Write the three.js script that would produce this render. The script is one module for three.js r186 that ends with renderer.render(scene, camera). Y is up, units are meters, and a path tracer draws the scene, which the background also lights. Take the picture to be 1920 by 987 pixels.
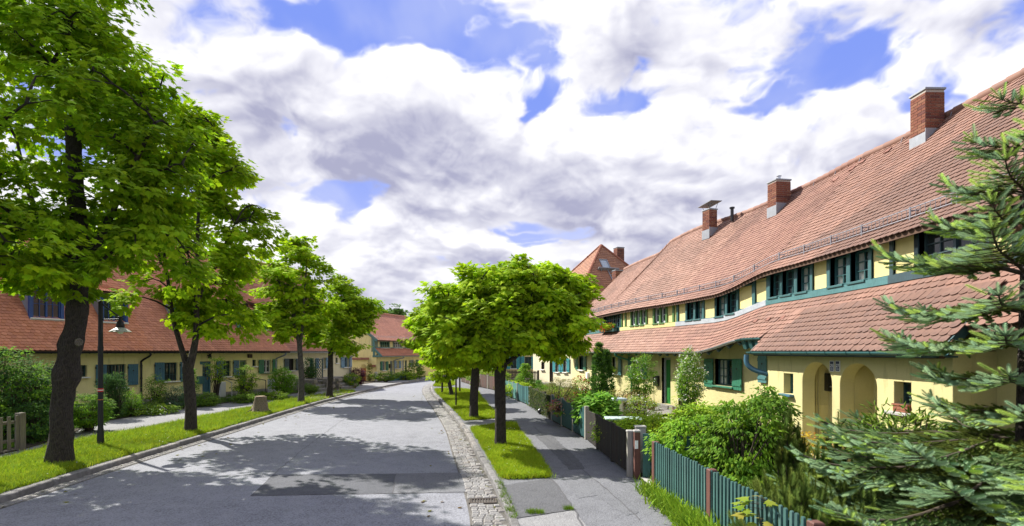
import * as THREE from 'three';
import { mergeGeometries } from 'three/addons/utils/BufferGeometryUtils.js';

// ------------------------------------------------------------------ camera, sky, sun, exposure
const EYE = 2.6, F = 1000, HORIZON = 660, CX = 960;
const scene = new THREE.Scene();
const camera = new THREE.PerspectiveCamera(2 * Math.atan(987 / 2 / F) * 180 / Math.PI, 1920 / 987, 0.1, 2000);
camera.position.set(0, EYE, 0);
camera.lookAt(0, EYE, -10);
camera.setViewOffset(1920, 987, 0, -(HORIZON - 987 / 2), 1920, 987);
camera.updateProjectionMatrix();
scene.add(camera);
const renderer = new THREE.WebGLRenderer({ antialias: true });
renderer.toneMapping = THREE.LinearToneMapping;
const EXPOSURE = 2.0;
renderer.toneMappingExposure = EXPOSURE;
renderer.shadowMap.enabled = true;
const SUN = new THREE.Vector3(-0.585, 0.69, -0.425).normalize();
const sun = new THREE.DirectionalLight(new THREE.Color(1, 0.955, 0.87), 4.9);
sun.name = 'sun';
sun.position.copy(SUN).multiplyScalar(120).add(new THREE.Vector3(0, 0, -25));
sun.target.position.set(0, 0, -25);
sun.castShadow = true;
sun.shadow.mapSize.set(4096, 4096);
Object.assign(sun.shadow.camera, { left: -60, right: 60, top: 60, bottom: -60, near: 1, far: 300 });
sun.shadow.radius = 1.2;
scene.add(sun, sun.target);

// ------------------------------------------------------------------ random numbers and noise
function rng(seed) {
  let a = seed >>> 0;
  return () => { a = (a + 0x6D2B79F5) | 0; let t = Math.imul(a ^ (a >>> 15), 1 | a); t = (t + Math.imul(t ^ (t >>> 7), 61 | t)) ^ t; return ((t ^ (t >>> 14)) >>> 0) / 4294967296; };
}
const clamp = (x, a = 0, b = 1) => Math.min(b, Math.max(a, x));
const smooth = (a, b, x) => { const t = clamp((x - a) / (b - a)); return t * t * (3 - 2 * t); };
const mix = (a, b, t) => a + (b - a) * t;
const TAB = new Float32Array(65536);
{ const r = rng(77); for (let i = 0; i < 65536; i++) TAB[i] = r(); }
const at2 = (x, y) => TAB[((x & 255) + ((y & 255) << 8)) & 65535];
function vnoise(x, y) {
  const xi = Math.floor(x), yi = Math.floor(y); let fx = x - xi, fy = y - yi;
  fx = fx * fx * fx * (fx * (fx * 6 - 15) + 10); fy = fy * fy * fy * (fy * (fy * 6 - 15) + 10);
  const a = at2(xi, yi), b = at2(xi + 1, yi), c = at2(xi, yi + 1), d = at2(xi + 1, yi + 1);
  return a + (b - a) * fx + (c - a) * fy + (a - b - c + d) * fx * fy;
}
function fbm(x, y, n) { let s = 0, w = 0.5, t = 0; for (let i = 0; i < n; i++) { s += w * vnoise(x, y); t += w; w *= 0.5; const u = x * 1.62 + y * 1.18 + 17.3; y = -x * 1.18 + y * 1.62 + 5.1; x = u; } return s / t; }
// noise that repeats after `per` cells, for textures
function tnoise(x, y, per, salt = 0) {
  const xi = Math.floor(x), yi = Math.floor(y); let fx = x - xi, fy = y - yi;
  fx = fx * fx * (3 - 2 * fx); fy = fy * fy * (3 - 2 * fy);
  const m = (v) => ((v % per) + per) % per, h = (i, j) => at2(m(i) + salt * 37, m(j) + salt * 91);
  return mix(mix(h(xi, yi), h(xi + 1, yi), fx), mix(h(xi, yi + 1), h(xi + 1, yi + 1), fx), fy);
}
function tfbm(u, v, per, n, salt = 0) { let s = 0, w = 0.5, t = 0; for (let i = 0; i < n; i++) { s += w * tnoise(u * per, v * per, per, salt + i); t += w; w *= 0.5; per *= 2; } return s / t; }

// ------------------------------------------------------------------ sky: blue air with broken cumulus
{
  const W = 4096, H = 2048, data = new Float32Array(W * H * 4);
  // places of the larger clouds (+) and gaps (-), as directions: x over -z, y over -z, half widths, weight
  const marks = [
    [-.36, .63, .22, .075, -.34], [-.10, .60, .17, .10, -.46], [-.58, .66, .17, .05, -.20], [.02, .47, .06, .06, -.30], [-.41, .46, .045, .05, -.26], [-.27, .58, .10, .035, .06],
    [.62, .515, .075, .05, -.40], [.70, .56, .05, .03, -.12], [.80, .57, .16, .07, .22], [.49, .425, .07, .035, -.40], [.24, .47, .06, .03, -.22], [.36, .41, .06, .03, -.26],
    [-.36, .25, .07, .022, -.14], [-.60, .55, .16, .05, .30], [-.54, .44, .15, .09, .24], [-.24, .43, .13, .10, .42], [-.06, .44, .06, .09, .26],
    [.27, .57, .20, .12, .36], [.46, .61, .14, .09, .24], [.20, .33, .30, .08, .34], [.62, .39, .10, .06, .30], [-.20, .29, .40, .05, .22], [0, .16, 1.2, .09, .22], [.1, .06, 1.5, .06, .12],
    [.86, .62, .16, .09, .24], [-.30, .37, .25, .06, .22],
  ];
  const greys = [[-.52, .47, .17, .07, .75], [-.25, .375, .10, .055, 1.0], [-.08, .33, .12, .035, .35], [.24, .325, .26, .045, .85], [-.36, .10, .14, .03, .4], [-.12, .21, .16, .03, .45], [.44, .60, .22, .065, .80], [.72, .60, .16, .05, .65], [.64, .39, .11, .05, .75], [-.26, .12, .16, .03, .45], [.2, .2, .3, .03, .35], [-.45, .29, .16, .05, .35], [.1, .26, .2, .03, .4], [.85, .62, .12, .05, .6]];
  const puff = (x, y, n) => { let s = 0, w = .5, t = 0; for (let i = 0; i < n; i++) { s += w * (1 - Math.sqrt((2 * vnoise(x, y) - 1) ** 2 + .03)); t += w; w *= .56; const u = x * 1.7 + y * 1.1 + 7.3; y = -x * 1.1 + y * 1.7 + 2.9; x = u; } return s / t; };
  const field = (x, y, z, oct, fine) => {
    const k = 1 / (y + 0.30), qx = x * k * 2.4 + 3.7, qy = z * k * 2.4 + 9.2;
    const wx = fbm(qx * 1.9 + 11, qy * 1.9, 4) - .5, wy = fbm(qx * 1.9 - 7, qy * 1.9 + 31, 4) - .5;
    let c = (fbm(qx * 1.25 + wx * .6, qy * 1.25 + wy * .6, oct) - .5) * 1.25 + .12;
    if (fine) c += (puff(qx * 3.4 + wx * 1.5, qy * 3.4 + wy * 1.5, fine) - .50) * .54;
    if (z < -0.2) {
      const u = -x / z, v = -y / z, f = smooth(-.2, -.45, z);
      for (const m of marks) { const a = (u - m[0] + wx * .20) / m[2], b = (v - m[1] + wy * .20) / m[3], r = a * a + b * b; if (r < 6) c += f * m[4] * .72 * Math.exp(-r * .9); }
    }
    return c + .10 * smooth(.30, .03, y);
  };
  for (let j = H / 2 - 4; j < H; j++) {
    const el = ((j + .5) / H - .5) * Math.PI, ce = Math.cos(el), se = Math.max(0.0, Math.sin(el));
    for (let i = 0; i < W; i++) {
      const az = ((i + .5) / W - .5) * 2 * Math.PI, x = Math.cos(az) * ce, z = Math.sin(az) * ce;
      const c = field(x, se, z, 5, 6), up = field(x - .014, se + .024, z, 5, 5), far = field(x - .03, se + .10, z, 3, 0);
      const a = smooth(-.05, .17, c), thick = smooth(.10, .55, far);
      const relief = clamp((c - up) * 2.6, -.5, .8), tex1 = fbm(x * 8 / (se + .3) + 3, z * 8 / (se + .3), 5) - .5;
      let g = thick * .55 + .20;
      if (z < -.2) { const u = -x / z + tex1 * .20, v = se / -z + tex1 * .12; for (const m of greys) { const p = (u - m[0]) / m[2], q = (v - m[1]) / m[3], r = p * p + q * q; if (r < 6) g += m[4] * Math.exp(-r * .9); } } else g += .5 * smooth(.4, .7, fbm(x * 2.2 / (se + .3), z * 2.2 / (se + .3), 4));
      g *= .55 + .45 * smooth(.0, .35, c); const mid = fbm(x * 3.6 / (se + .3) + 21, z * 3.6 / (se + .3) + 4, 4) - .5; g = 1 - Math.exp(-1.35 * Math.max(0, g * (1 + mid * 2.4))); g = clamp(g - .04 - relief * .50 + tex1 * .38 * (.35 + g)) * (.62 + .38 * smooth(.02, .2, se));
      const white = [1.06, 1.055, 1.08], grey = [.40, .405, .56], wisp = .22 * smooth(.45, .8, fbm(x * 5 / (se + .3) + 40, z * 3 / (se + .3), 5));
      const hz = smooth(.55, .0, se), blue = [mix(.215, .66, hz * hz), mix(.32, .72, hz * hz), mix(.86, 1.0, hz * hz)].map((v) => mix(v, .92, wisp));
      const o = (j * W + i) * 4;
      for (let q = 0; q < 3; q++) data[o + q] = mix(blue[q], mix(white[q], grey[q], g), a) * 1.10 / EXPOSURE;
      data[o + 3] = 1;
    }
  }
  for (let j = 0; j < H / 2 - 4; j++) for (let i = 0; i < W; i++) { const o = (j * W + i) * 4; data[o] = .10; data[o + 1] = .11; data[o + 2] = .09; data[o + 3] = 1; }
  const sky = new THREE.DataTexture(data, W, H, THREE.RGBAFormat, THREE.FloatType);
  sky.mapping = THREE.EquirectangularReflectionMapping; sky.magFilter = sky.minFilter = THREE.LinearFilter; sky.wrapS = THREE.RepeatWrapping; sky.needsUpdate = true;
  scene.background = sky; scene.environment = sky;
}

// ------------------------------------------------------------------ textures and materials
const srgb = (x) => (x <= 0.0031308 ? x * 12.92 : 1.055 * Math.pow(x, 1 / 2.4) - 0.055);
function tex(n, fn, colour = true) {
  const d = new Uint8Array(n * n * 4);
  for (let j = 0; j < n; j++) for (let i = 0; i < n; i++) {
    const c = fn(i / n, j / n), o = (j * n + i) * 4;
    for (let k = 0; k < 3; k++) d[o + k] = 255 * clamp(colour ? srgb(Array.isArray(c) ? c[k] : c) : (Array.isArray(c) ? c[k] : c));
    d[o + 3] = 255;
  }
  const t = new THREE.DataTexture(d, n, n); t.wrapS = t.wrapT = THREE.RepeatWrapping; t.magFilter = THREE.LinearFilter; t.minFilter = THREE.LinearMipmapLinearFilter; t.generateMipmaps = true;
  if (colour) t.colorSpace = THREE.SRGBColorSpace;
  t.needsUpdate = true; return t;
}
const rep = (t, s, sy = s) => { const c = t.clone(); c.repeat.set(s, sy); c.needsUpdate = true; return c; };
const lin = (r, g, b) => new THREE.Color().setRGB(r, g, b);
const std = (c, rough = 0.85, more = {}) => new THREE.MeshStandardMaterial({ color: Array.isArray(c) ? lin(...c) : c, roughness: rough, side: THREE.DoubleSide, ...more });
const grain = tex(512, (u, v) => { const a = tfbm(u, v, 8, 6, 1), b = tnoise(u * 256, v * 256, 256, 9); return .62 + .5 * (a - .5) + .22 * (b - .5); });
const grainBump = tex(512, (u, v) => .6 * tfbm(u, v, 64, 3, 4) + .4 * tnoise(u * 256, v * 256, 256, 3), false);
const blotch = tex(512, (u, v) => { const a = tfbm(u, v, 4, 6, 11), s = tfbm(u, v * .25, 32, 3, 15); return .86 + .34 * (a - .5) + .12 * (s - .5); });
const woodMap = tex(512, (u, v) => { const a = tfbm(u, v * .125, 64, 3, 21), b = tfbm(u, v, 4, 4, 25); return .78 + .42 * (a - .5) + .35 * (b - .5); });
const barkCrack = (u, v) => .65 * smooth(.30, .66, tfbm(u, v * .34 + .10 * tfbm(u, v, 4, 2, 8), 32, 4, 31)) + .35 * tfbm(u, v, 48, 3, 39);
const barkBump = tex(512, barkCrack, false);
const barkMap = tex(512, (u, v) => { const a = barkCrack(u, v), b = tfbm(u, v, 6, 5, 36), g = smooth(.5, .75, b); return [.32 + .95 * a + .18 * g, .32 + .92 * a + .24 * g, .32 + .84 * a]; });
const roadMap = tex(1024, (u, v) => {
  const big = tfbm(u, v, 3, 5, 41), mid = tfbm(u, v, 24, 3, 45), sp = tnoise(u * 512, v * 512, 512, 48), sp2 = tnoise(u * 341, v * 341, 341, 49);
  let k = .86 + .34 * (big - .5) + .34 * (mid - .5) + .62 * (sp - .5) + .4 * (sp2 - .5);
  return [k, k * 1.0, k * 1.02];
});
// plaster: cloudy patches, rain streaks, and splashed dirt over the lowest half metre (4 m of wall per repeat)
const stucco = tex(1024, (u, v) => { const y = v * 4, a = tfbm(u, v, 4, 6, 11), s = tfbm(u, v * .12, 48, 3, 15), f = tnoise(u * 256, v * 256, 256, 16), e = tfbm(u, v, 12, 4, 18), dirt = smooth(.62, .05, y - .55 * (e - .4)) * (.35 + .5 * e), run = smooth(.62, .78, s) * smooth(.4, 2.4, y) * .16, k = .90 + .30 * (a - .5) + .07 * (f - .5) - run; return [k * (1 - .42 * dirt), k * (1 - .40 * dirt), k * (1 - .36 * dirt)]; });
const M = {};
const plaster = (c, up) => std(c, .92, { map: rep(up ? blotch : stucco, .25), bumpMap: rep(grainBump, 1.4), bumpScale: .006 });
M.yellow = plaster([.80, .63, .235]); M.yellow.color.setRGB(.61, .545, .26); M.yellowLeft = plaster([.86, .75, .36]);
M.cream = plaster([.78, .71, .48]);
M.paleYellow = plaster([.66, .59, .31]);
M.whitewash = plaster([.75, .74, .70]);
M.panelYellow = plaster([.76, .66, .29], true);
const paint = (c, r = .5) => std(c, r, { map: rep(woodMap, .9), bumpMap: rep(woodMap, .9), bumpScale: .002 });
M.teal = paint([.045, .148, .152]); M.tealLight = paint([.085, .225, .23]); M.paleLedge = paint([.50, .54, .58]); M.tealDark = paint([.022, .075, .082]); M.slateBlue = paint([.045, .085, .10]);
M.green = paint([.02, .19, .075]); M.leafGreen = paint([.09, .22, .055]); M.shutterGreen = paint([.035, .20, .115]); M.turquoise = paint([.05, .31, .35]);
M.blue = paint([.06, .17, .25]); M.deepBlue = paint([.03, .08, .26]); M.lightBlue = paint([.19, .34, .47]); M.doorGreen = paint([.02, .21, .03]); M.greyGreen = paint([.17, .25, .18]);
M.white = paint([.74, .74, .76]); M.greyTrim = paint([.42, .45, .47]); M.brownDark = paint([.035, .026, .02], .8); M.brownPost = paint([.14, .055, .04], .75); M.brownBoard = paint([.10, .065, .05], .85);
M.fenceGreen = paint([.045, .135, .118], .8); M.fenceTeal = paint([.02, .095, .10], .6); M.fencePale = paint([.10, .27, .235], .65); M.fenceMoss = paint([.035, .04, .016], .95); M.fenceGrey = paint([.36, .34, .29], .85); M.fenceOld = paint([.24, .21, .16], .9);
M.darkWood = paint([.03, .028, .024], .8); M.orangeDoor = paint([.55, .20, .03]);
M.concrete = std([.45, .44, .41], .95, { map: rep(blotch, 1), bumpMap: rep(grainBump, 2), bumpScale: .006 });
M.stone = std([.36, .34, .31], .92, { map: rep(grain, 1.1), bumpMap: rep(grainBump, 2), bumpScale: .012 });
M.stoneWarm = std([.42, .37, .29], .95, { map: rep(grain, 1.1), bumpMap: rep(grainBump, 2), bumpScale: .015 });
M.zinc = std([.46, .48, .50], .45, { metalness: .55, map: rep(blotch, .6) }); M.lead = std([.30, .32, .35], .6, { metalness: .3, map: rep(blotch, 1) });
M.rust = std([.13, .105, .085], .85, { map: rep(grain, 2) }); M.iron = std([.02, .022, .025], .5, { metalness: .4 }); M.steel = std([.55, .56, .58], .35, { metalness: .8 }); M.galv = std([.25, .25, .28], .6, { metalness: .3 });
M.plasticGrey = std([.55, .56, .56], .5); M.plasticWhite = std([.78, .78, .77], .45); M.black = std([.012, .012, .013], .35); M.red = std([.5, .02, .015], .5);
M.pane = new THREE.MeshPhysicalMaterial({ color: lin(.03, .038, .042), roughness: .04, metalness: 0, specularIntensity: 1, ior: 1.52, side: THREE.DoubleSide });
M.glass = new THREE.MeshPhysicalMaterial({ color: lin(.95, .97, .96), roughness: .03, transmission: 1, thickness: 0, ior: 1.5, side: THREE.DoubleSide });
M.curtain = std([.75, .74, .70], .95, { map: rep(woodMap, 5, .3) }); M.inside = std([.06, .05, .04], .95);
M.brick = std([.30, .095, .05], .9, { map: rep(grain, 3) }); M.brickDark = std([.19, .055, .04], .9, { map: rep(grain, 3) }); M.brickLight = std([.36, .15, .08], .9, { map: rep(grain, 3) }); M.mortar = std([.40, .36, .31], .95);
M.terracotta = std([.40, .14, .075], .85, { map: rep(grain, 2) });
M.asphalt = std([.235, .243, .268], .93, { map: rep(roadMap, 1 / 6), bumpMap: rep(grainBump, .5), bumpScale: .010 });
M.asphaltDark = std([.095, .10, .112], .95, { map: rep(roadMap, 1 / 4), bumpMap: rep(grainBump, .5), bumpScale: .010 });
M.asphaltMid = std([.15, .155, .165], .95, { map: rep(roadMap, 1 / 5), bumpMap: rep(grainBump, .5), bumpScale: .010 });
M.pavement = std([.165, .17, .182], .94, { map: rep(roadMap, 1 / 3.5), bumpMap: rep(grainBump, .5), bumpScale: .014 });
M.pavementLight = std([.25, .25, .25], .95, { map: rep(roadMap, 1 / 3), bumpMap: rep(grainBump, .5), bumpScale: .016 });
M.pavementDark = std([.105, .108, .115], .95, { map: rep(roadMap, 1 / 2.5), bumpMap: rep(grainBump, .5), bumpScale: .018 });
M.crack = std([.085, .085, .09], 1);
M.sand = std([.25, .235, .21], 1, { map: rep(grain, .8), bumpMap: rep(grainBump, 1.5), bumpScale: .02 });
M.soil = std([.085, .065, .04], 1, { map: rep(grain, .7), bumpMap: rep(grainBump, 1), bumpScale: .03 });
M.turf = std([.085, .13, .018], 1, { map: rep(grain, .6), bumpMap: rep(grainBump, 1), bumpScale: .03 });
M.farGround = std([.09, .10, .05], 1, { map: rep(grain, .1) });
M.setts = [[.50, .49, .475], [.42, .41, .395], [.56, .545, .52], [.45, .42, .39]].map((c) => std(c, .88, { map: rep(grain, 2.5), bumpMap: rep(grainBump, 4), bumpScale: .012 }));
M.kerbs = [[.40, .39, .38], [.33, .32, .31], [.46, .43, .40]].map((c) => std(c, .9, { map: rep(grain, 1.5), bumpMap: rep(grainBump, 2), bumpScale: .02 }));
M.tiles = [[.37, .145, .085], [.34, .125, .07], [.40, .165, .10], [.33, .13, .085], [.36, .135, .075]].map((c) => std(c, .8, { map: rep(grain, 2) }));
M.tile = std([1, 1, 1], .8);
M.roofUnder = std([.10, .055, .035], .95);
M.bark = std([.085, .070, .060], .97, { map: barkMap, bumpMap: barkBump, bumpScale: .10 });
M.barkGrey = std([.13, .12, .105], .97, { map: barkMap, bumpMap: barkBump, bumpScale: .06 });
M.twig = std([.06, .045, .03], .95);
M.cutWood = std([.42, .32, .20], .9, { map: rep(woodMap, 1) });
const leafMat = (c, tr = .42, rough = .8) => new THREE.MeshPhysicalMaterial({ color: lin(...c), roughness: rough, transmission: tr, thickness: 0, ior: 1.4, specularIntensity: .15, side: THREE.DoubleSide });
M.leaf = leafMat([1, 1, 1], .5, .85); M.leafThick = leafMat([1, 1, 1], .25, .6); M.needle = new THREE.MeshPhysicalMaterial({ color: lin(1, 1, 1), roughness: .85, specularIntensity: .15, side: THREE.DoubleSide }); M.petal = leafMat([1, 1, 1], .35, .9);
M.blade = leafMat([1, 1, 1], .40, .85);

// ------------------------------------------------------------------ names, things, parts
const taken = new Map();
function numbered(name) { const n = taken.get(name) || 0; taken.set(name, n + 1); return n ? `${name}_${String(n).padStart(3, '0')}` : name; }
function thing(name, label, category, pos = [0, 0, 0], turn = 0, group) {
  const o = new THREE.Group(); o.name = numbered(name); o.position.set(...pos); o.rotation.y = turn;
  o.userData = { label, category }; if (group) o.userData.group = group; scene.add(o); return o;
}
function shadowed(m) { m.castShadow = m.receiveShadow = true; return m; }
function part(parent, name, geo, mat, label) { const m = shadowed(new THREE.Mesh(geo, mat)); m.name = name; if (label) m.userData.label = label; parent.add(m); return m; }
function struct(name, geo, mat) { const m = shadowed(new THREE.Mesh(geo, mat)); m.name = name; m.userData.kind = 'structure'; scene.add(m); return m; }
function inst(parent, name, geo, mat, list, kind = 'stuff') {   // list of {m: Matrix4, c: [r,g,b]}
  const im = shadowed(new THREE.InstancedMesh(geo, mat, list.length)); im.name = name;
  const c = new THREE.Color();
  list.forEach((e, i) => { im.setMatrixAt(i, e.m); im.setColorAt(i, c.setRGB(...e.c)); });
  if (kind) im.userData.kind = kind;
  parent.add(im); return im;
}

// ------------------------------------------------------------------ geometry helpers
const V = (x, y, z) => new THREE.Vector3(x, y, z);
function merge(list) { return mergeGeometries(list.map((g) => { const n = g.index ? g.toNonIndexed() : g; for (const k of Object.keys(n.attributes)) if (!['position', 'normal', 'uv'].includes(k)) n.deleteAttribute(k); n.morphAttributes = {}; return n; })); }
function box(w, h, d, x = 0, y = 0, z = 0, ry = 0, rx = 0, rz = 0) {   // uv in metres
  const g = new THREE.BoxGeometry(w, h, d), p = g.attributes.position, n = g.attributes.normal, uv = g.attributes.uv;
  for (let i = 0; i < p.count; i++) { const ax = Math.abs(n.getX(i)), ay = Math.abs(n.getY(i)); if (ax > .5) uv.setXY(i, p.getZ(i) + x, p.getY(i)); else if (ay > .5) uv.setXY(i, p.getX(i), p.getZ(i)); else uv.setXY(i, p.getX(i), p.getY(i)); }
  if (rx) g.rotateX(rx); if (rz) g.rotateZ(rz); if (ry) g.rotateY(ry); return g.translate(x, y, z);
}
function bevelBox(w, h, d, b, x = 0, y = 0, z = 0) {   // a box with chamfered upright and top edges
  const s = new THREE.Shape(); s.moveTo(-w / 2 + b, -d / 2 + b); s.lineTo(w / 2 - b, -d / 2 + b); s.lineTo(w / 2 - b, d / 2 - b); s.lineTo(-w / 2 + b, d / 2 - b); s.closePath();
  const g = new THREE.ExtrudeGeometry(s, { depth: h - b, bevelEnabled: true, bevelSize: b, bevelThickness: b, bevelSegments: 1, steps: 1 });
  return g.rotateX(-Math.PI / 2).translate(x, y, z);
}
const cyl = (r0, r1, h, x = 0, y = 0, z = 0, n = 12) => new THREE.CylinderGeometry(r1, r0, h, n).translate(x, y + h / 2, z);
function bar(a, b, r, n = 6) { const d = b.clone().sub(a), g = new THREE.CylinderGeometry(r, r, d.length(), n); g.applyQuaternion(new THREE.Quaternion().setFromUnitVectors(V(0, 1, 0), d.normalize())); const c = a.clone().add(b).multiplyScalar(.5); return g.translate(c.x, c.y, c.z); }
function beam(a, b, w, h) { const d = b.clone().sub(a), L = d.length(), g = box(w, h, L); const m = new THREE.Matrix4().lookAt(b, a, V(0, 1, 0)); g.applyMatrix4(m); const c = a.clone().add(b).multiplyScalar(.5); return g.translate(c.x, c.y, c.z); }
function tube(pts, radii, seg = 8, bump = 0, seed = 1, uvScale = 1) {   // tapered tube with knobbly sides
  const pos = [], uv = [], idx = [], n = pts.length; let up = V(.3, .1, 1).normalize(), len = 0; const r_ = rng(seed), ph = r_() * 50;
  for (let i = 0; i < n; i++) {
    const t = pts[Math.min(n - 1, i + 1)].clone().sub(pts[Math.max(0, i - 1)]).normalize(), s = up.clone().sub(t.clone().multiplyScalar(up.dot(t))).normalize(), q = t.clone().cross(s); up = s;
    if (i) len += pts[i].distanceTo(pts[i - 1]);
    for (let k = 0; k <= seg; k++) {
      const a = k / seg * Math.PI * 2, kk = k % seg, rr = radii[i] * (1 + bump * (vnoise(ph + kk * .9, len * 2.5) - .5 + .6 * (vnoise(ph + kk * 2.1, len * 7 + 9) - .5)));
      const v = pts[i].clone().addScaledVector(s, Math.cos(a) * rr).addScaledVector(q, Math.sin(a) * rr);
      pos.push(v.x, v.y, v.z); uv.push(k / seg * Math.max(1, Math.round(radii[0] * 6.28 * uvScale)), len * uvScale);
    }
  }
  for (let i = 0; i < n - 1; i++) for (let k = 0; k < seg; k++) { const a = i * (seg + 1) + k, b = a + seg + 1; idx.push(a, a + 1, b, a + 1, b + 1, b); }
  const e = n - 1, c = pos.length / 3; pos.push(pts[e].x, pts[e].y, pts[e].z); uv.push(0, len); for (let k = 0; k < seg; k++) idx.push(e * (seg + 1) + k, e * (seg + 1) + k + 1, c);
  const g = new THREE.BufferGeometry(); g.setAttribute('position', new THREE.Float32BufferAttribute(pos, 3)); g.setAttribute('uv', new THREE.Float32BufferAttribute(uv, 2)); g.setIndex(idx); g.computeVertexNormals(); return g;
}
function spline(list, n) { const c = new THREE.CatmullRomCurve3(list.map((p) => (p.isVector3 ? p : V(...p))), false, 'centripetal'); return c.getPoints(n); }
function flat(poly, y, drop = 0) {   // a level sheet over the outline [[X, d], ...] (d metres in front of the camera), uv in metres; with drop it gets an edge
  const s = new THREE.Shape(poly.map(([x, d]) => new THREE.Vector2(x, d)));
  let g = drop ? new THREE.ExtrudeGeometry(s, { depth: drop, bevelEnabled: false }) : new THREE.ShapeGeometry(s);
  g.rotateX(-Math.PI / 2).translate(0, y - drop, 0);
  const p = g.attributes.position, uv = g.attributes.uv; for (let i = 0; i < p.count; i++) uv.setXY(i, p.getX(i), p.getZ(i));
  return g;
}
function strip(a, b, y) {   // sheet between two lines of equal count
  const pos = [], uv = [], idx = [];
  a.forEach((p, i) => { for (const q of [p, b[i]]) { pos.push(q[0], y, -q[1]); uv.push(q[0], -q[1]); } if (i) { const k = 2 * i - 2; idx.push(k, k + 1, k + 2, k + 1, k + 3, k + 2); } });
  const g = new THREE.BufferGeometry(); g.setAttribute('position', new THREE.Float32BufferAttribute(pos, 3)); g.setAttribute('uv', new THREE.Float32BufferAttribute(uv, 2)); g.setIndex(idx); g.computeVertexNormals(); return g;
}
const inside = (poly, x, y) => { let c = false; for (let i = 0, j = poly.length - 1; i < poly.length; j = i++) { const [a, b] = poly[i], [e, f] = poly[j]; if ((b > y) !== (f > y) && x < (e - a) * (y - b) / (f - b) + a) c = !c; } return c; };
function line(list, step) {   // smooth a plan line [[X, d], ...] and walk it in equal steps
  const c = new THREE.CatmullRomCurve3(list.map(([x, d]) => V(x, 0, -d)), false, 'centripetal'), n = Math.max(2, Math.round(c.getLength() / step));
  return c.getSpacedPoints(n).map((p) => [p.x, -p.z]);
}
function offset(pl, o) { return pl.map((p, i) => { const a = pl[Math.max(0, i - 1)], b = pl[Math.min(pl.length - 1, i + 1)], dx = b[0] - a[0], dy = b[1] - a[1], l = Math.hypot(dx, dy); return [p[0] + dy / l * o, p[1] - dx / l * o]; }); }   // o > 0: to the right when walking away
const P = (x, y, d) => V((x - CX) / F * d, EYE - (y - HORIZON) / F * d, -d);                 // the place seen at photo pixel x, y and d metres ahead
const G = (x, y, h = 0) => { const d = (EYE - h) * F / (y - HORIZON); return [(x - CX) / F * d, d]; };   // the ground of height h seen there

// ------------------------------------------------------------------ a wall line in plan, walked from left to right as seen from the street
class Path {
  constructor(pts, curved) {
    const c = curved ? new THREE.CatmullRomCurve3(pts.map(([x, d]) => V(x, 0, -d)), false, 'centripetal') : null;
    this.s = c ? c.getSpacedPoints(200) : null;
    if (!c) { const a = V(pts[0][0], 0, -pts[0][1]), b = V(pts[1][0], 0, -pts[1][1]); this.s = Array.from({ length: 201 }, (_, i) => a.clone().lerp(b, i / 200)); }
    this.L = 0; for (let i = 1; i < 201; i++) this.L += this.s[i].distanceTo(this.s[i - 1]);
  }
  raw(t) { const f = clamp(t / this.L * 200, 0, 200), i = Math.min(199, Math.floor(f)), e = t < 0 ? t : t > this.L ? t - this.L : 0; const p = this.s[i].clone().lerp(this.s[i + 1], f - i); return e ? p.addScaledVector(this.T(t), e) : p; }
  T(t) { const f = clamp(t / this.L * 200, 0, 199.99), i = Math.floor(f), a = this.s[Math.max(0, i - 2)], b = this.s[Math.min(200, i + 3)]; return b.clone().sub(a).normalize(); }
  N(t) { const T = this.T(t); return V(-T.z, 0, T.x); }                                     // towards the street
  at(t, o, y) { const p = this.raw(t).addScaledVector(this.N(t), o); p.y = y; return p; }
  turn(t) { const T = this.T(t); return Math.atan2(-T.z, T.x); }
  t(px, o = 0) { let best = 0, e0 = null; for (let k = -200; k <= 1400; k++) { const t = k / 1200 * this.L, p = this.at(t, o, 0); if (p.z > -1) continue; const e = p.x / -p.z * F + CX - px; if (e0 !== null && e0 < 0 && e >= 0) return t - this.L / 1200 * e / (e - e0); e0 = e; best = t; } return best; }
  depth(t, o) { return -this.at(t, o, 0).z; }
  y(t, o, py) { return EYE - (py - HORIZON) / F * this.depth(t, o); }
}
function place(m, path, t, o, y) { const p = path.at(t, o, y); m.position.copy(p); m.rotation.y = path.turn(t); return m; }
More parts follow.
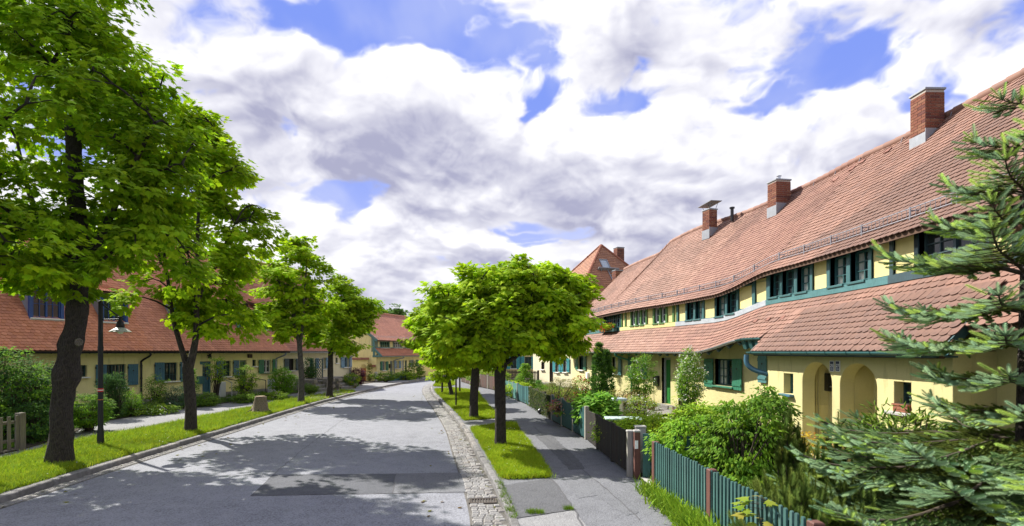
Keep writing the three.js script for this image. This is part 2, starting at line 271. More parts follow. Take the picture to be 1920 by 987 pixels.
// wall with rectangular openings, front face, back face and reveals; follows a curved line
function wallGeo(path, o, t0, t1, y0, y1, holes = [], thick = .3) {
  const ts = new Set([t0, t1]), ys = new Set([y0, y1]); for (let t = t0 + 1; t < t1 - .3; t += 1) ts.add(t);
  for (const h of holes) { ts.add(h[0]); ts.add(h[1]); ys.add(h[2]); ys.add(h[3]); }
  const T = [...ts].filter((t) => t >= t0 && t <= t1).sort((a, b) => a - b), Y = [...ys].filter((y) => y >= y0 && y <= y1).sort((a, b) => a - b);
  const pos = [], uv = [], nor = [];
  const quad = (a, b, c, d, ua, ub, uc, ud, n) => { for (const [p, q] of [[a, ua], [b, ub], [c, uc], [a, ua], [c, uc], [d, ud]]) { pos.push(p.x, p.y, p.z); uv.push(...q); nor.push(n.x, n.y, n.z); } };
  const open = (t, y) => holes.some((h) => t > h[0] && t < h[1] && y > h[2] && y < h[3]);
  for (let i = 0; i < T.length - 1; i++) for (let j = 0; j < Y.length - 1; j++) {
    if (open((T[i] + T[i + 1]) / 2, (Y[j] + Y[j + 1]) / 2)) continue;
    const n = path.N((T[i] + T[i + 1]) / 2);
    for (const [oo, sgn] of [[o, 1], [o - thick, -1]]) quad(path.at(T[i], oo, Y[j]), path.at(T[i + 1], oo, Y[j]), path.at(T[i + 1], oo, Y[j + 1]), path.at(T[i], oo, Y[j + 1]), [T[i], Y[j]], [T[i + 1], Y[j]], [T[i + 1], Y[j + 1]], [T[i], Y[j + 1]], n.clone().multiplyScalar(sgn));
  }
  const edge = (ta, ya, tb, yb, n) => quad(path.at(ta, o, ya), path.at(tb, o, yb), path.at(tb, o - thick, yb), path.at(ta, o - thick, ya), [ta, ya], [tb, yb], [tb + thick, yb + thick * .01], [ta + thick, ya + thick * .01], n);
  for (const h of holes) { const Tm = path.T((h[0] + h[1]) / 2); edge(h[0], h[2], h[0], h[3], Tm); edge(h[1], h[2], h[1], h[3], Tm.clone().negate()); edge(h[0], h[2], h[1], h[2], V(0, 1, 0)); edge(h[0], h[3], h[1], h[3], V(0, -1, 0)); }
  edge(t0, y0, t0, y1, path.T(t0).negate()); edge(t1, y0, t1, y1, path.T(t1)); for (let i = 0; i < T.length - 1; i++) edge(T[i], y1, T[i + 1], y1, V(0, 1, 0));
  const g = new THREE.BufferGeometry(); g.setAttribute('position', new THREE.Float32BufferAttribute(pos, 3)); g.setAttribute('normal', new THREE.Float32BufferAttribute(nor, 3)); g.setAttribute('uv', new THREE.Float32BufferAttribute(uv, 2)); return g;
}
// bar of rectangular section that follows the line
function rail(path, o, t0, t1, y, w, h, yfn) {
  const n = Math.max(1, Math.ceil((t1 - t0) / .8)), g = [];
  for (let i = 0; i < n; i++) { const a = mix(t0, t1, i / n), b = mix(t0, t1, (i + 1) / n); g.push(beam(path.at(a, o, yfn ? yfn(a) : y), path.at(b, o, yfn ? yfn(b) : y), w, h)); }
  return g.length === 1 ? g[0] : merge(g);
}

// ------------------------------------------------------------------ ground, road, kerbs, pavements, verges
let verges;
const KH = .10;   // height of pavements and verges above the road
const KRp = [[.35, -8], [.2, 0], [.1, 5], [-.04, 7.95], [-.36, 10.2], [-.96, 13.7], [-1.62, 17.6], [-2.88, 23.6], [-4.3, 30], [-5.4, 35.5], [-6.1, 41], [-6.0, 46], [-4.6, 50.5], [-1.5, 55], [4, 59], [14, 63], [34, 67]];
const KLp = [[-8.2, -8], [-8.6, 3], [-8.76, 9.1], [-8.95, 11.5], [-9.14, 15.8], [-9.34, 20.3], [-9.6, 26.8], [-9.5, 33.3], [-9.08, 41.3], [-8.0, 48.5], [-5.6, 54.5], [-1, 60.5], [6, 65], [20, 70], [40, 74]];
const KR = line(KRp, .5), KL = line(KLp, .5);
{
  struct('ground', flat([[-260, -60], [260, -60], [260, 420], [-260, 420]], -.03), M.farGround);
  struct('road', flat([...offset(KL, .02), ...offset(KR, -.02).reverse()], 0), M.asphalt);
  // right side: pavement sheet from kerb to fence, garden ground behind
  const fenceLine = [[3.2, -8], [3.0, 3], [2.85, 5.6], [2.6, 8.5], [2.5, 10.5], [2.3, 12.5], [2.13, 15.2], [1.86, 17], [1.5, 19], [.84, 24.6], [.3, 27.3], [-.37, 30.7], [-1.1, 34.4], [-2.2, 37.6], [-4.3, 45], [-4.2, 47.5], [-2, 50.5], [4, 55], [14, 59], [34, 63]];
  const FL = line(fenceLine, .5);
  struct('pavement', flat([...offset(KR, .10), ...FL.slice().reverse()], KH, .14), M.pavement);
  struct('garden_ground', flat([...FL, [34, 40], [34, -8]], KH + .03, .1), M.soil);
  // left side
  const outer = [[-13.2, -8], [-12.6, 8], [-12.4, 12], [-12.6, 14], [-13.4, 16.2], [-14.5, 18.6], [-14.5, 22.4], [-13.8, 26.3], [-13, 31.7], [-11.5, 41], [-10.6, 46], [-8.0, 54], [-3.5, 62], [5, 68], [20, 74], [40, 78]];
  const OL = line(outer, .5);
  struct('pavement_left', flat([...OL, ...offset(KL, -.10).reverse()], KH, .14), M.pavementLight);
  struct('garden_ground_left', flat([[-60, -8], [-60, 78], ...OL.slice().reverse()], KH + .02, .1), M.soil);
  // repairs and seams in the asphalt
  const gp = (l, h = 0) => l.map(([x, y]) => G(x, y, h));
  struct('road_patch', flat(gp([[512, 891], [742, 889], [735, 926], [470, 930]]), .004), M.asphaltDark);
  struct('road_patch', flat(gp([[742, 889], [866, 887], [874, 923], [735, 926]]), .005), M.asphaltMid);
  const crack = (pts, w, h, seed) => { const r_ = rng(seed), l = line(pts, .22).map(([x, d], i) => [x + (r_() - .5) * .05, d + (r_() - .5) * .05]); const ww = l.map(() => w * (.5 + r_())); return strip(offset(l, -w / 2), offset(l, w / 2), h); };
  struct('road_seam', merge([crack(gp([[470, 930], [560, 850], [640, 790], [700, 752]]), .010, .006, 1), crack(gp([[866, 905], [850, 830], [826, 770], [806, 742]]).map(([x, d]) => [x - .05, d]), .012, .006, 2), crack(gp([[360, 892], [512, 891.5]]), .012, .006, 3), crack(gp([[742, 889], [735, 926]]), .02, .008, 4), crack(gp([[874, 924], [470, 931]]), .02, .0075, 6), crack(gp([[640, 796], [770, 774]]), .014, .006, 5)]), M.crack);
  const H = KH + .004;
  const rough = (poly, seed) => { const r_ = rng(seed), o = []; poly.forEach((p, i) => { const q = poly[(i + 1) % poly.length], n = Math.max(1, Math.round(Math.hypot(q[0] - p[0], q[1] - p[1]) / .12)); for (let k = 0; k < n; k++) o.push([mix(p[0], q[0], k / n) + (r_() - .5) * .045, mix(p[1], q[1], k / n) + (r_() - .5) * .045]); }); return o; };
  struct('pavement_patch', flat(rough(gp([[934, 912], [1034, 897], [1076, 955], [968, 972]], H), 1), H), M.pavementDark);
  struct('pavement_patch', flat(gp([[968, 974], [1076, 957], [1110, 1000], [985, 1000]], H), H), M.pavementLight);
  struct('pavement_patch', flat(rough(gp([[1004, 818], [1034, 816], [1084, 862], [1098, 880], [1068, 882], [1030, 842]], H), 2), H), M.pavementDark);
  struct('pavement_patch', flat(rough(gp([[1112, 925], [1150, 918], [1200, 960], [1175, 968]], H), 3), H), M.asphaltMid);
  struct('pavement_patch', flat(rough(gp([[1050, 890], [1100, 884], [1140, 925], [1085, 935]], H + .001), 9), H + .001), M.asphaltMid);
  struct('pavement_seam', merge([crack(gp([[1000, 800], [1040, 835], [1090, 880], [1150, 930], [1200, 975]], H), .016, H + .005, 7), crack(gp([[1034, 897], [1076, 955], [1105, 1010]], H), .03, H + .005, 8), crack(gp([[968, 973], [1078, 956]], H), .03, H + .005, 9), crack(gp([[1020, 880], [1075, 876], [1170, 868]], H), .014, H + .005, 10), crack(gp([[970, 792], [1060, 788]], H), .014, H + .005, 11)]), M.crack);
  struct('kerb_path', flat(gp([[866, 803], [868, 796], [932, 784], [962, 794], [938, 797], [880, 806]], H), H), M.pavementLight);
  // verges: turf sheets; the blades are added further down
  const kin = offset(KR, .26), pick = (l, a, b) => l.filter(([, d]) => d >= a && d <= b);
  const vA = [...pick(kin, 10.4, 17.4), G(930, 797, KH), G(962, 795, KH), G(1000, 847, KH), G(1030, 896, KH)], vB = [...pick(kin, 19.2, 35.5), [-4.0, 36.2], G(893, 734, KH), G(912, 760, KH), G(934, 785, KH)];
  const kil = offset(KL, -.26), vL = [...pick(kil, -8, 33.5), [-10.4, 34.2], [-10.9, 33], [-11.5, 28], [-11.7, 23.9], [-11.8, 19.1], [-12.1, 14.9], [-11.6, 12], [-11.3, 8], [-11.3, -8]];
  const vF = [...pick(kin, 38, 44.5), [-4.9, 44.8], [-4.4, 40], [-4.6, 37.6]];
  verges = [vA, vB, vL, vF];
  [vA, vB, vL, vF].forEach((v) => struct('grass_verge', flat(v, KH + .015, .02), M.turf));
  struct('lawn', flat([[2.6, 15], [2.4, 17.5], [1.9, 20], [1.5, 24], [3.2, 24.5], [4.4, 22], [5.2, 18], [5.2, 15]], KH + .05), M.turf);
  struct('bare_earth', flat([[-9.95, 27.5], [-10.9, 28.2], [-11.0, 32], [-10.3, 33.6], [-9.85, 32]], KH + .035), M.sand);
  struct('garden_path', flat([[6.6, 22.6], [5.2, 20.6], [5.0, 19.2], [6.6, 18.6], [7.0, 21]], KH + .06), M.concrete);
  struct('garden_path', flat([[2.55, 9.6], [2.5, 10.4], [7.0, 12.6], [7.0, 11.4]], KH + .05), M.concrete);

  // kerb stones, one by one
  const stones = (name, pl, side, w, from, to, len, seed) => {
    const k = struct(name, strip(offset(pl, side > 0 ? .02 : -.14), offset(pl, side > 0 ? .14 : -.02), .03), M.mortar), r_ = rng(seed); let acc = 0;
    const l = line(pl, .1); let i = 0; const geos = [.86, .96, 1.06].map((L) => bevelBox(w, .24, L * len - .012, .016));
    while (i < l.length - 2) { const v = Math.floor(r_() * 3), n = Math.round([.86, .96, 1.06][v] * len / .1), a = l[i], b = l[Math.min(l.length - 1, i + n)]; i += n; const md = (a[1] + b[1]) / 2; if (md < from || md > to) continue; const cx = (a[0] + b[0]) / 2, dx = b[0] - a[0], dd = b[1] - a[1], L = Math.hypot(dx, dd) || 1, ox = dd / L * side * w / 2, od = -dx / L * side * w / 2;
      const s = part(k, 'kerb_stone', geos[v], M.kerbs[Math.floor(r_() * 3)]); s.position.set(cx + ox, KH - .215 + (r_() - .5) * .022, -(md + od)); s.rotation.set((r_() - .5) * .012, Math.atan2(dx, -dd) + Math.PI + (r_() - .5) * .02, (r_() - .5) * .04); }
    return k;
  };
  stones('kerb', KR, 1, .13, 4, 66, .8, 21); stones('kerb', KL, -1, .15, 4, 66, .95, 22);
  // sett gutter on the right
  const gutterK = struct('sett_gutter', strip(offset(KR, -.58), offset(KR, .0), .003), M.sand), r_ = rng(31), cand = [], gl = line(KR.filter(([, d]) => d > 4 && d < 56), .108);
  for (let i = 1; i < gl.length - 1; i++) { const a = gl[i - 1], b = gl[i + 1], dx = b[0] - a[0], dd = b[1] - a[1], L = Math.hypot(dx, dd), nx = dd / L, nd = -dx / L; let o = -.55 + r_() * .03; while (o < -.05) { const w = .09 + r_() * .08; if (o + w > -.0) break; const c = o + w / 2; cand.push({ x: gl[i][0] + nx * c, d: gl[i][1] + nd * c, w, a: Math.atan2(dx, -dd) + Math.PI, q: r_(), s: .85 + .2 * r_() }); o += w + .008; } }
  const drain = G(905, 941.5), free = cand.filter((c) => Math.abs(c.d - drain[1]) > .17 || Math.abs(c.x - drain[0]) > .26).sort((a, b) => Math.hypot(a.d, a.x) - Math.hypot(b.d, b.x)), sg = [.10, .12, .14, .165].map((w) => bevelBox(w - .008, .05, .098, .012)), vis = free.filter((c) => c.d > 7.7), m = new THREE.Matrix4(), e = new THREE.Euler(), qt = new THREE.Quaternion();
  vis.slice(0, 300).forEach((c) => { const s = part(gutterK, 'sett', sg[clamp(Math.round((c.w - .10) / .022), 0, 3)], M.setts[Math.floor(c.q * 4)]); s.position.set(c.x, -.034 + c.q * .012, -c.d); s.rotation.set((c.q - .5) * .08, c.a + (c.q - .5) * .12, (c.s - .95) * .3); });
  inst(gutterK, 'setts', sg[1], M.setts[0], vis.slice(300).concat(free.filter((c) => c.d <= 7.7)).map((c) => ({ m: new THREE.Matrix4().compose(V(c.x, -.034 + c.q * .012, -c.d), qt.setFromEuler(e.set((c.q - .5) * .08, c.a, 0)).clone(), V(c.w / .112, 1, c.s)), c: [.75 + .5 * c.q, .75 + .48 * c.q, .75 + .44 * c.q] })));
  // narrow row of setts along the left kerb
  const gL = struct('sett_gutter', strip(offset(KL, 0), offset(KL, .30), .003), M.sand), ll = []; line(KL.filter(([, d]) => d > 4 && d < 40), .12).forEach((p, i, l) => { if (!i || i === l.length - 1) return; const a = l[i - 1], b = l[i + 1], dx = b[0] - a[0], dd = b[1] - a[1], L = Math.hypot(dx, dd); for (const o of [.08, .21]) { const q = r_(); ll.push({ m: new THREE.Matrix4().compose(V(p[0] + dd / L * (o + (q - .5) * .02), -.036 + q * .012, -(p[1] - dx / L * o)), qt.setFromEuler(e.set(0, Math.atan2(dx, -dd) + Math.PI + (q - .5) * .2, 0)).clone(), V(1, 1, 1.05)), c: [.7 + .5 * q, .7 + .48 * q, .7 + .44 * q] }); } });
  inst(gL, 'setts', sg[1], M.setts[1], ll);
  // cast iron drain
  const dg = thing('drain_grate', 'rusty cast iron drain grate set in the sett gutter', 'drain', [drain[0], 0, -drain[1]], .06); part(dg, 'frame', merge([box(.48, .05, .03, 0, 0, .13), box(.48, .05, .03, 0, 0, -.13), box(.03, .05, .26, -.225), box(.03, .05, .26, .225)]), M.rust); for (let i = 0; i < 9; i++) part(dg, 'grate_bar', box(.018, .04, .24, -.19 + i * .0475, 0, 0), M.rust); part(dg, 'shaft', box(.44, .01, .24, 0, -.022, 0), M.black);
}

// ------------------------------------------------------------------ windows, doors, shutters, roofs
function windowAt(parent, path, o, t0, t1, y0, y1, q = {}) {
  const w = t1 - t0, h = y1 - y0, fr = q.frame || M.teal, rec = q.recess ?? .12, n = q.lights || 2, rows = q.rows || 3, cols = q.cols || 2, b = q.bar || .05, g = [];
  g.push(box(w, b, .06, 0, b / 2), box(w, b, .06, 0, h - b / 2), box(b, h, .06, -w / 2 + b / 2, h / 2), box(b, h, .06, w / 2 - b / 2, h / 2));
  const lw = (w - b) / n;
  for (let i = 1; i < n; i++) g.push(box(b * 1.3, h - b * 2, .07, -w / 2 + b / 2 + i * lw, h / 2, .004));
  for (let i = 0; i < n; i++) {
    const x0 = -w / 2 + b / 2 + i * lw;
    for (let r = 1; r < rows; r++) g.push(box(lw - b, .022, .035, x0 + lw / 2, b + (h - 2 * b) * r / rows, .002));
    for (let c = 1; c < cols; c++) g.push(box(.022, h - 2 * b, .03, x0 + lw * c / cols, h / 2, .003));
  }
  const f = place(part(parent, 'window', merge(g), fr), path, (t0 + t1) / 2, o - rec, y0);
  part(f, 'pane', new THREE.PlaneGeometry(w - b, h - b).translate(0, h / 2, -.012), q.curtain ? M.glass : M.pane);
  if (q.curtain) {
    const cg = []; for (const s of [-1, 1]) { const p = new THREE.PlaneGeometry(w * .36, h * .95, 14, 1), a = p.attributes.position; for (let i = 0; i < a.count; i++) a.setZ(i, .025 * Math.sin(i % 15 * 1.9)); p.computeVertexNormals(); cg.push(p.translate(s * w * .31, h / 2, -.045)); }
    part(f, 'curtain', merge(cg), M.curtain); part(f, 'room_back', box(w + .2, h + .2, .04, 0, h / 2, -.5), M.inside);
  }
  if (q.sill !== null) part(f, 'sill', bevelBox(w + (q.sillOut ?? .14), .05, .16 + rec, .008, 0, -.055, rec / 2 + .04), q.sill || M.whitewash);
  return f;
}
function shutter(parent, path, o, t0, t1, y0, y1, mat) {
  const w = Math.abs(t1 - t0), h = y1 - y0, g = [], nb = Math.max(2, Math.round(w / .13));
  for (let i = 0; i < nb; i++) g.push(box(w / nb - .006, h, .026, -w / 2 + w / nb * (i + .5), h / 2));
  g.push(box(w - .04, .07, .02, 0, h * .16, .022), box(w - .04, .07, .02, 0, h * .84, .022));
  const s = place(part(parent, 'shutter', merge(g), mat), path, (t0 + t1) / 2, o + .06, y0);
  const hole = new THREE.Shape(); hole.moveTo(0, -.035); hole.bezierCurveTo(-.06, .01, -.035, .05, 0, .022); hole.bezierCurveTo(.035, .05, .06, .01, 0, -.035);
  part(s, 'heart_hole', new THREE.ExtrudeGeometry(hole, { depth: .004, bevelEnabled: false }).translate(0, h * .68, .0135), M.black);
  for (const k of [.16, .84]) part(s, 'hinge', box(.03, .10, .03, -w / 2, h * k, 0), M.iron);
  return s;
}
function doorAt(parent, path, o, t0, t1, y0, y1, q = {}) {
  const w = t1 - t0, h = y1 - y0, fr = q.frame || M.greyTrim, mat = q.leaf || M.green, rec = q.recess ?? .14, fw = q.fw ?? .09;
  const d = place(part(parent, 'door', merge([box(fw, h, .12, -w / 2 + fw / 2, h / 2), box(fw, h, .12, w / 2 - fw / 2, h / 2), box(w - 2 * fw, fw, .118, 0, h - fw / 2)]), fr), path, (t0 + t1) / 2, o - rec, y0);
  const lw = w - 2 * fw, lh = h - fw, g = [box(lw, lh, .035, 0, lh / 2, -.02)];
  const p = q.glazed ? [[-.24, .25, .42, .4], [.24, .25, .42, .4]] : [[-.24, .22, .40, .3], [.24, .22, .40, .3], [-.24, .68, .40, .48], [.24, .68, .40, .48]];
  for (const [x, y, ww, hh] of p) { g.push(box(lw * ww, lh * hh, .012, x * lw, lh * y, .002), box(lw * ww * .74, lh * hh * .8, .02, x * lw, lh * y, .004)); }
  part(d, 'leaf', merge(g), mat);
  if (q.glazed) { part(d, 'pane', box(lw * .82, lh * .38, .02, 0, lh * .74, .0), M.pane); part(d, 'glazing_bar', merge([-.2, .2].map((x) => box(.022, lh * .38, .03, x * lw, lh * .74, .005)).concat([.67, .80].map((y) => box(lw * .82, .022, .03, 0, lh * y, .006)))), mat); }
  part(d, 'handle', merge([box(.035, .16, .012, lw * .40, lh * .48, .012), box(.11, .018, .018, lw * .40 - .045, lh * .50, .045), box(.018, .018, .04, lw * .40, lh * .50, .03)]), std([.5, .36, .12], .3, { metalness: .9 }));
  return d;
}
function stepsAt(parent, path, o, t, y0, y1, w, n, tread, mat) { const g = [], r = (y1 - y0) / n; for (let i = 0; i < n; i++) { const dd = tread * (n - i); g.push(bevelBox(w + (n - 1 - i) * .02, r - .004 * i, dd, .012, 0, i * r, dd / 2)); } return place(part(parent, 'step', merge(g), mat), path, t, o, y0); }
// beaver-tail roof tile: round lower edge, 17 cm wide, hung by its upper edge
const TILE_W = .175, TILE_H = .155;
const tileGeo = (() => {
  const s = new THREE.Shape(), w = TILE_W / 2 - .0025, L = .10; s.moveTo(-w, TILE_H + .03); s.lineTo(-w, .0);
  for (let i = 1; i <= 6; i++) { const a = Math.PI * (1 + i / 6 * 1); s.lineTo(Math.cos(a) * w, Math.sin(a) * .055); }
  s.lineTo(w, TILE_H + .03); s.closePath();
  const g = new THREE.ExtrudeGeometry(s, { depth: .017, bevelEnabled: false, curveSegments: 1 });
  g.rotateX(-.115).translate(0, 0, .026); return g;
})();
const RED = [[.228, .118, .084], [.212, .107, .074], [.243, .129, .092], [.205, .109, .080], [.221, .113, .077]];
function surface(path, prof) {   // prof(t) -> [[o, y], ...] from eave to ridge; returns R(v, t) and its length
  return (t, v) => {
    const p = prof(t); let L = 0; const l = []; for (let i = 1; i < p.length; i++) { const d = Math.hypot(p[i][0] - p[i - 1][0], p[i][1] - p[i - 1][1]); l.push(d); L += d; }
    let r = v * L, i = 0; while (i < l.length - 1 && r > l[i]) { r -= l[i]; i++; }
    const f = l[i] ? r / l[i] : 0; return path.at(t, mix(p[i][0], p[i + 1][0], f), mix(p[i][1], p[i + 1][1], f));
  };
}
function slab(R, t0, t1, nt, nv, th) {
  const pos = [], uv = [], idx = [], up = V(0, 1, 0);
  for (const k of [0, 1]) for (let j = 0; j <= nv; j++) for (let i = 0; i <= nt; i++) { const p = R(mix(t0, t1, i / nt), j / nv); if (k) p.y -= th; pos.push(p.x, p.y, p.z); uv.push(mix(t0, t1, i / nt), j / nv * 4); }
  const W = nt + 1, B = W * (nv + 1);
  for (let j = 0; j < nv; j++) for (let i = 0; i < nt; i++) { const a = j * W + i; idx.push(a, a + 1, a + W, a + 1, a + W + 1, a + W, B + a, B + a + W, B + a + 1, B + a + 1, B + a + W, B + a + W + 1); }
  const e = (a, b) => idx.push(a, b, B + a, b, B + b, B + a);
  for (let i = 0; i < nt; i++) { e(i, i + 1); e(nv * W + i, nv * W + i + 1); } for (let j = 0; j < nv; j++) { e(j * W, j * W + W); e(j * W + nt, j * W + nt + W); }
  const g = new THREE.BufferGeometry(); g.setAttribute('position', new THREE.Float32BufferAttribute(pos, 3)); g.setAttribute('uv', new THREE.Float32BufferAttribute(uv, 2)); g.setIndex(idx); const n = g.toNonIndexed(); n.computeVertexNormals(); return n;
}
const dirs = { v: V(0, 0, 0) };
function tiled(parent, path, t0, t1, prof, q = {}) {
  const R = surface(path, prof), tm = (t0 + t1) / 2, p = prof(tm); let L = 0; for (let i = 1; i < p.length; i++) L += Math.hypot(p[i][0] - p[i - 1][0], p[i][1] - p[i - 1][1]);
  const roof = part(parent, q.name || 'roof', slab(R, t0, t1, Math.max(2, Math.ceil((t1 - t0) / .8)), q.nv || 8, q.th || .10), M.roofUnder);
  const rows = Math.round(L / TILE_H), r_ = rng(q.seed || 5), pal = q.palette || RED, list = [], m = new THREE.Matrix4();
  for (let j = 0; j < rows; j++) for (let k = Math.ceil(t0 / TILE_W - .5); k * TILE_W < t1; k++) {
    const t = (k + (j % 2 ? .5 : 0)) * TILE_W; if (t < t0 || t >= t1) continue;
    const v = (j + .02) / rows, c = R(t, v), x = R(t + .05, v).sub(R(t - .05, v)).normalize(), u0 = R(t, Math.min(1, v + .6 / rows)).sub(R(t, Math.max(0, v - .2 / rows))).normalize(), z = x.clone().cross(u0).normalize(), y = z.clone().cross(x);
    if (q.skip && q.skip(c)) continue;
    const jx = (r_() - .5) * .03, jz = (r_() - .5) * .008; m.makeBasis(x, y, z).setPosition(c.x + z.x * jz, c.y + z.y * jz, c.z + z.z * jz);
    const mm = m.clone().multiply(new THREE.Matrix4().makeRotationZ(jx)); const b = Math.floor(r_() * pal.length), s = .92 + .16 * r_(), stain = 1.03 - .20 * smooth(.50, .74, fbm(t * .42 + (q.seed || 0), v * 4.5, 3)) - .10 * smooth(.55, .75, fbm(t * 2.1, v * 1.3 + 40, 2));
    const d = -c.z, px = c.x / d * F + CX, py = HORIZON - (c.y - EYE) / d * F, vw = c.clone().sub(camera.position), dist = vw.length();
    const face = Math.abs(vw.dot(z)) / dist; list.push({ m: mm, b, c: pal[b].map((w) => w * s * stain), size: d > 1 && px > 0 && px < 1920 && py > 0 && py < 987 ? face / (dist * dist) : 0 });
  }
  let rest = list;
  if (q.singles) {
    list.sort((a, b) => b.size - a.size); rest = list.slice(q.singles);
    if (!q.mats) q.mats = pal.map((c) => std(c, .8, { map: rep(grain, 2) }));
    for (const e of list.slice(0, q.singles)) { const t = part(parent, 'roof_tile', tileGeo, q.mats[e.b]); t.applyMatrix4(e.m); }
  }
  if (rest.length) inst(parent, 'roof_tiles', tileGeo, M.tile, rest);
  return R;
}
const ridgeGeo = (() => { const g = new THREE.CylinderGeometry(.115, .135, .40, 10, 1, false, -Math.PI / 2, Math.PI); g.rotateZ(-Math.PI / 2).rotateX(0); return g; })();
function ridgeTiles(parent, path, t0, t1, prof, pal, seed) {
  const r_ = rng(seed), mats = pal.map((c) => std(c, .8));
  for (let t = t0 + .17; t < t1; t += .345) { const p = prof(t), e = p[p.length - 1], a = path.at(t - .17, e[0], prof(t - .17).at(-1)[1]), b = path.at(t + .17, prof(t + .17).at(-1)[0], prof(t + .17).at(-1)[1]);
    const x = b.clone().sub(a).normalize(), z = V(-x.z, 0, x.x).normalize(), y = z.clone().cross(x), c = a.add(b).multiplyScalar(.5); c.y += .01;
    const m = part(parent, 'ridge_tile', ridgeGeo, mats[Math.floor(r_() * mats.length)]); m.applyMatrix4(new THREE.Matrix4().makeBasis(x, y, z).setPosition(c)); m.rotateY((r_() - .5) * .03); }
}
function gutter(parent, path, o, t0, t1, yfn, mat, r = .065) {
  const n = Math.max(2, Math.ceil((t1 - t0) / .5)), pos = [], idx = [], K = 8;
  for (let i = 0; i <= n; i++) { const t = mix(t0, t1, i / n); for (const rr of [r, r - .008]) for (let k = 0; k <= K; k++) { const a = Math.PI + k / K * Math.PI, p = path.at(t, o + Math.cos(a) * rr, yfn(t) + Math.sin(a) * rr); pos.push(p.x, p.y, p.z); } }
  const W = 2 * (K + 1); for (let i = 0; i < n; i++) for (const s of [0, K + 1]) for (let k = 0; k < K; k++) { const a = i * W + s + k; idx.push(a, a + W, a + 1, a + 1, a + W, a + W + 1); }
  for (let i = 0; i < n; i++) for (const k of [0, K]) { const a = i * W + k, b = a + K + 1; idx.push(a, a + W, b, b, a + W, b + W); }
  const g = new THREE.BufferGeometry(); g.setAttribute('position', new THREE.Float32BufferAttribute(pos, 3)); g.setAttribute('uv', new THREE.Float32BufferAttribute(new Float32Array(pos.length / 3 * 2), 2)); g.setIndex(idx); g.computeVertexNormals();
  const brackets = []; for (let t = t0 + .3; t < t1; t += .7) { const a = path.at(t, o, yfn(t)); const h = new THREE.TorusGeometry(r + .006, .008, 4, 8, Math.PI).rotateZ(Math.PI).rotateY(path.turn(t) + Math.PI / 2).translate(a.x, a.y, a.z); brackets.push(h); }
  return part(parent, 'gutter', merge([g, ...brackets]), mat);
}
function downpipe(parent, path, o, t, yTop, yBot, oWall, mat, dt = 0) {
  const a = path.at(t, o, yTop), b = path.at(t, o, yTop - .12), c = path.at(t + dt, oWall + .08, yTop - .42), d = path.at(t + dt, oWall + .08, yTop - .6), e = path.at(t + dt, oWall + .08, yBot);
  const p = [...spline([a, b, c, d], 14), e]; const g = [tube(p, p.map(() => .045), 8)];
  for (const y of [yTop - .65, (yTop + yBot) / 2, yBot + .3]) { const q = path.at(t + dt, oWall + .08, y); g.push(cyl(.055, .055, .05, q.x, q.y, q.z, 8)); }
  return part(parent, 'downpipe', merge(g.map((x) => x)), mat);
}
function chimney(parent, c, turn, w, l, y0, y1, q = {}) {   // bricks laid one by one round a mortar core; its child bricks are sub-parts
  const k = part(parent, 'chimney', box(w - .012, y1 - y0, l - .012, 0, (y1 - y0) / 2), M.mortar); k.position.set(c.x, y0, c.z); k.rotation.y = turn;
  const bh = .076, rows = Math.floor((y1 - y0) / bh), r_ = rng(q.seed || 3), mats = q.mats || [M.brick, M.brick, M.brickDark, M.brickLight, M.brick]; const geoL = new Map();
  const bg = (a, b) => { const key = a.toFixed(3) + b.toFixed(3); if (!geoL.has(key)) geoL.set(key, box(a, bh - .012, b)); return geoL.get(key); };
  for (let j = q.from || 0; j < rows; j++) for (const [len, axis, off] of [[w, 0, l / 2], [w, 0, -l / 2], [l, 1, w / 2], [l, 1, -w / 2]]) {
    const n = Math.max(2, Math.round(len / .245)), s = len / n;
    for (let i = 0; i < n + (j % 2 ? 1 : 0); i++) {
      let a = -len / 2 + (i - (j % 2 ? .5 : 0)) * s, b = a + s; a = Math.max(a, -len / 2); b = Math.min(b, len / 2); if (b - a < .03) continue;
      const m = part(k, 'brick', axis ? bg(.05, b - a - .011) : bg(b - a - .011, .05), mats[Math.floor(r_() * mats.length)]); const o = off - Math.sign(off) * (.022 - r_() * .003), cc = (a + b) / 2;
      m.position.set(axis ? o : cc, (j + .5) * bh, axis ? cc : o);
    }
  }
  part(k, 'cap', bevelBox(w + .05, .05, l + .05, .01, 0, y1 - y0, 0), q.cap || M.lead);
  if (q.apron) part(k, 'flashing', merge([box(w + .03, .42, .012, 0, q.apron, l / 2 + .012), box(w + .03, .42, .012, 0, q.apron, -l / 2 - .012), box(.012, .40, l + .03, -w / 2 - .012, q.apron - .34, 0), box(.012, .40, l + .03, w / 2 + .012, q.apron + .1, 0)]), M.lead);
  return k;
}

// ------------------------------------------------------------------ the terrace on the right, following the bend of the street
const UR = new Path([[4.3, 35.8], [5.7, 25.9], [6.8, 21.9], [7.6, 17.3], [7.9, 15], [8.0, 12.5], [8.0, 5.4]], true);
const uAt = (t) => { const p = UR.at(t, 0, 0); return p.x / -p.z * F; };
const nearK = (t) => smooth(385, 500, uAt(t));
const tStep = UR.t(1262, -3.7);
const yEave = (t) => 2.6 + .40 * nearK(t), yLedge = (t) => 3.65 + .38 * nearK(t), yUp = (t) => 4.52 + .38 * nearK(t);
const lowProf = (t) => [[.97, yEave(t)], [.62, yEave(t) + .34], [.02, yLedge(t)]];
const mainProf = (t) => { const k = nearK(t), s = smooth(tStep - 1.3, tStep, t); return [[.22, yUp(t) + .08], [-.2, yUp(t) + .46], [mix(-3.7, -3.3, k) + .25 * (1 - s), 8.70 - .5 * (1 - s) + .03 * Math.sin(t * .8)]]; };
const backProf = (t) => { const r = mainProf(t).at(-1); return [[r[0], r[1]], [-7.7, 4.7]]; };
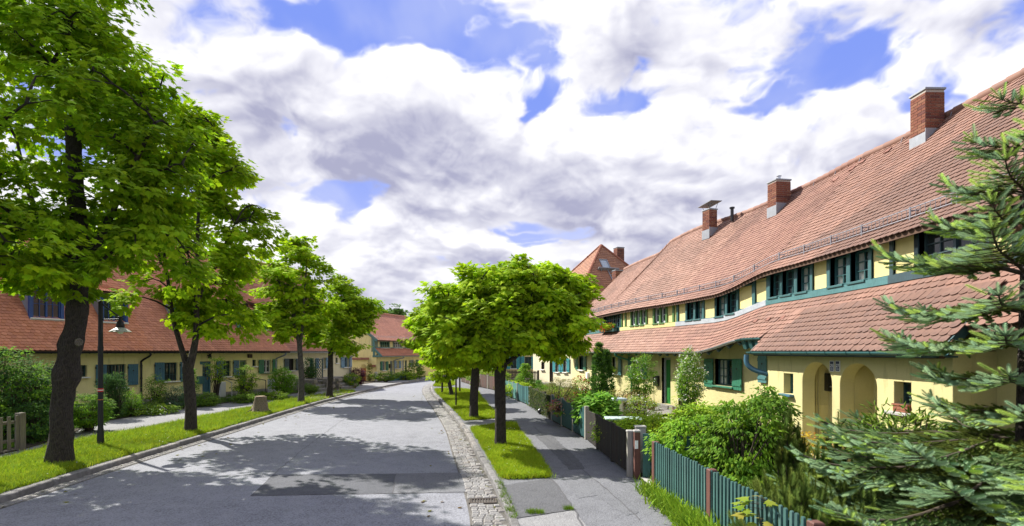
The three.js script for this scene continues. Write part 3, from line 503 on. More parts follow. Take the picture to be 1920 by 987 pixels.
const OW = .3;   // the ground floor wall stands this far in front of the upper wall
const px2 = (x, o = 0) => UR.t(x, o);
function terraceHouse(name, label, q) {
  const c = UR.at((q.t0 + q.t1) / 2, OW, 0), h = thing(name, label, 'house', [0, 0, 0], 0, q.group);
  const { t0, t1 } = q, trim = q.trim, gh = [], uh = [];
  const Wn = (a) => [px2(a[0], OW), px2(a[1], OW)];
  for (const w of q.windows || []) { const [a, b] = Wn(w.x), m = (a + b) / 2; w.t = [a, b]; w.yy = [UR.y(m, OW, w.y[1]), UR.y(m, OW, w.y[0])]; gh.push([a, b, ...w.yy]); }
  for (const d of q.doors || []) { const [a, b] = Wn(d.x), m = (a + b) / 2; d.t = [a, b]; d.yy = [d.y0 ?? .42, UR.y(m, OW, d.y)]; gh.push([a, b, ...d.yy]); }
  part(h, 'wall', wallGeo(UR, OW, t0, t1, 0, 3.15, gh, .3), q.wall);
  part(h, 'plinth', wallGeo(UR, OW + .02, t0, t1, 0, .3, gh.filter((g) => g[2] < .5).map((g) => [g[0] - .12, g[1] + .12, .2, .3]), .3), M.concrete);
  for (const w of q.windows || []) windowAt(h, UR, OW, ...w.t, ...w.yy, { recess: .15, ...w.opt });
  for (const s of q.shutters || []) { const [a, b] = Wn(s.x), m = (a + b) / 2; shutter(h, UR, OW, a, b, UR.y(m, OW, s.y[1]), UR.y(m, OW, s.y[0]), s.mat || M.shutterGreen); }
  for (const d of q.doors || []) { doorAt(h, UR, OW, ...d.t, ...d.yy, { recess: .16, ...d.opt }); stepsAt(h, UR, OW, (d.t[0] + d.t[1]) / 2, .14, d.yy[0], d.t[1] - d.t[0] + .35, 2, .32, M.stone); }
  // upper storey: timber frame with plastered panels and casements
  const cells = q.upper.map(([a, b, k, o]) => ({ t: [px2(a), px2(b)], k, o })); const y0 = (t) => yLedge(t) + .2, y1 = (t) => yUp(t) + .04;
  for (const e of cells) { const m = (e.t[0] + e.t[1]) / 2; e.y = [y0(m), y1(m)]; uh.push([...e.t, ...e.y]); }
  part(h, 'timber_frame', wallGeo(UR, 0, t0, t1, 3.4, yUp((t0 + t1) / 2) + .25, uh, .22), trim);
  for (const e of cells) {
    if (e.k === 'p') { const y = e.y; part(h, 'plaster_panel', wallGeo(UR, -.025, e.t[0] - .01, e.t[1] + .01, y[0] - .01, y[1] + .01, [], .1), q.panel || M.panelYellow); }
    else windowAt(h, UR, 0, ...e.t, ...e.y, { frame: trim, recess: .13, lights: e.k, rows: 3, cols: 2, bar: .045, sill: trim, sillOut: 0, ...(e.o || {}) });
    for (const [t, d] of [[e.t[0], -.055], [e.t[1], .055]]) place(part(h, 'post', box(.10, e.y[1] - e.y[0] + .1, .05, 0, .0, 0), trim), UR, t + d, 0, (e.y[0] + e.y[1]) / 2);
  }
  part(h, 'ledge', rail(UR, .045, t0, t1, 0, .09, .17, (t) => yLedge(t) + .085), q.ledge || trim);
  part(h, 'beam', rail(UR, .03, t0, t1, 0, .08, .16, (t) => yUp(t) + .16), trim);
  // roofs
  tiled(h, UR, t0, t1, mainProf, { palette: q.palette, seed: q.seed, singles: q.singles?.[0], stain: q.stain, skip: q.skip });
  tiled(h, UR, t0, t1, lowProf, { name: 'lower_roof', palette: q.lowPalette || q.palette, seed: q.seed + 1, singles: q.lowSingles || 0, stain: q.stain, nv: 5, skip: (c) => c.z < -8.25 && c.z > -14.75 && c.y < 3.62 && c.x > 6.6 });
  part(h, 'rear_roof', slab(surface(UR, backProf), t0, t1, 6, 2, .1), M.roofUnder);
  part(h, 'rear_wall', wallGeo(UR, -7.2, t0, t1, 0, 5.1, [], .25), q.wall);
  ridgeTiles(h, UR, t0, t1, mainProf, q.palette || RED, q.seed);
  if (q.gutterTo !== 0) gutter(h, UR, 1.03, t0, q.gutterTo ? UR.L - (q.gutterTo - 5.4) : t1, (t) => yEave(t) - .01, q.gutter || M.zinc);
  const rf = []; for (let t = t0 + .25; t < t1; t += .62) rf.push(beam(UR.at(t, .95, yEave(t) - .13), UR.at(t, .28, yEave(t) + .52), .10, .13)); part(h, 'rafter_tails', merge(rf), q.rafters || M.tealDark).userData.kind = 'stuff';
  // snow guard above the upper eave
  const g = [], gp = (t, up) => { const p = mainProf(t)[0]; return UR.at(t, p[0] - .30, p[1] + .29 + up); };
  for (const up of [.06, .24]) for (let t = t0; t < t1 - .05; t += .6) g.push(bar(gp(t, up), gp(Math.min(t1, t + .6), up), .011, 5));
  for (let t = t0 + .05; t < t1; t += .125) g.push(bar(gp(t, .06), gp(t, .24), .006, 4));
  part(h, 'snow_guard', merge(g), M.galv);
  for (let t = t0 + .4; t < t1; t += 1.15) part(h, 'guard_bracket', merge([bar(gp(t, -.02), gp(t, .27), .022, 4), bar(gp(t, .2), UR.at(t, mainProf(t)[0][0] - .52, mainProf(t)[0][1] + .5), .014, 4)]), M.galv);
  return h;
}
const PALE = [[.27, .145, .105], [.245, .13, .09], [.295, .165, .12], [.26, .14, .098], [.23, .118, .082]];
const tB = [px2(1080), px2(1165), px2(1270), px2(1441), px2(1673), UR.L];
const roofTerrace = 'terrace houses on the right of the street';
const h4 = terraceHouse('terrace_house', 'farthest house of the right terrace, four-light windows and flower box upstairs', { group: roofTerrace, t0: tB[0], t1: tB[1], trim: M.teal, wall: M.paleYellow, seed: 410, palette: PALE, ledge: M.tealLight,
  windows: [{ x: [1086, 1095], y: [668, 694], opt: { frame: M.tealDark } }, { x: [1148.5, 1161], y: [670, 701], opt: { frame: M.white, curtain: true } }],
  shutters: [{ x: [1080.5, 1085], y: [667, 694], mat: M.shutterGreen }, { x: [1095.5, 1100.5], y: [667, 694], mat: M.shutterGreen }, { x: [1140, 1147.5], y: [669, 701], mat: M.tealLight }, { x: [1161.5, 1167], y: [669, 704], mat: M.tealLight }],
  doors: [{ x: [1110, 1117.5], y: 668, opt: { leaf: M.brownDark, frame: M.tealDark } }],
  upper: [[1084, 1089, 'p'], [1090.5, 1116, 4], [1118, 1125, 'p'], [1127, 1131.5, 'p'], [1133, 1163, 4]] });
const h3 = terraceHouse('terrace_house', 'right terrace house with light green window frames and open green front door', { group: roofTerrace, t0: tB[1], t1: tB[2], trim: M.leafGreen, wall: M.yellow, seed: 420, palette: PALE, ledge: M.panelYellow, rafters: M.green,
  windows: [{ x: [1188, 1207], y: [671, 708], opt: { frame: M.white } }], shutters: [{ x: [1180, 1187.5], y: [669, 709], mat: M.shutterGreen }, { x: [1207.5, 1215], y: [669, 710], mat: M.shutterGreen }],
  doors: [{ x: [1241, 1260], y: 671, opt: { leaf: M.doorGreen, frame: M.greyTrim } }],
  upper: [[1167, 1172, 'p'], [1174, 1182.5, 'p'], [1184.5, 1192, 1, { frame: M.white, bar: .085, rows: 2, cols: 1, recess: .09 }], [1193.5, 1201, 1, { frame: M.white, bar: .085, rows: 2, cols: 1, recess: .09 }], [1202.5, 1211, 1, { frame: M.white, bar: .085, rows: 2, cols: 1, recess: .09 }], [1213.5, 1225, 'p'], [1227, 1237, 1, { frame: M.white, bar: .085, rows: 2, cols: 1, recess: .09 }], [1239, 1249, 1, { frame: M.white, bar: .085, rows: 2, cols: 1, recess: .09 }], [1251, 1262, 'p'], [1264, 1268.5, 'p']] });
const h2 = terraceHouse('terrace_house', 'right terrace house with climbing rose at its green glazed door', { group: roofTerrace, t0: tB[2], t1: tB[3], trim: M.teal, wall: M.yellow, seed: 430, palette: [[.24, .12, .085], [.215, .105, .075], [.26, .135, .095], [.225, .11, .08]], ledge: M.paleLedge,
  windows: [{ x: [1341, 1376], y: [673.5, 724], opt: { frame: M.tealDark, curtain: true, rows: 3, cols: 2, sill: M.shutterGreen } }],
  shutters: [{ x: [1323.5, 1340], y: [673, 726], mat: M.shutterGreen }, { x: [1376.5, 1394], y: [673.5, 732], mat: M.shutterGreen }],
  doors: [{ x: [1272, 1290], y: 687, opt: { leaf: M.green, frame: M.paleYellow, glazed: true } }],
  upper: [[1272.5, 1286, 'p'], [1288.5, 1302, 1], [1304, 1318, 1, { curtain: true }], [1320.5, 1341, 'p'], [1344, 1361, 1, { curtain: true }], [1364, 1382, 1], [1385.5, 1411, 'p'], [1417, 1438, 'p']] });
const h1 = terraceHouse('terrace_house', 'right terrace house left of the near chimney, three dark teal casements in a row', { group: roofTerrace, t0: tB[3], t1: tB[4], trim: M.teal, wall: M.yellow, seed: 440, singles: [300], ledge: M.tealLight, gutter: M.teal, gutterTo: 14.8,
  windows: [{ x: [1452, 1492], y: [668, 718], opt: { frame: M.teal } }], shutters: [{ x: [1425, 1441], y: [666, 718], mat: M.tealLight }],
  upper: [[1445, 1463.5, 1], [1468, 1490, 1], [1496, 1520, 1, { curtain: true }], [1525, 1551.5, 'p'], [1558, 1588.5, 1, { curtain: true }], [1596, 1629.5, 1, { curtain: true }], [1636, 1669.5, 'p']] });
const h0 = terraceHouse('terrace_house', 'nearest right terrace house, slate blue timber and square brick chimney behind the spruce', { group: roofTerrace, t0: tB[4], t1: tB[5], trim: M.slateBlue, wall: M.yellow, seed: 450, singles: [300], gutterTo: 0,
  upper: [[1677, 1716, 'p'], [1724, 1847, 2], [1857, 1901, 'p'], [1912, 2010, 2], [2030, 2110, 'p'], [2150, 2330, 2]] });
// end walls of the terrace
for (const [h, t, s] of [[h0, UR.L, 1], [h4, tB[0], -1]]) {
  const p = mainProf(t), b = backProf(t).at(-1), sh = new THREE.Shape(); sh.moveTo(-.28, 0); for (const [o, y] of [[-.28, 3.1], [0, 3.5], [0, yUp(t) + .2], [p[2][0], p[2][1] - .15], [b[0] + .5, b[1] + .2], [b[0] + .5, 0]]) sh.lineTo(-o, y); sh.closePath();
  const g = new THREE.ExtrudeGeometry(sh, { depth: .25, bevelEnabled: false }).translate(0, 0, -.125).rotateY(Math.PI / 2); const m = part(h, 'end_wall', g, M.yellow); const q = UR.at(t - s * .13, 0, 0); m.position.copy(q); m.rotation.y = UR.turn(t);
}
M.ventTile = std([.20, .085, .06], .85);
// chimneys, vents and lightning clips on the ridge
{
  const ch = (h, px, o, w, l, top, q) => { const t = UR.t(px, o), c = UR.at(t, o, 0), y0 = 7.5; return chimney(h, c, UR.turn(t), l, w, y0, top, { seed: px, ...q }); };
  ch(h0, 1739, -2.85, .50, .50, 9.32, { from: 4, apron: .52 });
  const c2 = ch(h1, 1461, -3.05, .60, .52, 9.08, { from: 4, apron: .42 }); part(c2, 'flue', merge([cyl(.06, .06, .16, 0, 1.63, 0), cyl(.09, .09, .02, 0, 1.80, 0)]), M.steel);
  const c3 = ch(h2, 1331, -3.0, .42, .50, 9.12, { from: 4, apron: .50 });
  part(c3, 'chimney_hood', merge([box(.95, .025, .62, 0, 1.92, 0, 0, .05, .1), ...[[-.2, -.15], [.2, -.15], [-.2, .15], [.2, .15]].map(([x, z]) => bar(V(x, 1.62, z), V(x * 1.5, 1.92, z * 1.4), .012))]), M.lead);
  const tv = UR.t(1373, -3.3), v = UR.at(tv, -3.3, 8.4); part(h2, 'vent_pipe', merge([cyl(.07, .07, .62, v.x, v.y, v.z), cyl(.11, .11, .06, v.x, v.y + .55, v.z)]), M.black);
  for (const [h, px, f] of [[h0, 1755, .91], [h0, 1835, .93], [h1, 1595, .90], [h1, 1660, .92], [h1, 1567, .86], [h0, 1705, .9], [h1, 1610, .93]]) {
    const R = surface(UR, mainProf), t = UR.t(px, -2.9), c = R(t, f), k = part(h, 'vent_tile', merge([box(.17, .05, .12, 0, .03, 0), box(.20, .018, .16, 0, .062, .0)]), M.ventTile); k.position.copy(c); k.rotation.set(0, UR.turn(t), 0); k.rotateX(.8);
  }
  const vt = [[1424, h1], [1448, h1], [1476, h1], [1510, h1], [1548, h1], [1592, h1], [1646, h0], [1706, h0], [1780, h0]];
  for (const [px, h] of vt) { const R = surface(UR, lowProf), t = UR.t(px, .4), c = R(t, .50), k = part(h, 'vent_tile', merge([box(.15, .045, .10, 0, .03, 0), box(.17, .016, .13, 0, .058, .0)]), M.ventTile); k.position.copy(c); k.rotation.set(0, UR.turn(t), 0); k.rotateX(.85); }
  for (const px of [1500, 1545, 1600, 1680, 1770, 1870]) { const t = UR.t(px, -3), c = surface(UR, mainProf)(t, .955), h = px < 1673 ? h1 : h0; const k = part(h, 'ridge_clip', merge([bar(V(0, 0, 0), V(.02, .16, .06), .012), bar(V(.02, .16, .06), V(.10, .20, .02), .01)]), M.galv); k.position.copy(c); }
}
downpipe(h4, UR, 1.03, px2(1154, 1.03), 2.55, .2, OW, M.shutterGreen, .35);
{ // carved bracket block where the eave steps up, letterboxes, meter box
  const t = px2(1412, .7); part(h2, 'eave_bracket', merge([0, .35, .7].map((k) => beam(UR.at(t + k, .98, yEave(t + k) - .2), UR.at(t + k, .2, yEave(t + k) + .1), .16, .26))), M.teal);
  const mb = place(part(h3, 'letterbox', merge([bevelBox(.34, .42, .12, .02, 0, 0, .06), box(.30, .02, .14, 0, .34, .06)]), M.black), UR, px2(1233, OW), OW, 1.15); part(mb, 'letterbox_badge', merge([cyl(.035, .035, .01, 0, 0, 0).rotateX(Math.PI / 2).translate(0, .28, .125), cyl(.03, .03, .01, 0, 0, 0).rotateX(Math.PI / 2).translate(-.05, .16, .125)]), M.plasticWhite);
  place(part(h4, 'meter_box', bevelBox(.32, .36, .14, .015, 0, 0, .07), M.plasticWhite), UR, px2(1104, OW), OW, 1.0);
}
// ------------------------------------------------------------------ shared entrance porch with two arches
{
  const XP = 7.0, dn = 8.46, df = 14.6, PP = new Path([[XP, df], [XP, dn]]), L = PP.L, ph = thing('entrance_porch', 'yellow entrance porch with two round arches and a tiled roof', 'porch', [0, 0, 0]);
  const T = (px) => PP.t(px, 0), yT = (px, py) => PP.y(T(px), 0, py);
  const sh = new THREE.Shape(); sh.moveTo(0, 0); sh.lineTo(L, 0); sh.lineTo(L, 2.62); sh.lineTo(0, 2.62); sh.closePath();
  const arches = [[1505, 1560.5], [1575.5, 1645]], wins = [[1470, 1487.5, 701, 739], [1677, 1709, 717, 773]];
  for (const [a, b] of arches) { const x0 = T(a), x1 = T(b), r = (x1 - x0) / 2, c = (x0 + x1) / 2, top = 2.36, p = new THREE.Path(); p.moveTo(x0, .22); p.lineTo(x0, top - .46); for (let i = 1; i <= 24; i++) { const an = Math.PI * (1 - i / 24); p.lineTo(c + Math.cos(an) * r, top - .46 + Math.sin(an) * .46); } p.lineTo(x1, .22); p.closePath(); sh.holes.push(p); }
  const wn = wins.map(([a, b, c, d]) => { const x0 = T(a), x1 = T(b), m = (a + b) / 2; return [x0, x1, yT(m, d), yT(m, c)]; });
  for (const [x0, x1, y0, y1] of wn) { const p = new THREE.Path(); p.moveTo(x0, y0); p.lineTo(x0, y1); p.lineTo(x1, y1); p.lineTo(x1, y0); p.closePath(); sh.holes.push(p); }
  const wall = place(part(ph, 'wall', new THREE.ExtrudeGeometry(sh, { depth: .28, bevelEnabled: true, bevelSize: .012, bevelThickness: .012, bevelSegments: 2, bevelOffset: -.012, curveSegments: 8 }).translate(0, 0, -.29), M.yellow), PP, 0, 0, 0);
  for (const [a, b] of [[0, T(1505)], [T(1560.5), T(1575.5)], [T(1645), L]]) place(part(ph, 'plinth', box(b - a - .02, .30, .03, (a + b) / 2, .15, .012), M.concrete), PP, 0, 0, 0);
  place(part(ph, 'side_wall', box(.28, 2.6, .66, L - .155, 1.3, -.62), M.yellow), PP, 0, 0, 0);
  place(part(ph, 'side_wall', box(.28, 2.6, .46, .155, 1.3, -.52), M.yellow), PP, 0, 0, 0);
  // loggia behind the arches: back wall, cross wall between the two doors, floor
  place(part(ph, 'loggia_wall', merge([box(4.6, 2.9, .1, (T(1505) + T(1645)) / 2, 1.45, -1.22), box(.3, 2.6, .9, (T(1560.5) + T(1575.5)) / 2, 1.3, -.75), box(.12, 2.6, .9, T(1498), 1.3, -.75), box(.12, 2.6, .9, T(1652), 1.3, -.75)]), M.yellow), PP, 0, 0, 0);
  place(part(ph, 'loggia_floor', box(4.6, .22, 1.2, (T(1505) + T(1645)) / 2, .11, -.6), M.stone), PP, 0, 0, 0);
  place(part(ph, 'loggia_ceiling', box(4.6, .08, 1.2, (T(1505) + T(1645)) / 2, 2.7, -.7), M.cream), PP, 0, 0, 0);
  const lb = place(part(ph, 'letterbox', merge([bevelBox(.30, .42, .14, .015, 0, 0, .07), box(.27, .02, .16, 0, .33, .07)]), M.black), PP, T(1498) + .06, -.74, 1.66); lb.rotation.y += Math.PI / 2; part(lb, 'letterbox_handle', box(.05, .03, .02, -.08, .1, .15), M.steel);
  part(lb, 'conduit', bar(V(-.30, -1.44, .03), V(-.30, .75, .03), .014), M.yellow); part(lb, 'conduit', bar(V(-.36, -1.44, .03), V(-.36, .75, .03), .012), M.yellow);
  windowAt(ph, PP, 0, ...wn[0], { frame: M.teal, recess: .2, lights: 1, rows: 2, cols: 1, sill: M.blue, sillOut: .10 });
  const w2 = windowAt(ph, PP, 0, ...wn[1], { frame: M.tealDark, recess: .2, lights: 1, rows: 2, cols: 2, sill: M.concrete, sillOut: .22 });
  for (const [k, num] of [[1561.8, '25'], [1572.8, '27']]) {   // enamel house number plates
    const c = document.createElement('canvas'); c.width = 96; c.height = 144; const x = c.getContext('2d'); x.fillStyle = '#eef0f4'; x.fillRect(0, 0, 96, 144); x.fillStyle = '#141f52'; x.fillRect(6, 6, 84, 132); x.fillStyle = '#f2f4fa'; x.font = 'bold 62px sans-serif'; x.textAlign = 'center'; x.textBaseline = 'middle'; x.fillText(num, 48, 66); x.fillRect(18, 108, 60, 8);
    const t = new THREE.CanvasTexture(c); t.colorSpace = THREE.SRGBColorSpace; const pl = place(part(ph, 'number_plate', box(.15, .23, .015, 0, 0, .016), M.plasticWhite), PP, T(k), 0, yT(k, 687));
    part(pl, 'number', new THREE.PlaneGeometry(.145, .225).translate(0, 0, .025), new THREE.MeshStandardMaterial({ map: t, roughness: .35 }));
  }
  const roofP = () => [[.30, 2.63], [.0, 3.01], [-.60, 3.68]], R = tiled(ph, PP, -.18, L + .2, roofP, { seed: 470, singles: 300, nv: 4, th: .14 });
  gutter(ph, PP, .35, -.42, L + .28, () => 2.60, M.teal, .065);
  { const pts = spline([PP.at(-.34, .42, 2.52), PP.at(-.34, .42, 2.28), PP.at(-.25, .30, 2.12), PP.at(-.08, .08, 2.02), PP.at(.0, -.04, 1.98)], 12); part(ph, 'downpipe', tube(pts, pts.map(() => .07), 10), M.blue); }
  part(ph, 'soffit', rail(PP, .17, -.1, L + .1, 2.52, .34, .03), M.tealDark);
  place(part(ph, 'verge_board', merge([-.19, L + .21].map((x) => beam(V(x, 2.56, .34), V(x, 3.50, -.56), .03, .14))), M.tealDark), PP, 0, 0, 0);
  // terracotta planter on the right-hand sill: a thing of its own
  const tm = (wn[1][0] + wn[1][1]) / 2, pb = thing('planter_box', 'terracotta planter box on the small porch window sill', 'planter', PP.at(tm, -.03, wn[1][2] + .001).toArray(), PP.turn(tm)); part(pb, 'trough', merge([box(.36, .12, .15, 0, .06, 0), box(.39, .03, .18, 0, .125, 0), box(.34, .015, .16, 0, .05, .003)]), M.terracotta); part(pb, 'earth', box(.33, .01, .12, 0, .144, 0), M.soil);
}
// ------------------------------------------------------------------ corner house with the pyramid roof and the yellow house beyond
{
  const CP = new Path([[1.7, 43], [4.3, 36.2]]), L = CP.L, c = thing('corner_house', 'cream house with a steep pyramid roof behind the ball-shaped maples', 'house');
  const T = (px) => CP.t(px, 0), Y = (px, py) => CP.y(T(px), 0, py);
  const wins = [[1043, 1048.5, 672, 698, 1], [1057.5, 1063.5, 671, 698, 1], [1015, 1021, 679, 693, 0]], holes = wins.map((w) => [T(w[0]), T(w[1]), Y(w[0], w[3]), Y(w[0], w[2])]); const dr = [T(1030.5), T(1037.5), .3, 2.35]; const up = [T(1060), T(1071), 3.6, 4.7];
  part(c, 'wall', wallGeo(CP, 0, 0, L, 0, 6.0, [...holes, dr, up], .3), M.cream);
  const D = 8, tm = L / 2; for (const [t, sg] of [[0, 1], [L, -1]]) { const m = place(part(c, 'side_wall', box(.3, 6, D, sg * .15, 3, -D / 2 - .3), M.cream), CP, t, 0, 0); }
  place(part(c, 'rear_wall', box(L, 6, .3, 0, 3, -D - .45), M.cream), CP, tm, 0, 0);
  holes.forEach((h, i) => windowAt(c, CP, 0, ...h, { frame: i < 2 ? M.white : M.brownBoard, lights: i < 2 ? 2 : 1, rows: 3, cols: 1, sill: M.whitewash })); windowAt(c, CP, 0, ...up, { frame: M.white });
  for (const [a, b] of [[1037.8, 1042.5], [1049, 1053], [1053.5, 1057], [1064, 1069]]) shutter(c, CP, 0, T(a), T(b), Y(a, 698), Y(a, 672), M.turquoise); shutter(c, CP, 0, up[1] + .03, up[1] + .6, 3.6, 4.7, M.lightBlue);
  doorAt(c, CP, 0, ...dr, { leaf: M.brownDark, frame: M.brownBoard }); stepsAt(c, CP, 0, (dr[0] + dr[1]) / 2, .1, .3, 1.4, 1, .5, M.stone);
  place(part(c, 'window_hood', merge([0, 1].map((i) => new THREE.CylinderGeometry((holes[i][1] - holes[i][0]) / 2 + .08, (holes[i][1] - holes[i][0]) / 2 + .08, .05, 12, 1, false, 0, Math.PI).rotateZ(Math.PI / 2).rotateY(Math.PI / 2).scale(1, .35, 1).translate((holes[i][0] + holes[i][1]) / 2, holes[i][3] + .01, .03))), M.whitewash), CP, 0, 0, 0);
  let sideFace; const X_ = V(1, 0, 0);
  // pyramid roof: four tiled faces
  const half = [L / 2 + .45, D / 2 + .45], base = 5.75, apex = 10.75, mid = CP.at(tm, -D / 2 - .15, 0), ang = CP.turn(tm), loc = (x, z) => V(x, 0, z).applyAxisAngle(V(0, 1, 0), ang).add(mid);
  const cor = [[-half[0], half[1]], [half[0], half[1]], [half[0], -half[1]], [-half[0], -half[1]]].map(([x, z]) => { const p = loc(x, z); return [p.x, -p.z]; });
  for (let i = 0; i < 4; i++) {
    const f = new Path([cor[i], cor[(i + 1) % 4]]), len = f.L, run = i % 2 ? half[0] : half[1], pr = () => [[0, base], [-run, apex]];
    const sh = new THREE.Shape(); sh.moveTo(-len / 2, 0); sh.lineTo(len / 2, 0); sh.lineTo(0, Math.hypot(run, apex - base)); sh.closePath();
    const g = new THREE.ExtrudeGeometry(sh, { depth: .05, bevelEnabled: false }).translate(0, 0, -.05).rotateX(-Math.atan2(run, apex - base)); place(part(c, 'roof', g, M.roofUnder), f, len / 2, 0, base);
    const R = surface(f, pr); if (i === 1) sideFace = [f, R]; const list = [], r_ = rng(600 + i), m = new THREE.Matrix4(), H = Math.hypot(run, apex - base), rows = Math.floor(H / .19); const z0 = f.N(1).clone().multiplyScalar(apex - base).add(V(0, run, 0)).normalize(), x0 = f.T(1), y0 = z0.clone().cross(x0);
    if (i !== 2) for (let j = 0; j < rows; j++) { const w = len / 2 * (1 - j / rows) - .1; for (let x = -w; x < w; x += .2) { const p = R(len / 2 + x + (j % 2 ? .1 : 0), j / rows), b = r_(); m.makeBasis(x0, y0, z0).setPosition(p.x, p.y, p.z); list.push({ m: m.clone().multiply(new THREE.Matrix4().makeScale(1.16, 1.2, 1.5)), c: [.27 + .10 * b, .125 + .05 * b, .075 + .02 * b] }); } }
    if (list.length) inst(c, 'roof_tiles', tileGeo, M.tile, list);
    const a = f.at(0, 0, base + .05), b = loc(0, 0); b.y = apex + .05; part(c, 'hip_tiles', tube([a, a.clone().lerp(b, .5), b], [.11, .11, .11], 8), M.terracotta);
  }
  const ck = CP.at(0, 0, 0), chp = P(1160.5, 480, 42.5); chimney(c, V(chp.x, 0, chp.z), .3, .62, .62, 7.6, 10.85, { from: 14, seed: 8 });
  { const [f, R] = sideFace, ry = f.turn(1), tl = -Math.atan2(half[0], apex - base), put = (m, t, v, lift) => { const p = R(t, v), n = V(0, 0, 1).applyAxisAngle(X_, tl).applyAxisAngle(V(0, 1, 0), ry); m.position.copy(p.addScaledVector(n, lift)); m.rotation.set(0, ry, 0); m.rotateX(tl); return m; };
    const s = put(part(c, 'skylight', merge([box(.66, .06, .08, 0, .50), box(.66, .06, .08, 0, -.50), box(.06, 1, .08, -.31), box(.06, 1, .08, .31)]), M.lead), f.L * .44, .66, .07); part(s, 'pane', new THREE.PlaneGeometry(.58, .96), std([.35, .42, .48], .1, { metalness: .3 }));
    put(part(c, 'roof_walkway', merge([box(1.7, .06, .30, 0, 0, .14), ...[-.6, .6].map((x) => box(.05, .22, .22, x, -.05, .05)), box(.05, 1.9, .05, -.02, -1.0, .06), box(.05, 1.9, .05, .36, -1.0, .06), ...[0, 1, 2, 3, 4, 5].map((k) => box(.36, .035, .03, .17, -.25 - k * .28, .07))]), M.lead), f.L * .44, .56, .03); }
  const s2 = P(1158, 515, 37), d2 = chimney(c, V(s2.x, 0, s2.z), .3, .55, .5, 6.5, 8.2, { seed: 9, from: 8 });

  const YP = new Path([[-3.6, 53], [3.2, 52]]), y = thing('yellow_house', 'far yellow house with teal shutters seen between the ball maple trunks', 'house'), q = (px) => YP.t(px, 0), yw = [[912, 924], [958, 968], [984, 996]].map(([a, b]) => [q(a), q(b), .95, 2.1]);
  part(y, 'wall', wallGeo(YP, 0, 0, YP.L, 0, 3.3, yw, .3), M.yellow); yw.forEach((w) => { windowAt(y, YP, 0, ...w, { frame: M.tealDark }); shutter(y, YP, 0, w[0] - .5, w[0] - .02, .9, 2.15, M.turquoise); shutter(y, YP, 0, w[1] + .02, w[1] + .5, .9, 2.15, M.turquoise); });
  place(part(y, 'side_wall', merge([box(.3, 3.3, 7, .15, 1.65, -3.8), box(.3, 3.3, 7, YP.L - .15, 1.65, -3.8)]), M.yellow), YP, 0, 0, 0); place(part(y, 'rear_wall', box(YP.L, 3.3, .3, YP.L / 2, 1.65, -7.2), M.yellow), YP, 0, 0, 0);
  tiled(y, YP, -.3, YP.L + .3, () => [[.4, 3.15], [-3.6, 7.0]], { seed: 480 }); part(y, 'rear_roof', slab(surface(YP, () => [[-3.6, 7.0], [-7.6, 3.15]]), -.3, YP.L + .3, 2, 2, .1), M.roofUnder);
}

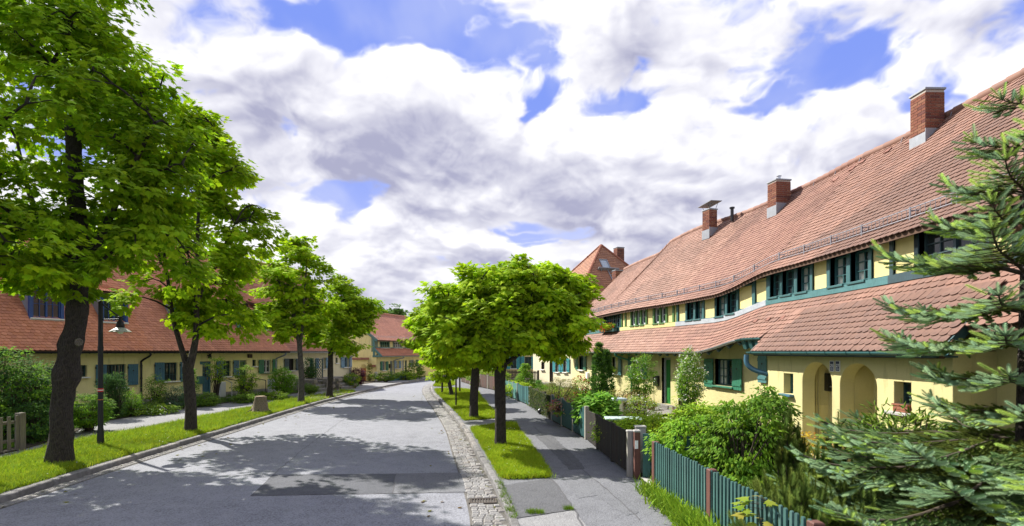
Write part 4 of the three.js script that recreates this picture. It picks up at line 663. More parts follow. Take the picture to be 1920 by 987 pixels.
// ------------------------------------------------------------------ the low terrace on the left
const AL = new Path([[-22.4, 12], [-12, 40]]), ORANGE = [[.52, .205, .105], [.47, .18, .085], [.55, .225, .12], [.45, .175, .095], [.50, .20, .105]], ROSE = [[.42, .18, .115], [.39, .165, .105], [.45, .20, .13], [.40, .17, .11]];
const profA = () => [[.48, 2.66], [.15, 3.02], [-4.3, 8.75]];
function lowHouse(label, q) {
  const h = thing('row_house', label, 'house', [0, 0, 0], 0, 'row houses on the left of the street'), T = (px, o = 0) => AL.t(px, o), holes = [], { t0, t1 } = q;
  const W = (w) => { const a = T(w.x[0]), b = T(w.x[1]), m = (a + b) / 2; return [a, b, AL.y(m, 0, w.y[1]), AL.y(m, 0, w.y[0])]; };
  const ws = q.windows.map(W), ds = (q.doors || []).map(W); holes.push(...ws, ...ds);
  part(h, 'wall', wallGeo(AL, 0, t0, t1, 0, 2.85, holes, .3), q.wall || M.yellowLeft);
  part(h, 'plinth', wallGeo(AL, .025, t0, t1, 0, .38, ds.map((d) => [d[0] - .1, d[1] + .1, .2, .38]), .3), M.stone);
  ws.forEach((w, i) => windowAt(h, AL, 0, ...w, { recess: .14, frame: M.tealDark, ...q.windows[i].opt }));
  for (const s of q.shutters) { const w = W(s); shutter(h, AL, 0, ...w, s.mat); }
  ds.forEach((d, i) => { doorAt(h, AL, 0, ...d, { ...q.doors[i].opt }); });
  tiled(h, AL, t0, t1, profA, { palette: q.palette, seed: q.seed, nv: 8, stain: q.stain });
  part(h, 'rear_roof', slab(surface(AL, () => [[-4.3, 8.75], [-9, 2.7]]), t0, t1, 3, 2, .1), M.roofUnder); part(h, 'rear_wall', wallGeo(AL, -8.5, t0, t1, 0, 3, [], .25), q.wall || M.yellowLeft);
  ridgeTiles(h, AL, t0, t1, profA, q.palette, q.seed);
  gutter(h, AL, .52, t0, t1, () => 2.60, q.gutter || M.iron, .075); part(h, 'eave_board', rail(AL, .24, t0, t1, 2.56, .50, .03), M.tealDark);
  for (const d of q.dormers || []) {
    const a = T(d.x[0], -.55), b = T(d.x[1], -.55), y0 = AL.y((a + b) / 2, -.55, d.sill), w = b - a, m = (a + b) / 2, hh = d.h || 1.15, k = place(part(h, 'dormer', merge([box(.07, hh + .1, 1.2, -w / 2 - .06, hh / 2, -.66), box(.07, hh + .1, 1.2, w / 2 + .06, hh / 2, -.66)]), M.lead), AL, m, -.55, y0);
    const f = windowAt(h, AL, -.55, a, b, y0, y0 + hh, { frame: d.frame, recess: .05, lights: 2, rows: 2, cols: 2, sill: M.whitewash, sillOut: .18 });
    part(k, 'dormer_frame', merge([box(.12, hh + .1, .1, -w / 2 - .06, hh / 2, -.02), box(.12, hh + .1, .1, w / 2 + .06, hh / 2, -.02), box(w + .24, .12, .098, 0, hh + .06, -.02)]), d.frame); part(k, 'sill_board', box(w + .2, .14, .06, 0, -.10, .05), M.whitewash);
    part(k, 'dormer_roof', box(w + .5, .07, 2.1, 0, hh + .38, -.75, 0, .25), M.roofUnder);
    const list = [], r_ = rng(q.seed + 7), mm = new THREE.Matrix4(); for (let r = 0; r < 12; r++) for (let x = -w / 2 - .2; x < w / 2 + .2; x += TILE_W) { const z = .3 - r * .16, pal = q.palette[Math.floor(r_() * q.palette.length)], s = .9 + .2 * r_(); list.push({ m: mm.clone().makeRotationX(-Math.PI / 2 + .25).setPosition(x + (r % 2 ? TILE_W / 2 : 0), hh + .18 + (r * .16) * .25, z), c: pal.map((v) => v * s) }); }
    inst(k, 'dormer_tiles', tileGeo, M.tile, list);
  }
  return h;
}
const tA = [0, AL.t(275), AL.t(530), AL.L];
const a1 = lowHouse('nearest left row house with dark blue shutters and dark gutter beside the big maple', { t0: tA[0], t1: tA[1], palette: ORANGE, seed: 510,
  windows: [{ x: [88, 108], y: [690, 712] }, { x: [150, 163], y: [685, 707], opt: { lights: 1 } }, { x: [199, 236], y: [683.5, 727], opt: { lights: 3, rows: 2, cols: 2 } }],
  shutters: [{ x: [177.5, 198], y: [684, 722], mat: M.blue }, { x: [238, 257], y: [683, 722], mat: M.blue }],
  dormers: [{ x: [60, 113], sill: 597, frame: M.deepBlue }, { x: [193, 234], sill: 604, frame: M.deepBlue }] });
const a2 = lowHouse('middle left row house with blue and green shutters behind the forked maple', { t0: tA[1], t1: tA[2], palette: ORANGE.map((c, i) => c.map((v, k) => v * .5 + ROSE[i % 4][k] * .5)), seed: 520,
  windows: [{ x: [307, 333], y: [680, 715], opt: { lights: 2, rows: 3 } }, { x: [418, 432.5], y: [677, 706], opt: { lights: 2, rows: 3 } }, { x: [473, 480], y: [675, 687], opt: { lights: 1, rows: 2, cols: 1 } }, { x: [493.5, 508], y: [675, 699], opt: { frame: M.white, lights: 2, rows: 2, cols: 1, sill: M.greyGreen } }],
  doors: [{ x: [379, 396], y: [678, 738], opt: { leaf: M.blue, frame: M.blue, glazed: true } }, { x: [449, 462], y: [676, 733], opt: { leaf: M.leafGreen, frame: M.greyGreen } }],
  shutters: [{ x: [288.5, 306.5], y: [680, 717], mat: M.blue }, { x: [336, 348], y: [679, 716], mat: M.blue }, { x: [404, 417.5], y: [677, 707], mat: M.blue }, { x: [436, 446.5], y: [676, 705], mat: M.blue }, { x: [483.5, 493], y: [675, 701], mat: M.green }, { x: [509.5, 518], y: [674, 698], mat: M.green }],
  dormers: [{ x: [330, 358], sill: 613, frame: M.teal }, { x: [448, 461], sill: 623, frame: M.shutterGreen }] });
const a3 = lowHouse('far cream left row house with light blue shutters and green lattice', { t0: tA[2], t1: tA[3], palette: ROSE, seed: 530, wall: M.cream, gutter: M.zinc,
  windows: [{ x: [541, 552], y: [673, 695], opt: { frame: M.brownDark } }, { x: [603.5, 609], y: [671, 692], opt: { frame: M.white, lights: 1 } }, { x: [629, 633], y: [671, 681], opt: { lights: 1, rows: 1, cols: 1 } }, { x: [644.5, 652.5], y: [670, 689], opt: { frame: M.lightBlue, lights: 2, rows: 2, cols: 1 } }],
  doors: [{ x: [580, 588], y: [672, 720], opt: { leaf: M.teal, frame: M.teal } }],
  shutters: [{ x: [532, 540.5], y: [673, 695], mat: M.slateBlue }, { x: [553, 560], y: [673, 695], mat: M.slateBlue }, { x: [590.5, 596.5], y: [672, 691], mat: M.lightBlue }, { x: [609.5, 615], y: [671, 691], mat: M.lightBlue }, { x: [638, 644], y: [670, 690], mat: M.lightBlue }, { x: [653, 658], y: [670, 688.5], mat: M.lightBlue }],
  dormers: [{ x: [499, 508], sill: 618, frame: M.shutterGreen }] });
a3.children.at(-1);
{ const sh = new THREE.Shape(); sh.moveTo(.3, 0); for (const [o, y] of [[-.0, 0], [.0, 2.7], [-4.3, 8.55], [-8.6, 2.9], [-8.6, 0]]) sh.lineTo(-o, y); sh.closePath(); const g = new THREE.ExtrudeGeometry(sh, { depth: .25, bevelEnabled: false }).rotateY(Math.PI / 2);
  for (const [h, t, m] of [[a1, 0, M.yellowLeft], [a3, AL.L - .26, M.cream]]) { const w = place(part(h, 'end_wall', g, m), AL, t, 0, 0); } }
downpipe(a1, AL, .52, AL.t(281, .5), 2.56, .1, 0, M.iron, -.12); downpipe(a2, AL, .52, AL.t(535, .5), 2.56, .1, 0, M.lead, -.35); downpipe(a3, AL, .50, AL.L - .1, 2.56, .1, 0, M.lead, -.25);
{ // fittings of the left row
  const T = (px) => AL.t(px, 0), Y = (px, y) => AL.y(T(px), 0, y);
  place(part(a2, 'wall_lamp', merge([cyl(.10, .06, .2, 0, -.1, .16), cyl(.03, .11, .06, 0, .10, .16), box(.05, .05, .16, 0, .06, .08)]), M.iron), AL, T(389), 0, Y(389, 669));
  place(part(a2, 'letterbox', bevelBox(.36, .40, .12, .015, 0, 0, .06), M.teal), AL, T(374), 0, Y(374, 720));
  place(part(a2, 'letterbox', bevelBox(.26, .2, .1, .015, 0, 0, .05), M.brownBoard), AL, T(467), 0, Y(467, 671));
  place(part(a2, 'number_plate', box(.14, .16, .012, 0, 0, .008), M.blue), AL, T(376.5), 0, Y(376, 681));
  for (const [px, n] of [[387.5, 1], [455.5, 2]]) { const yd = Y(px, 737); stepsAt(a2, AL, 0, AL.t(px, .3), .10, Math.max(.3, yd), 1.5, 4, .30, M.stone);
    place(part(a2, 'handrail', merge([bar(V(.8, yd + .85, .1), V(.8, .95, 1.15), .022), bar(V(.8, .1, 1.15), V(.8, .95, 1.15), .02), bar(V(.8, yd * .5, .12), V(.8, yd + .85, .12), .02), ...(n === 2 ? [bar(V(-.8, yd + .85, .1), V(-.8, .95, 1.15), .022), bar(V(-.8, .1, 1.15), V(-.8, .95, 1.15), .02)] : [])]), n === 1 ? M.steel : M.iron), AL, AL.t(px, .3), 0, 0); }
  for (const px of [415, 508.5]) { const t = AL.t(px, 1.0); const m = thing('meter_cabinet', px < 450 ? 'grey meter cabinet beside the stone steps of the blue door' : 'grey meter cabinet right of the iron handrails', 'cabinet', AL.at(t, 1.0, .1).toArray(), AL.turn(t)); part(m, 'body', bevelBox(.34, .78, .22, .012, 0, .12, 0), M.plasticGrey); part(m, 'base', box(.30, .14, .2, 0, .06, 0), M.concrete); part(m, 'door', box(.28, .6, .01, 0, .52, .114), M.plasticGrey); }
  // green lattice on the cream wall
  const t = AL.t(598, .35), w = T(604.5) - T(591.5), yb = Y(598, 713), yt = Y(598, 674), hh = yt - yb, lt = thing('lattice_trellis', 'dark green lattice trellis on the cream wall by the stone steps', 'trellis', AL.at(t, .35, yb).toArray(), AL.turn(t)), g = [];
  part(lt, 'frame', merge([box(.05, hh, .05, -w / 2, hh / 2), box(.05, hh, .05, w / 2, hh / 2), box(w, .05, .05, 0, hh), box(w, .05, .05, 0, 0.03)]), M.tealDark);
  for (let k = -8; k < 8; k++) for (const s of [1, -1]) { const c0 = k * .24; const pt = []; for (let i = 0; i <= 40; i++) { const x = -w / 2 + w * i / 40, y = s > 0 ? c0 + (x + w / 2) : c0 + 2 - (x + w / 2); if (y >= 0 && y <= hh) pt.push(V(x, y, s * .012)); } if (pt.length > 2) part(lt, 'slat', beam(pt[0], pt.at(-1), .035, .012), M.tealDark); }
  // dry-stone flanked stairs in front of the cream house
  const stairs = (px, label, wall) => { const tt = AL.t(px, 2.0), k = thing('stone_stairs', label, 'stairs', AL.at(tt, 0, .1).toArray(), AL.turn(tt)); for (let i = 0; i < 4; i++) part(k, 'step', bevelBox(1.2, .2, 1.6 - i * .32, .02, 0, i * .2, .8 + (1.6 - i * .32) / 2), M.stone);
    const r_ = rng(px); for (const s of wall) for (let row = 0; row < 4; row++) for (let z = 1.2; z < 2.5; z += .34) { const L = .26 + r_() * .1; const b = part(k, 'stone', bevelBox(.32 + r_() * .06, .19, L, .03), M.stoneWarm); b.position.set(s * .82, row * .2, z + (row % 2) * .15); b.rotation.y = (r_() - .5) * .15; } return k; };
  stairs(596, 'stone stairs with rubble side walls below the green lattice', [-1, 1]); stairs(641, 'stone bench-like stairs with rubble side walls right of the farthest left trunk', [-1, 1]);
  const rw = thing('rubble_wall', 'low rubble stone wall between the two stone stairs', 'wall', AL.at(AL.t(617, 1.6), 1.6, .1).toArray(), AL.turn(T(620))), r_ = rng(14); for (let row = 0; row < 3; row++) for (let x = -1.1; x < 1.1; x += .36) { const b = part(rw, 'stone', bevelBox(.34, .19, .34, .03), M.stoneWarm); b.position.set(x + (row % 2) * .17 + (r_() - .5) * .03, row * .2, (r_() - .5) * .05); } part(rw, 'coping', bevelBox(2.5, .07, .5, .015, 0, .60, 0), M.stone);
}
// ------------------------------------------------------------------ two-storey house at the bend, with its garden gate
{
  const BP = new Path([[-11.6, 45.6], [-5.4, 65.6]]), T = (px, o = 0) => BP.t(px, o), b = thing('bend_house', 'two-storey yellow house with green edged gable at the bend of the street', 'house'), L = BP.L;
  const Y = (px, y, o = 0) => BP.y(T(px, o), o, y), W = (x0, x1, y0, y1, o = 0) => [T(x0, o), T(x1, o), Y((x0 + x1) / 2, y1, o), Y((x0 + x1) / 2, y0, o)];
  const gw = [W(716.5, 722, 678, 695), W(742, 746.5, 677.5, 691), W(771.5, 776, 675, 688), W(783, 786, 675, 687)], gd = [W(731, 736.5, 677, 702), W(754, 757.5, 676, 703), W(759, 763, 676, 703)];
  for (const d of gd) d[2] = .3;
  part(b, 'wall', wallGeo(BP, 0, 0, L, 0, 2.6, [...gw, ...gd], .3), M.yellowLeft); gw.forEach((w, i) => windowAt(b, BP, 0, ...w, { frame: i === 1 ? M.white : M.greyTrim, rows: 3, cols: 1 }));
  gd.forEach((d, i) => { doorAt(b, BP, 0, ...d, { leaf: [M.greyGreen, M.white, M.greyGreen][i], frame: [M.greyTrim, M.white, M.greyGreen][i], fw: .06 }); stepsAt(b, BP, 0, (d[0] + d[1]) / 2, .1, .3, 1.3, 1, .5, M.stone); });
  for (const [a, c, y0, y1, m] of [[712, 716, 678, 695, M.shutterGreen], [722.5, 727, 678, 695, M.shutterGreen], [737.5, 741.5, 677, 691, M.lightBlue], [747, 751, 677, 691, M.lightBlue], [767, 771, 675.5, 688, M.greyGreen], [779, 782.5, 675, 687.5, M.shutterGreen], [787, 790, 675, 687.5, M.shutterGreen]]) shutter(b, BP, 0, ...W(a, c, y0, y1), m);
  const uo = -.3, uw = [W(713, 729.5, 641, 652.5, uo), W(738, 753, 641.5, 652.5, uo), W(760, 774, 642.5, 653, uo)], up = [W(708.5, 712, 641, 652, uo), W(731, 736.5, 641, 652, uo), W(754.5, 758.5, 641.5, 652.5, uo)];
  part(b, 'timber_frame', wallGeo(BP, uo, 0, L, 2.6, 3.85, [...uw, ...up], .2), M.greyGreen); uw.forEach((w, i) => windowAt(b, BP, uo, ...w, { frame: i === 1 ? M.white : M.shutterGreen, lights: 4, rows: 2, cols: 1, recess: .08 }));
  up.forEach((w) => part(b, 'plaster_panel', wallGeo(BP, uo - .02, w[0], w[1], w[2], w[3], [], .08), M.yellowLeft)); part(b, 'plaster_panel', wallGeo(BP, uo + .005, T(776, uo), L, 2.95, 3.5, [], .08), M.yellowLeft);
  const main = () => [[.15, 3.6], [-.4, 3.95], [-3.6, 6.35]], low = () => [[.55, 2.25], [.2, 2.5], [-.28, 2.95]];
  tiled(b, BP, -.15, L, main, { palette: ROSE, seed: 540 }); tiled(b, BP, -.05, L, low, { name: 'lower_roof', palette: ORANGE.map((c, i) => c.map((v, k) => v * .4 + ROSE[i % 4][k] * .6)), seed: 541, nv: 3 }); ridgeTiles(b, BP, 0, L, main, ROSE, 54);
  part(b, 'rear_roof', slab(surface(BP, () => [[-3.6, 6.35], [-7.2, 3.2]]), -.15, L, 3, 2, .1), M.roofUnder);
  part(b, 'rear_wall', wallGeo(BP, -7, 0, L, 0, 3.4, [], .25), M.yellowLeft);
  const sh = new THREE.Shape(); sh.moveTo(0, 0); for (const [o, y] of [[0, 2.45], [-.3, 2.75], [-.3, 3.75], [-3.6, 6.25], [-7.0, 3.3], [-7.0, 0]]) sh.lineTo(-o, y); sh.closePath();
  place(part(b, 'gable_wall', new THREE.ExtrudeGeometry(sh, { depth: .28, bevelEnabled: false }).rotateY(Math.PI / 2).translate(.005, 0, 0), M.yellowLeft), BP, 0, 0, 0); place(part(b, 'end_wall', new THREE.ExtrudeGeometry(sh, { depth: .28, bevelEnabled: false }).rotateY(Math.PI / 2).translate(-.29, 0, 0), M.yellowLeft), BP, L, 0, 0);
  place(part(b, 'verge_board', merge([beam(V(-.13, 3.55, .15), V(-.13, 6.32, -3.6), .05, .22), beam(V(-.13, 6.32, -3.6), V(-.13, 3.3, -7.1), .05, .22), beam(V(-.10, 2.2, .55), V(-.10, 2.95, -.25), .05, .18), box(.06, 1.5, .16, -.05, 2.95, -.22), box(.06, .16, .9, -.05, 2.22, .12)]), M.tealLight), BP, 0, 0, 0);
  part(b, 'ledge', rail(BP, uo + .08, 0, L, 2.97, .16, .05), M.tealLight); gutter(b, BP, .6, -.1, L, () => 2.22, M.zinc); downpipe(b, BP, .6, T(757, .6), 2.2, .1, 0, M.lead, -.8);
  { const g = []; for (let t = .1; t < L - .2; t += .28) { g.push(bar(BP.at(t, -.15, 3.82), BP.at(t + .14, -.15, 4.02), .012, 4), bar(BP.at(t + .14, -.15, 4.02), BP.at(t + .28, -.15, 3.82), .012, 4)); } part(b, 'snow_guard', merge(g), M.galv); }
  place(part(b, 'letterbox', bevelBox(.28, .36, .12, .01, 0, 0, .06), M.black), BP, T(730.2), 0, 1.15);
  // garden wall with round-arched gate
  const WP = new Path([[-13.7, 45.0], [-11.7, 45.5]]), gl = WP.L, w = thing('garden_wall', 'yellow garden wall with tiled caps and a round gateway beside the gable', 'wall'), tx = (px) => WP.t(px, 0);
  const s2 = new THREE.Shape(), hi = 1.92, lo = 1.30, xm = tx(689); s2.moveTo(0, 0); s2.lineTo(gl, 0); s2.lineTo(gl, lo); s2.lineTo(xm, lo); s2.lineTo(xm, hi); s2.lineTo(.25, hi); s2.lineTo(.25, 1.4); s2.lineTo(0, 1.2); s2.closePath();
  const x0 = tx(676.5), x1 = tx(686), r = (x1 - x0) / 2, ho = new THREE.Path(); ho.moveTo(x0, .0); ho.lineTo(x0, 1.35); for (let i = 1; i <= 12; i++) { const a = Math.PI * (1 - i / 12); ho.lineTo((x0 + x1) / 2 + Math.cos(a) * r, 1.35 + Math.sin(a) * r); } ho.lineTo(x1, 0); ho.closePath(); s2.holes.push(ho);
  place(part(w, 'wall', new THREE.ExtrudeGeometry(s2, { depth: .3, bevelEnabled: false }).translate(0, 0, -.3), M.yellowLeft), WP, 0, 0, 0);
  place(part(w, 'gate', box(x1 - x0, 1.15, .05, (x0 + x1) / 2, .62, -.22), M.orangeDoor), WP, 0, 0, 0);
  const cap = (a, c, y) => { const r_ = rng(a * 100 | 0); for (let x = a; x < c - .05; x += .2) { const t = place(part(w, 'cap_tile', box(.19, .03, .36, .1, 0, 0, 0, .45), M.tiles[Math.floor(r_() * 5)]), WP, x, .05, y); } place(part(w, 'cap_back', box(c - a, .03, .36, (c - a) / 2, 0, 0, 0, -.45), M.terracotta), WP, a, -.28, y); };
  cap(.15, xm + .12, hi + .09); cap(xm + .08, gl - .02, lo + .09);
  const bx = WP.at(gl - .3, .55, .1), bol = thing('bollard', 'pale concrete bollard at the corner below the green edged gable', 'bollard', [bx.x + .4, .1, bx.z]); part(bol, 'post', new THREE.LatheGeometry([[0, 0], [.13, 0], [.13, .72], [.11, .8], [0, .82]].map(([a, c]) => new THREE.Vector2(a, c)), 14), M.concrete);
  const f0 = BP.at(T(714), .9, .1), fw = 2.6; const fp = thing('planting_box', 'low dark green board box with plants in front of the bend house', 'planter', BP.at(T(722), 1.1, .1).toArray(), BP.turn(1)); for (let i = 0; i < 14; i++) part(fp, 'board', box(.17, .42 - (i % 2) * .015, .025, -1.25 + i * .19, .22, .3), M.teal); part(fp, 'box_side', merge([box(.04, .4, .6, -1.35, .2, 0), box(.04, .4, .6, 1.35, .2, 0), box(2.7, .4, .03, 0, .2, -.3)]), M.teal);
}

// ------------------------------------------------------------------ fences along the right pavement
{
  M.fenceGreenOld = paint([.038, .108, .096], .85); M.fenceGreenPale = paint([.07, .16, .14], .85);
  const pale = (w, h, th, top) => { // one board with a pointed, round or square head
    const s = new THREE.Shape(); s.moveTo(-w / 2, 0); s.lineTo(w / 2, 0); if (top === 'point') { s.lineTo(w / 2, h - .04); s.lineTo(0, h); s.lineTo(-w / 2, h - .04); } else if (top === 'round') { s.lineTo(w / 2, h - w / 2); for (let i = 1; i < 6; i++) { const a = Math.PI * i / 6; s.lineTo(Math.cos(a) * w / 2, h - w / 2 + Math.sin(a) * w / 2); } s.lineTo(-w / 2, h - w / 2); } else { s.lineTo(w / 2, h); s.lineTo(-w / 2, h); } s.closePath();
    return new THREE.ExtrudeGeometry(s, { depth: th, bevelEnabled: true, bevelSize: .003, bevelThickness: .003, bevelSegments: 1 }).translate(0, 0, -th / 2);
  };
  const fence = (label, pts, q) => {
    const f = thing(q.name || 'picket_fence', label, 'fence', [0, 0, 0], 0, q.group), path = new Path(pts, pts.length > 2), L = path.L, n = Math.round(L / q.pitch), g = [0, .5, 1].map((k) => pale(q.w * (.94 + .1 * k), 1, .02, q.top)), r_ = rng(q.seed), bays = q.posts || Math.max(1, Math.round(L / 2));
    for (let i = 0; i < n; i++) { const t = (i + .5) * L / n, bay = (t / L * bays) % 1, h = q.h + (q.sag || 0) * (Math.abs(bay - .5) * 2) ** 2 - (q.sag || 0) * .6, m = place(part(f, q.piece || 'picket', g[Math.floor(r_() * 3)], q.mats ? q.mats[Math.floor(r_() * q.mats.length)] : q.mat), path, t, .03, KH + .05 + (r_() - .5) * .012); m.scale.y = h + (r_() - .5) * .02; m.rotation.z = (r_() - .5) * .02; }
    for (const y of [.22, q.h - .16]) for (let b = 0; b < bays; b++) part(f, 'rail', beam(path.at(b * L / bays, -.02, KH + .05 + y), path.at((b + 1) * L / bays, -.02, KH + .05 + y), .04, .07), q.railMat || q.mat);
    for (let b = q.first ?? 0; b <= bays - (q.last ?? 0); b++) { const pw = q.pw || .10; place(part(f, 'post', bevelBox(pw, q.h + (q.up ?? .10), pw, .012), q.postMat || q.mat), path, b * L / bays, 0, KH - .01); }
    return f;
  };
  const grp = 'garden fences along the right pavement';
  fence('green picket fence with dark red-brown posts, nearest on the right', [[2.85, 5.0], [2.70, 7.4], [2.55, 9.45]].reverse(), { pitch: .098, w: .045, h: .86, top: 'round', mat: M.fenceGreen, mats: [M.fenceGreen, M.fenceGreenOld, M.fenceGreen, M.fenceGreenPale], postMat: M.brownPost, posts: 2, up: .06, pw: .11, seed: 701, group: grp });
  fence('dark brown weathered picket fence next to the open green gate', [[2.13, 15.2], [2.34, 11.6], [2.46, 10.6]], { pitch: .088, w: .068, h: .84, top: 'square', mats: [M.brownDark, M.darkWood, M.brownDark], mat: M.darkWood, posts: 3, seed: 702, up: .05, group: grp, sag: .03 });
  fence('teal board fence with sagging tops between pale concrete posts', [[1.47, 19.3], [1.86, 17], [2.13, 15.2]], { name: 'board_fence', piece: 'board', pitch: .107, w: .104, h: .86, top: 'square', mat: M.fenceTeal, postMat: M.fenceGrey, posts: 3, seed: 703, sag: .10, pw: .11, group: grp });
  fence('mossy dark picket fence overgrown with ivy', [[.84, 24.6], [1.2, 22], [1.47, 19.3]], { pitch: .095, w: .08, h: .84, top: 'square', mats: [M.fenceMoss, M.brownDark, M.fenceMoss], mat: M.fenceMoss, posts: 3, first: 1, last: 1, seed: 704, sag: .04, group: grp });
  fence('blue-green board fence panel beyond the ivy fence', [[.3, 27.3], [.84, 24.6]], { name: 'board_fence', piece: 'board', pitch: .107, w: .104, h: .82, top: 'square', mat: M.fenceTeal, mats: [M.fenceTeal, M.tealLight, M.fenceTeal], postMat: M.fenceGrey, posts: 1, seed: 705, sag: .06, group: grp });
  fence('pale turquoise board fence with light posts', [[-.37, 30.7], [.3, 27.3]], { name: 'board_fence', piece: 'board', pitch: .107, w: .104, h: .82, top: 'square', mat: M.fencePale, postMat: M.fenceGrey, posts: 3, seed: 706, sag: .04, group: grp });
  fence('brown board fence with pale posts at the far end of the pavement', [[-4.2, 44.6], [-2.2, 37.6], [-1.1, 34.4], [-.37, 30.7]], { name: 'board_fence', piece: 'board', pitch: .115, w: .11, h: .84, top: 'square', mats: [M.brownBoard, M.brownBoard, M.brownPost], mat: M.brownBoard, postMat: M.fenceGrey, posts: 8, seed: 707, group: grp });
  fence('dark picket fence crossing the gardens in front of the yellow house', [[-.6, 42.5], [2.0, 40.5]], { pitch: .13, w: .07, h: 1.0, top: 'point', mat: M.brownDark, posts: 2, seed: 708, group: grp });
  // open garden gate, swung into the garden
  const gp = new Path([[2.55, 10.42], [3.65, 10.0]]), gt = thing('garden_gate', 'green picket garden gate standing open into the garden', 'gate', [0, 0, 0]), pg = pale(.06, .86, .02, 'round');
  place(part(gt, 'stile', box(.14, .84, .04, .08, KH + .48, 0), M.fenceGreen), gp, 0, 0, 0); for (let i = 0; i < 8; i++) place(part(gt, 'picket', pg, M.fenceGreen), gp, .23 + i * .125, .03, KH + .04); for (const y of [.26, .66]) place(part(gt, 'rail', box(1.15, .08, .035, .58, KH + y, -.01), M.fenceGreen), gp, 0, 0, 0);
  place(part(gt, 'brace', beam(V(.12, KH + .3, -.03), V(1.1, KH + .64, -.03), .03, .07), M.fenceGreen), gp, 0, 0, 0);
  for (const [x, d, m, h, l] of [[2.46, 10.5, M.brownPost, .95, 'dark red-brown gate post at the hinge of the open green gate'], [2.36, 10.68, M.fenceGrey, .92, 'pale weathered post at the end of the dark brown fence']]) { const p = thing('gate_post', l, 'post', [x, KH - .02, -d]); part(p, 'shaft', bevelBox(.11, h, .11, .015), m); part(p, 'cap', bevelBox(.13, .03, .13, .01, 0, h, 0), M.concrete); if (m === M.brownPost) part(p, 'number_plate', box(.06, .16, .012, -.02, .70, .06), M.plasticWhite); }
  { const p = thing('concrete_post', 'short grey concrete post just behind the dark brown fence', 'post', [2.62, KH, -10.9]); part(p, 'shaft', bevelBox(.2, .96, .16, .02), M.concrete); part(p, 'cap', bevelBox(.22, .03, .18, .01, 0, .96, 0), M.concrete); }
  // pale picket fence on the far left
  fence('short pale weathered picket fence under the hedge at the left edge', [[-12.75, 7.6], [-12.5, 13.55]], { pitch: .21, w: .085, h: .84, top: 'square', mat: M.fenceOld, posts: 3, seed: 710, pw: .15, up: .12 });
}
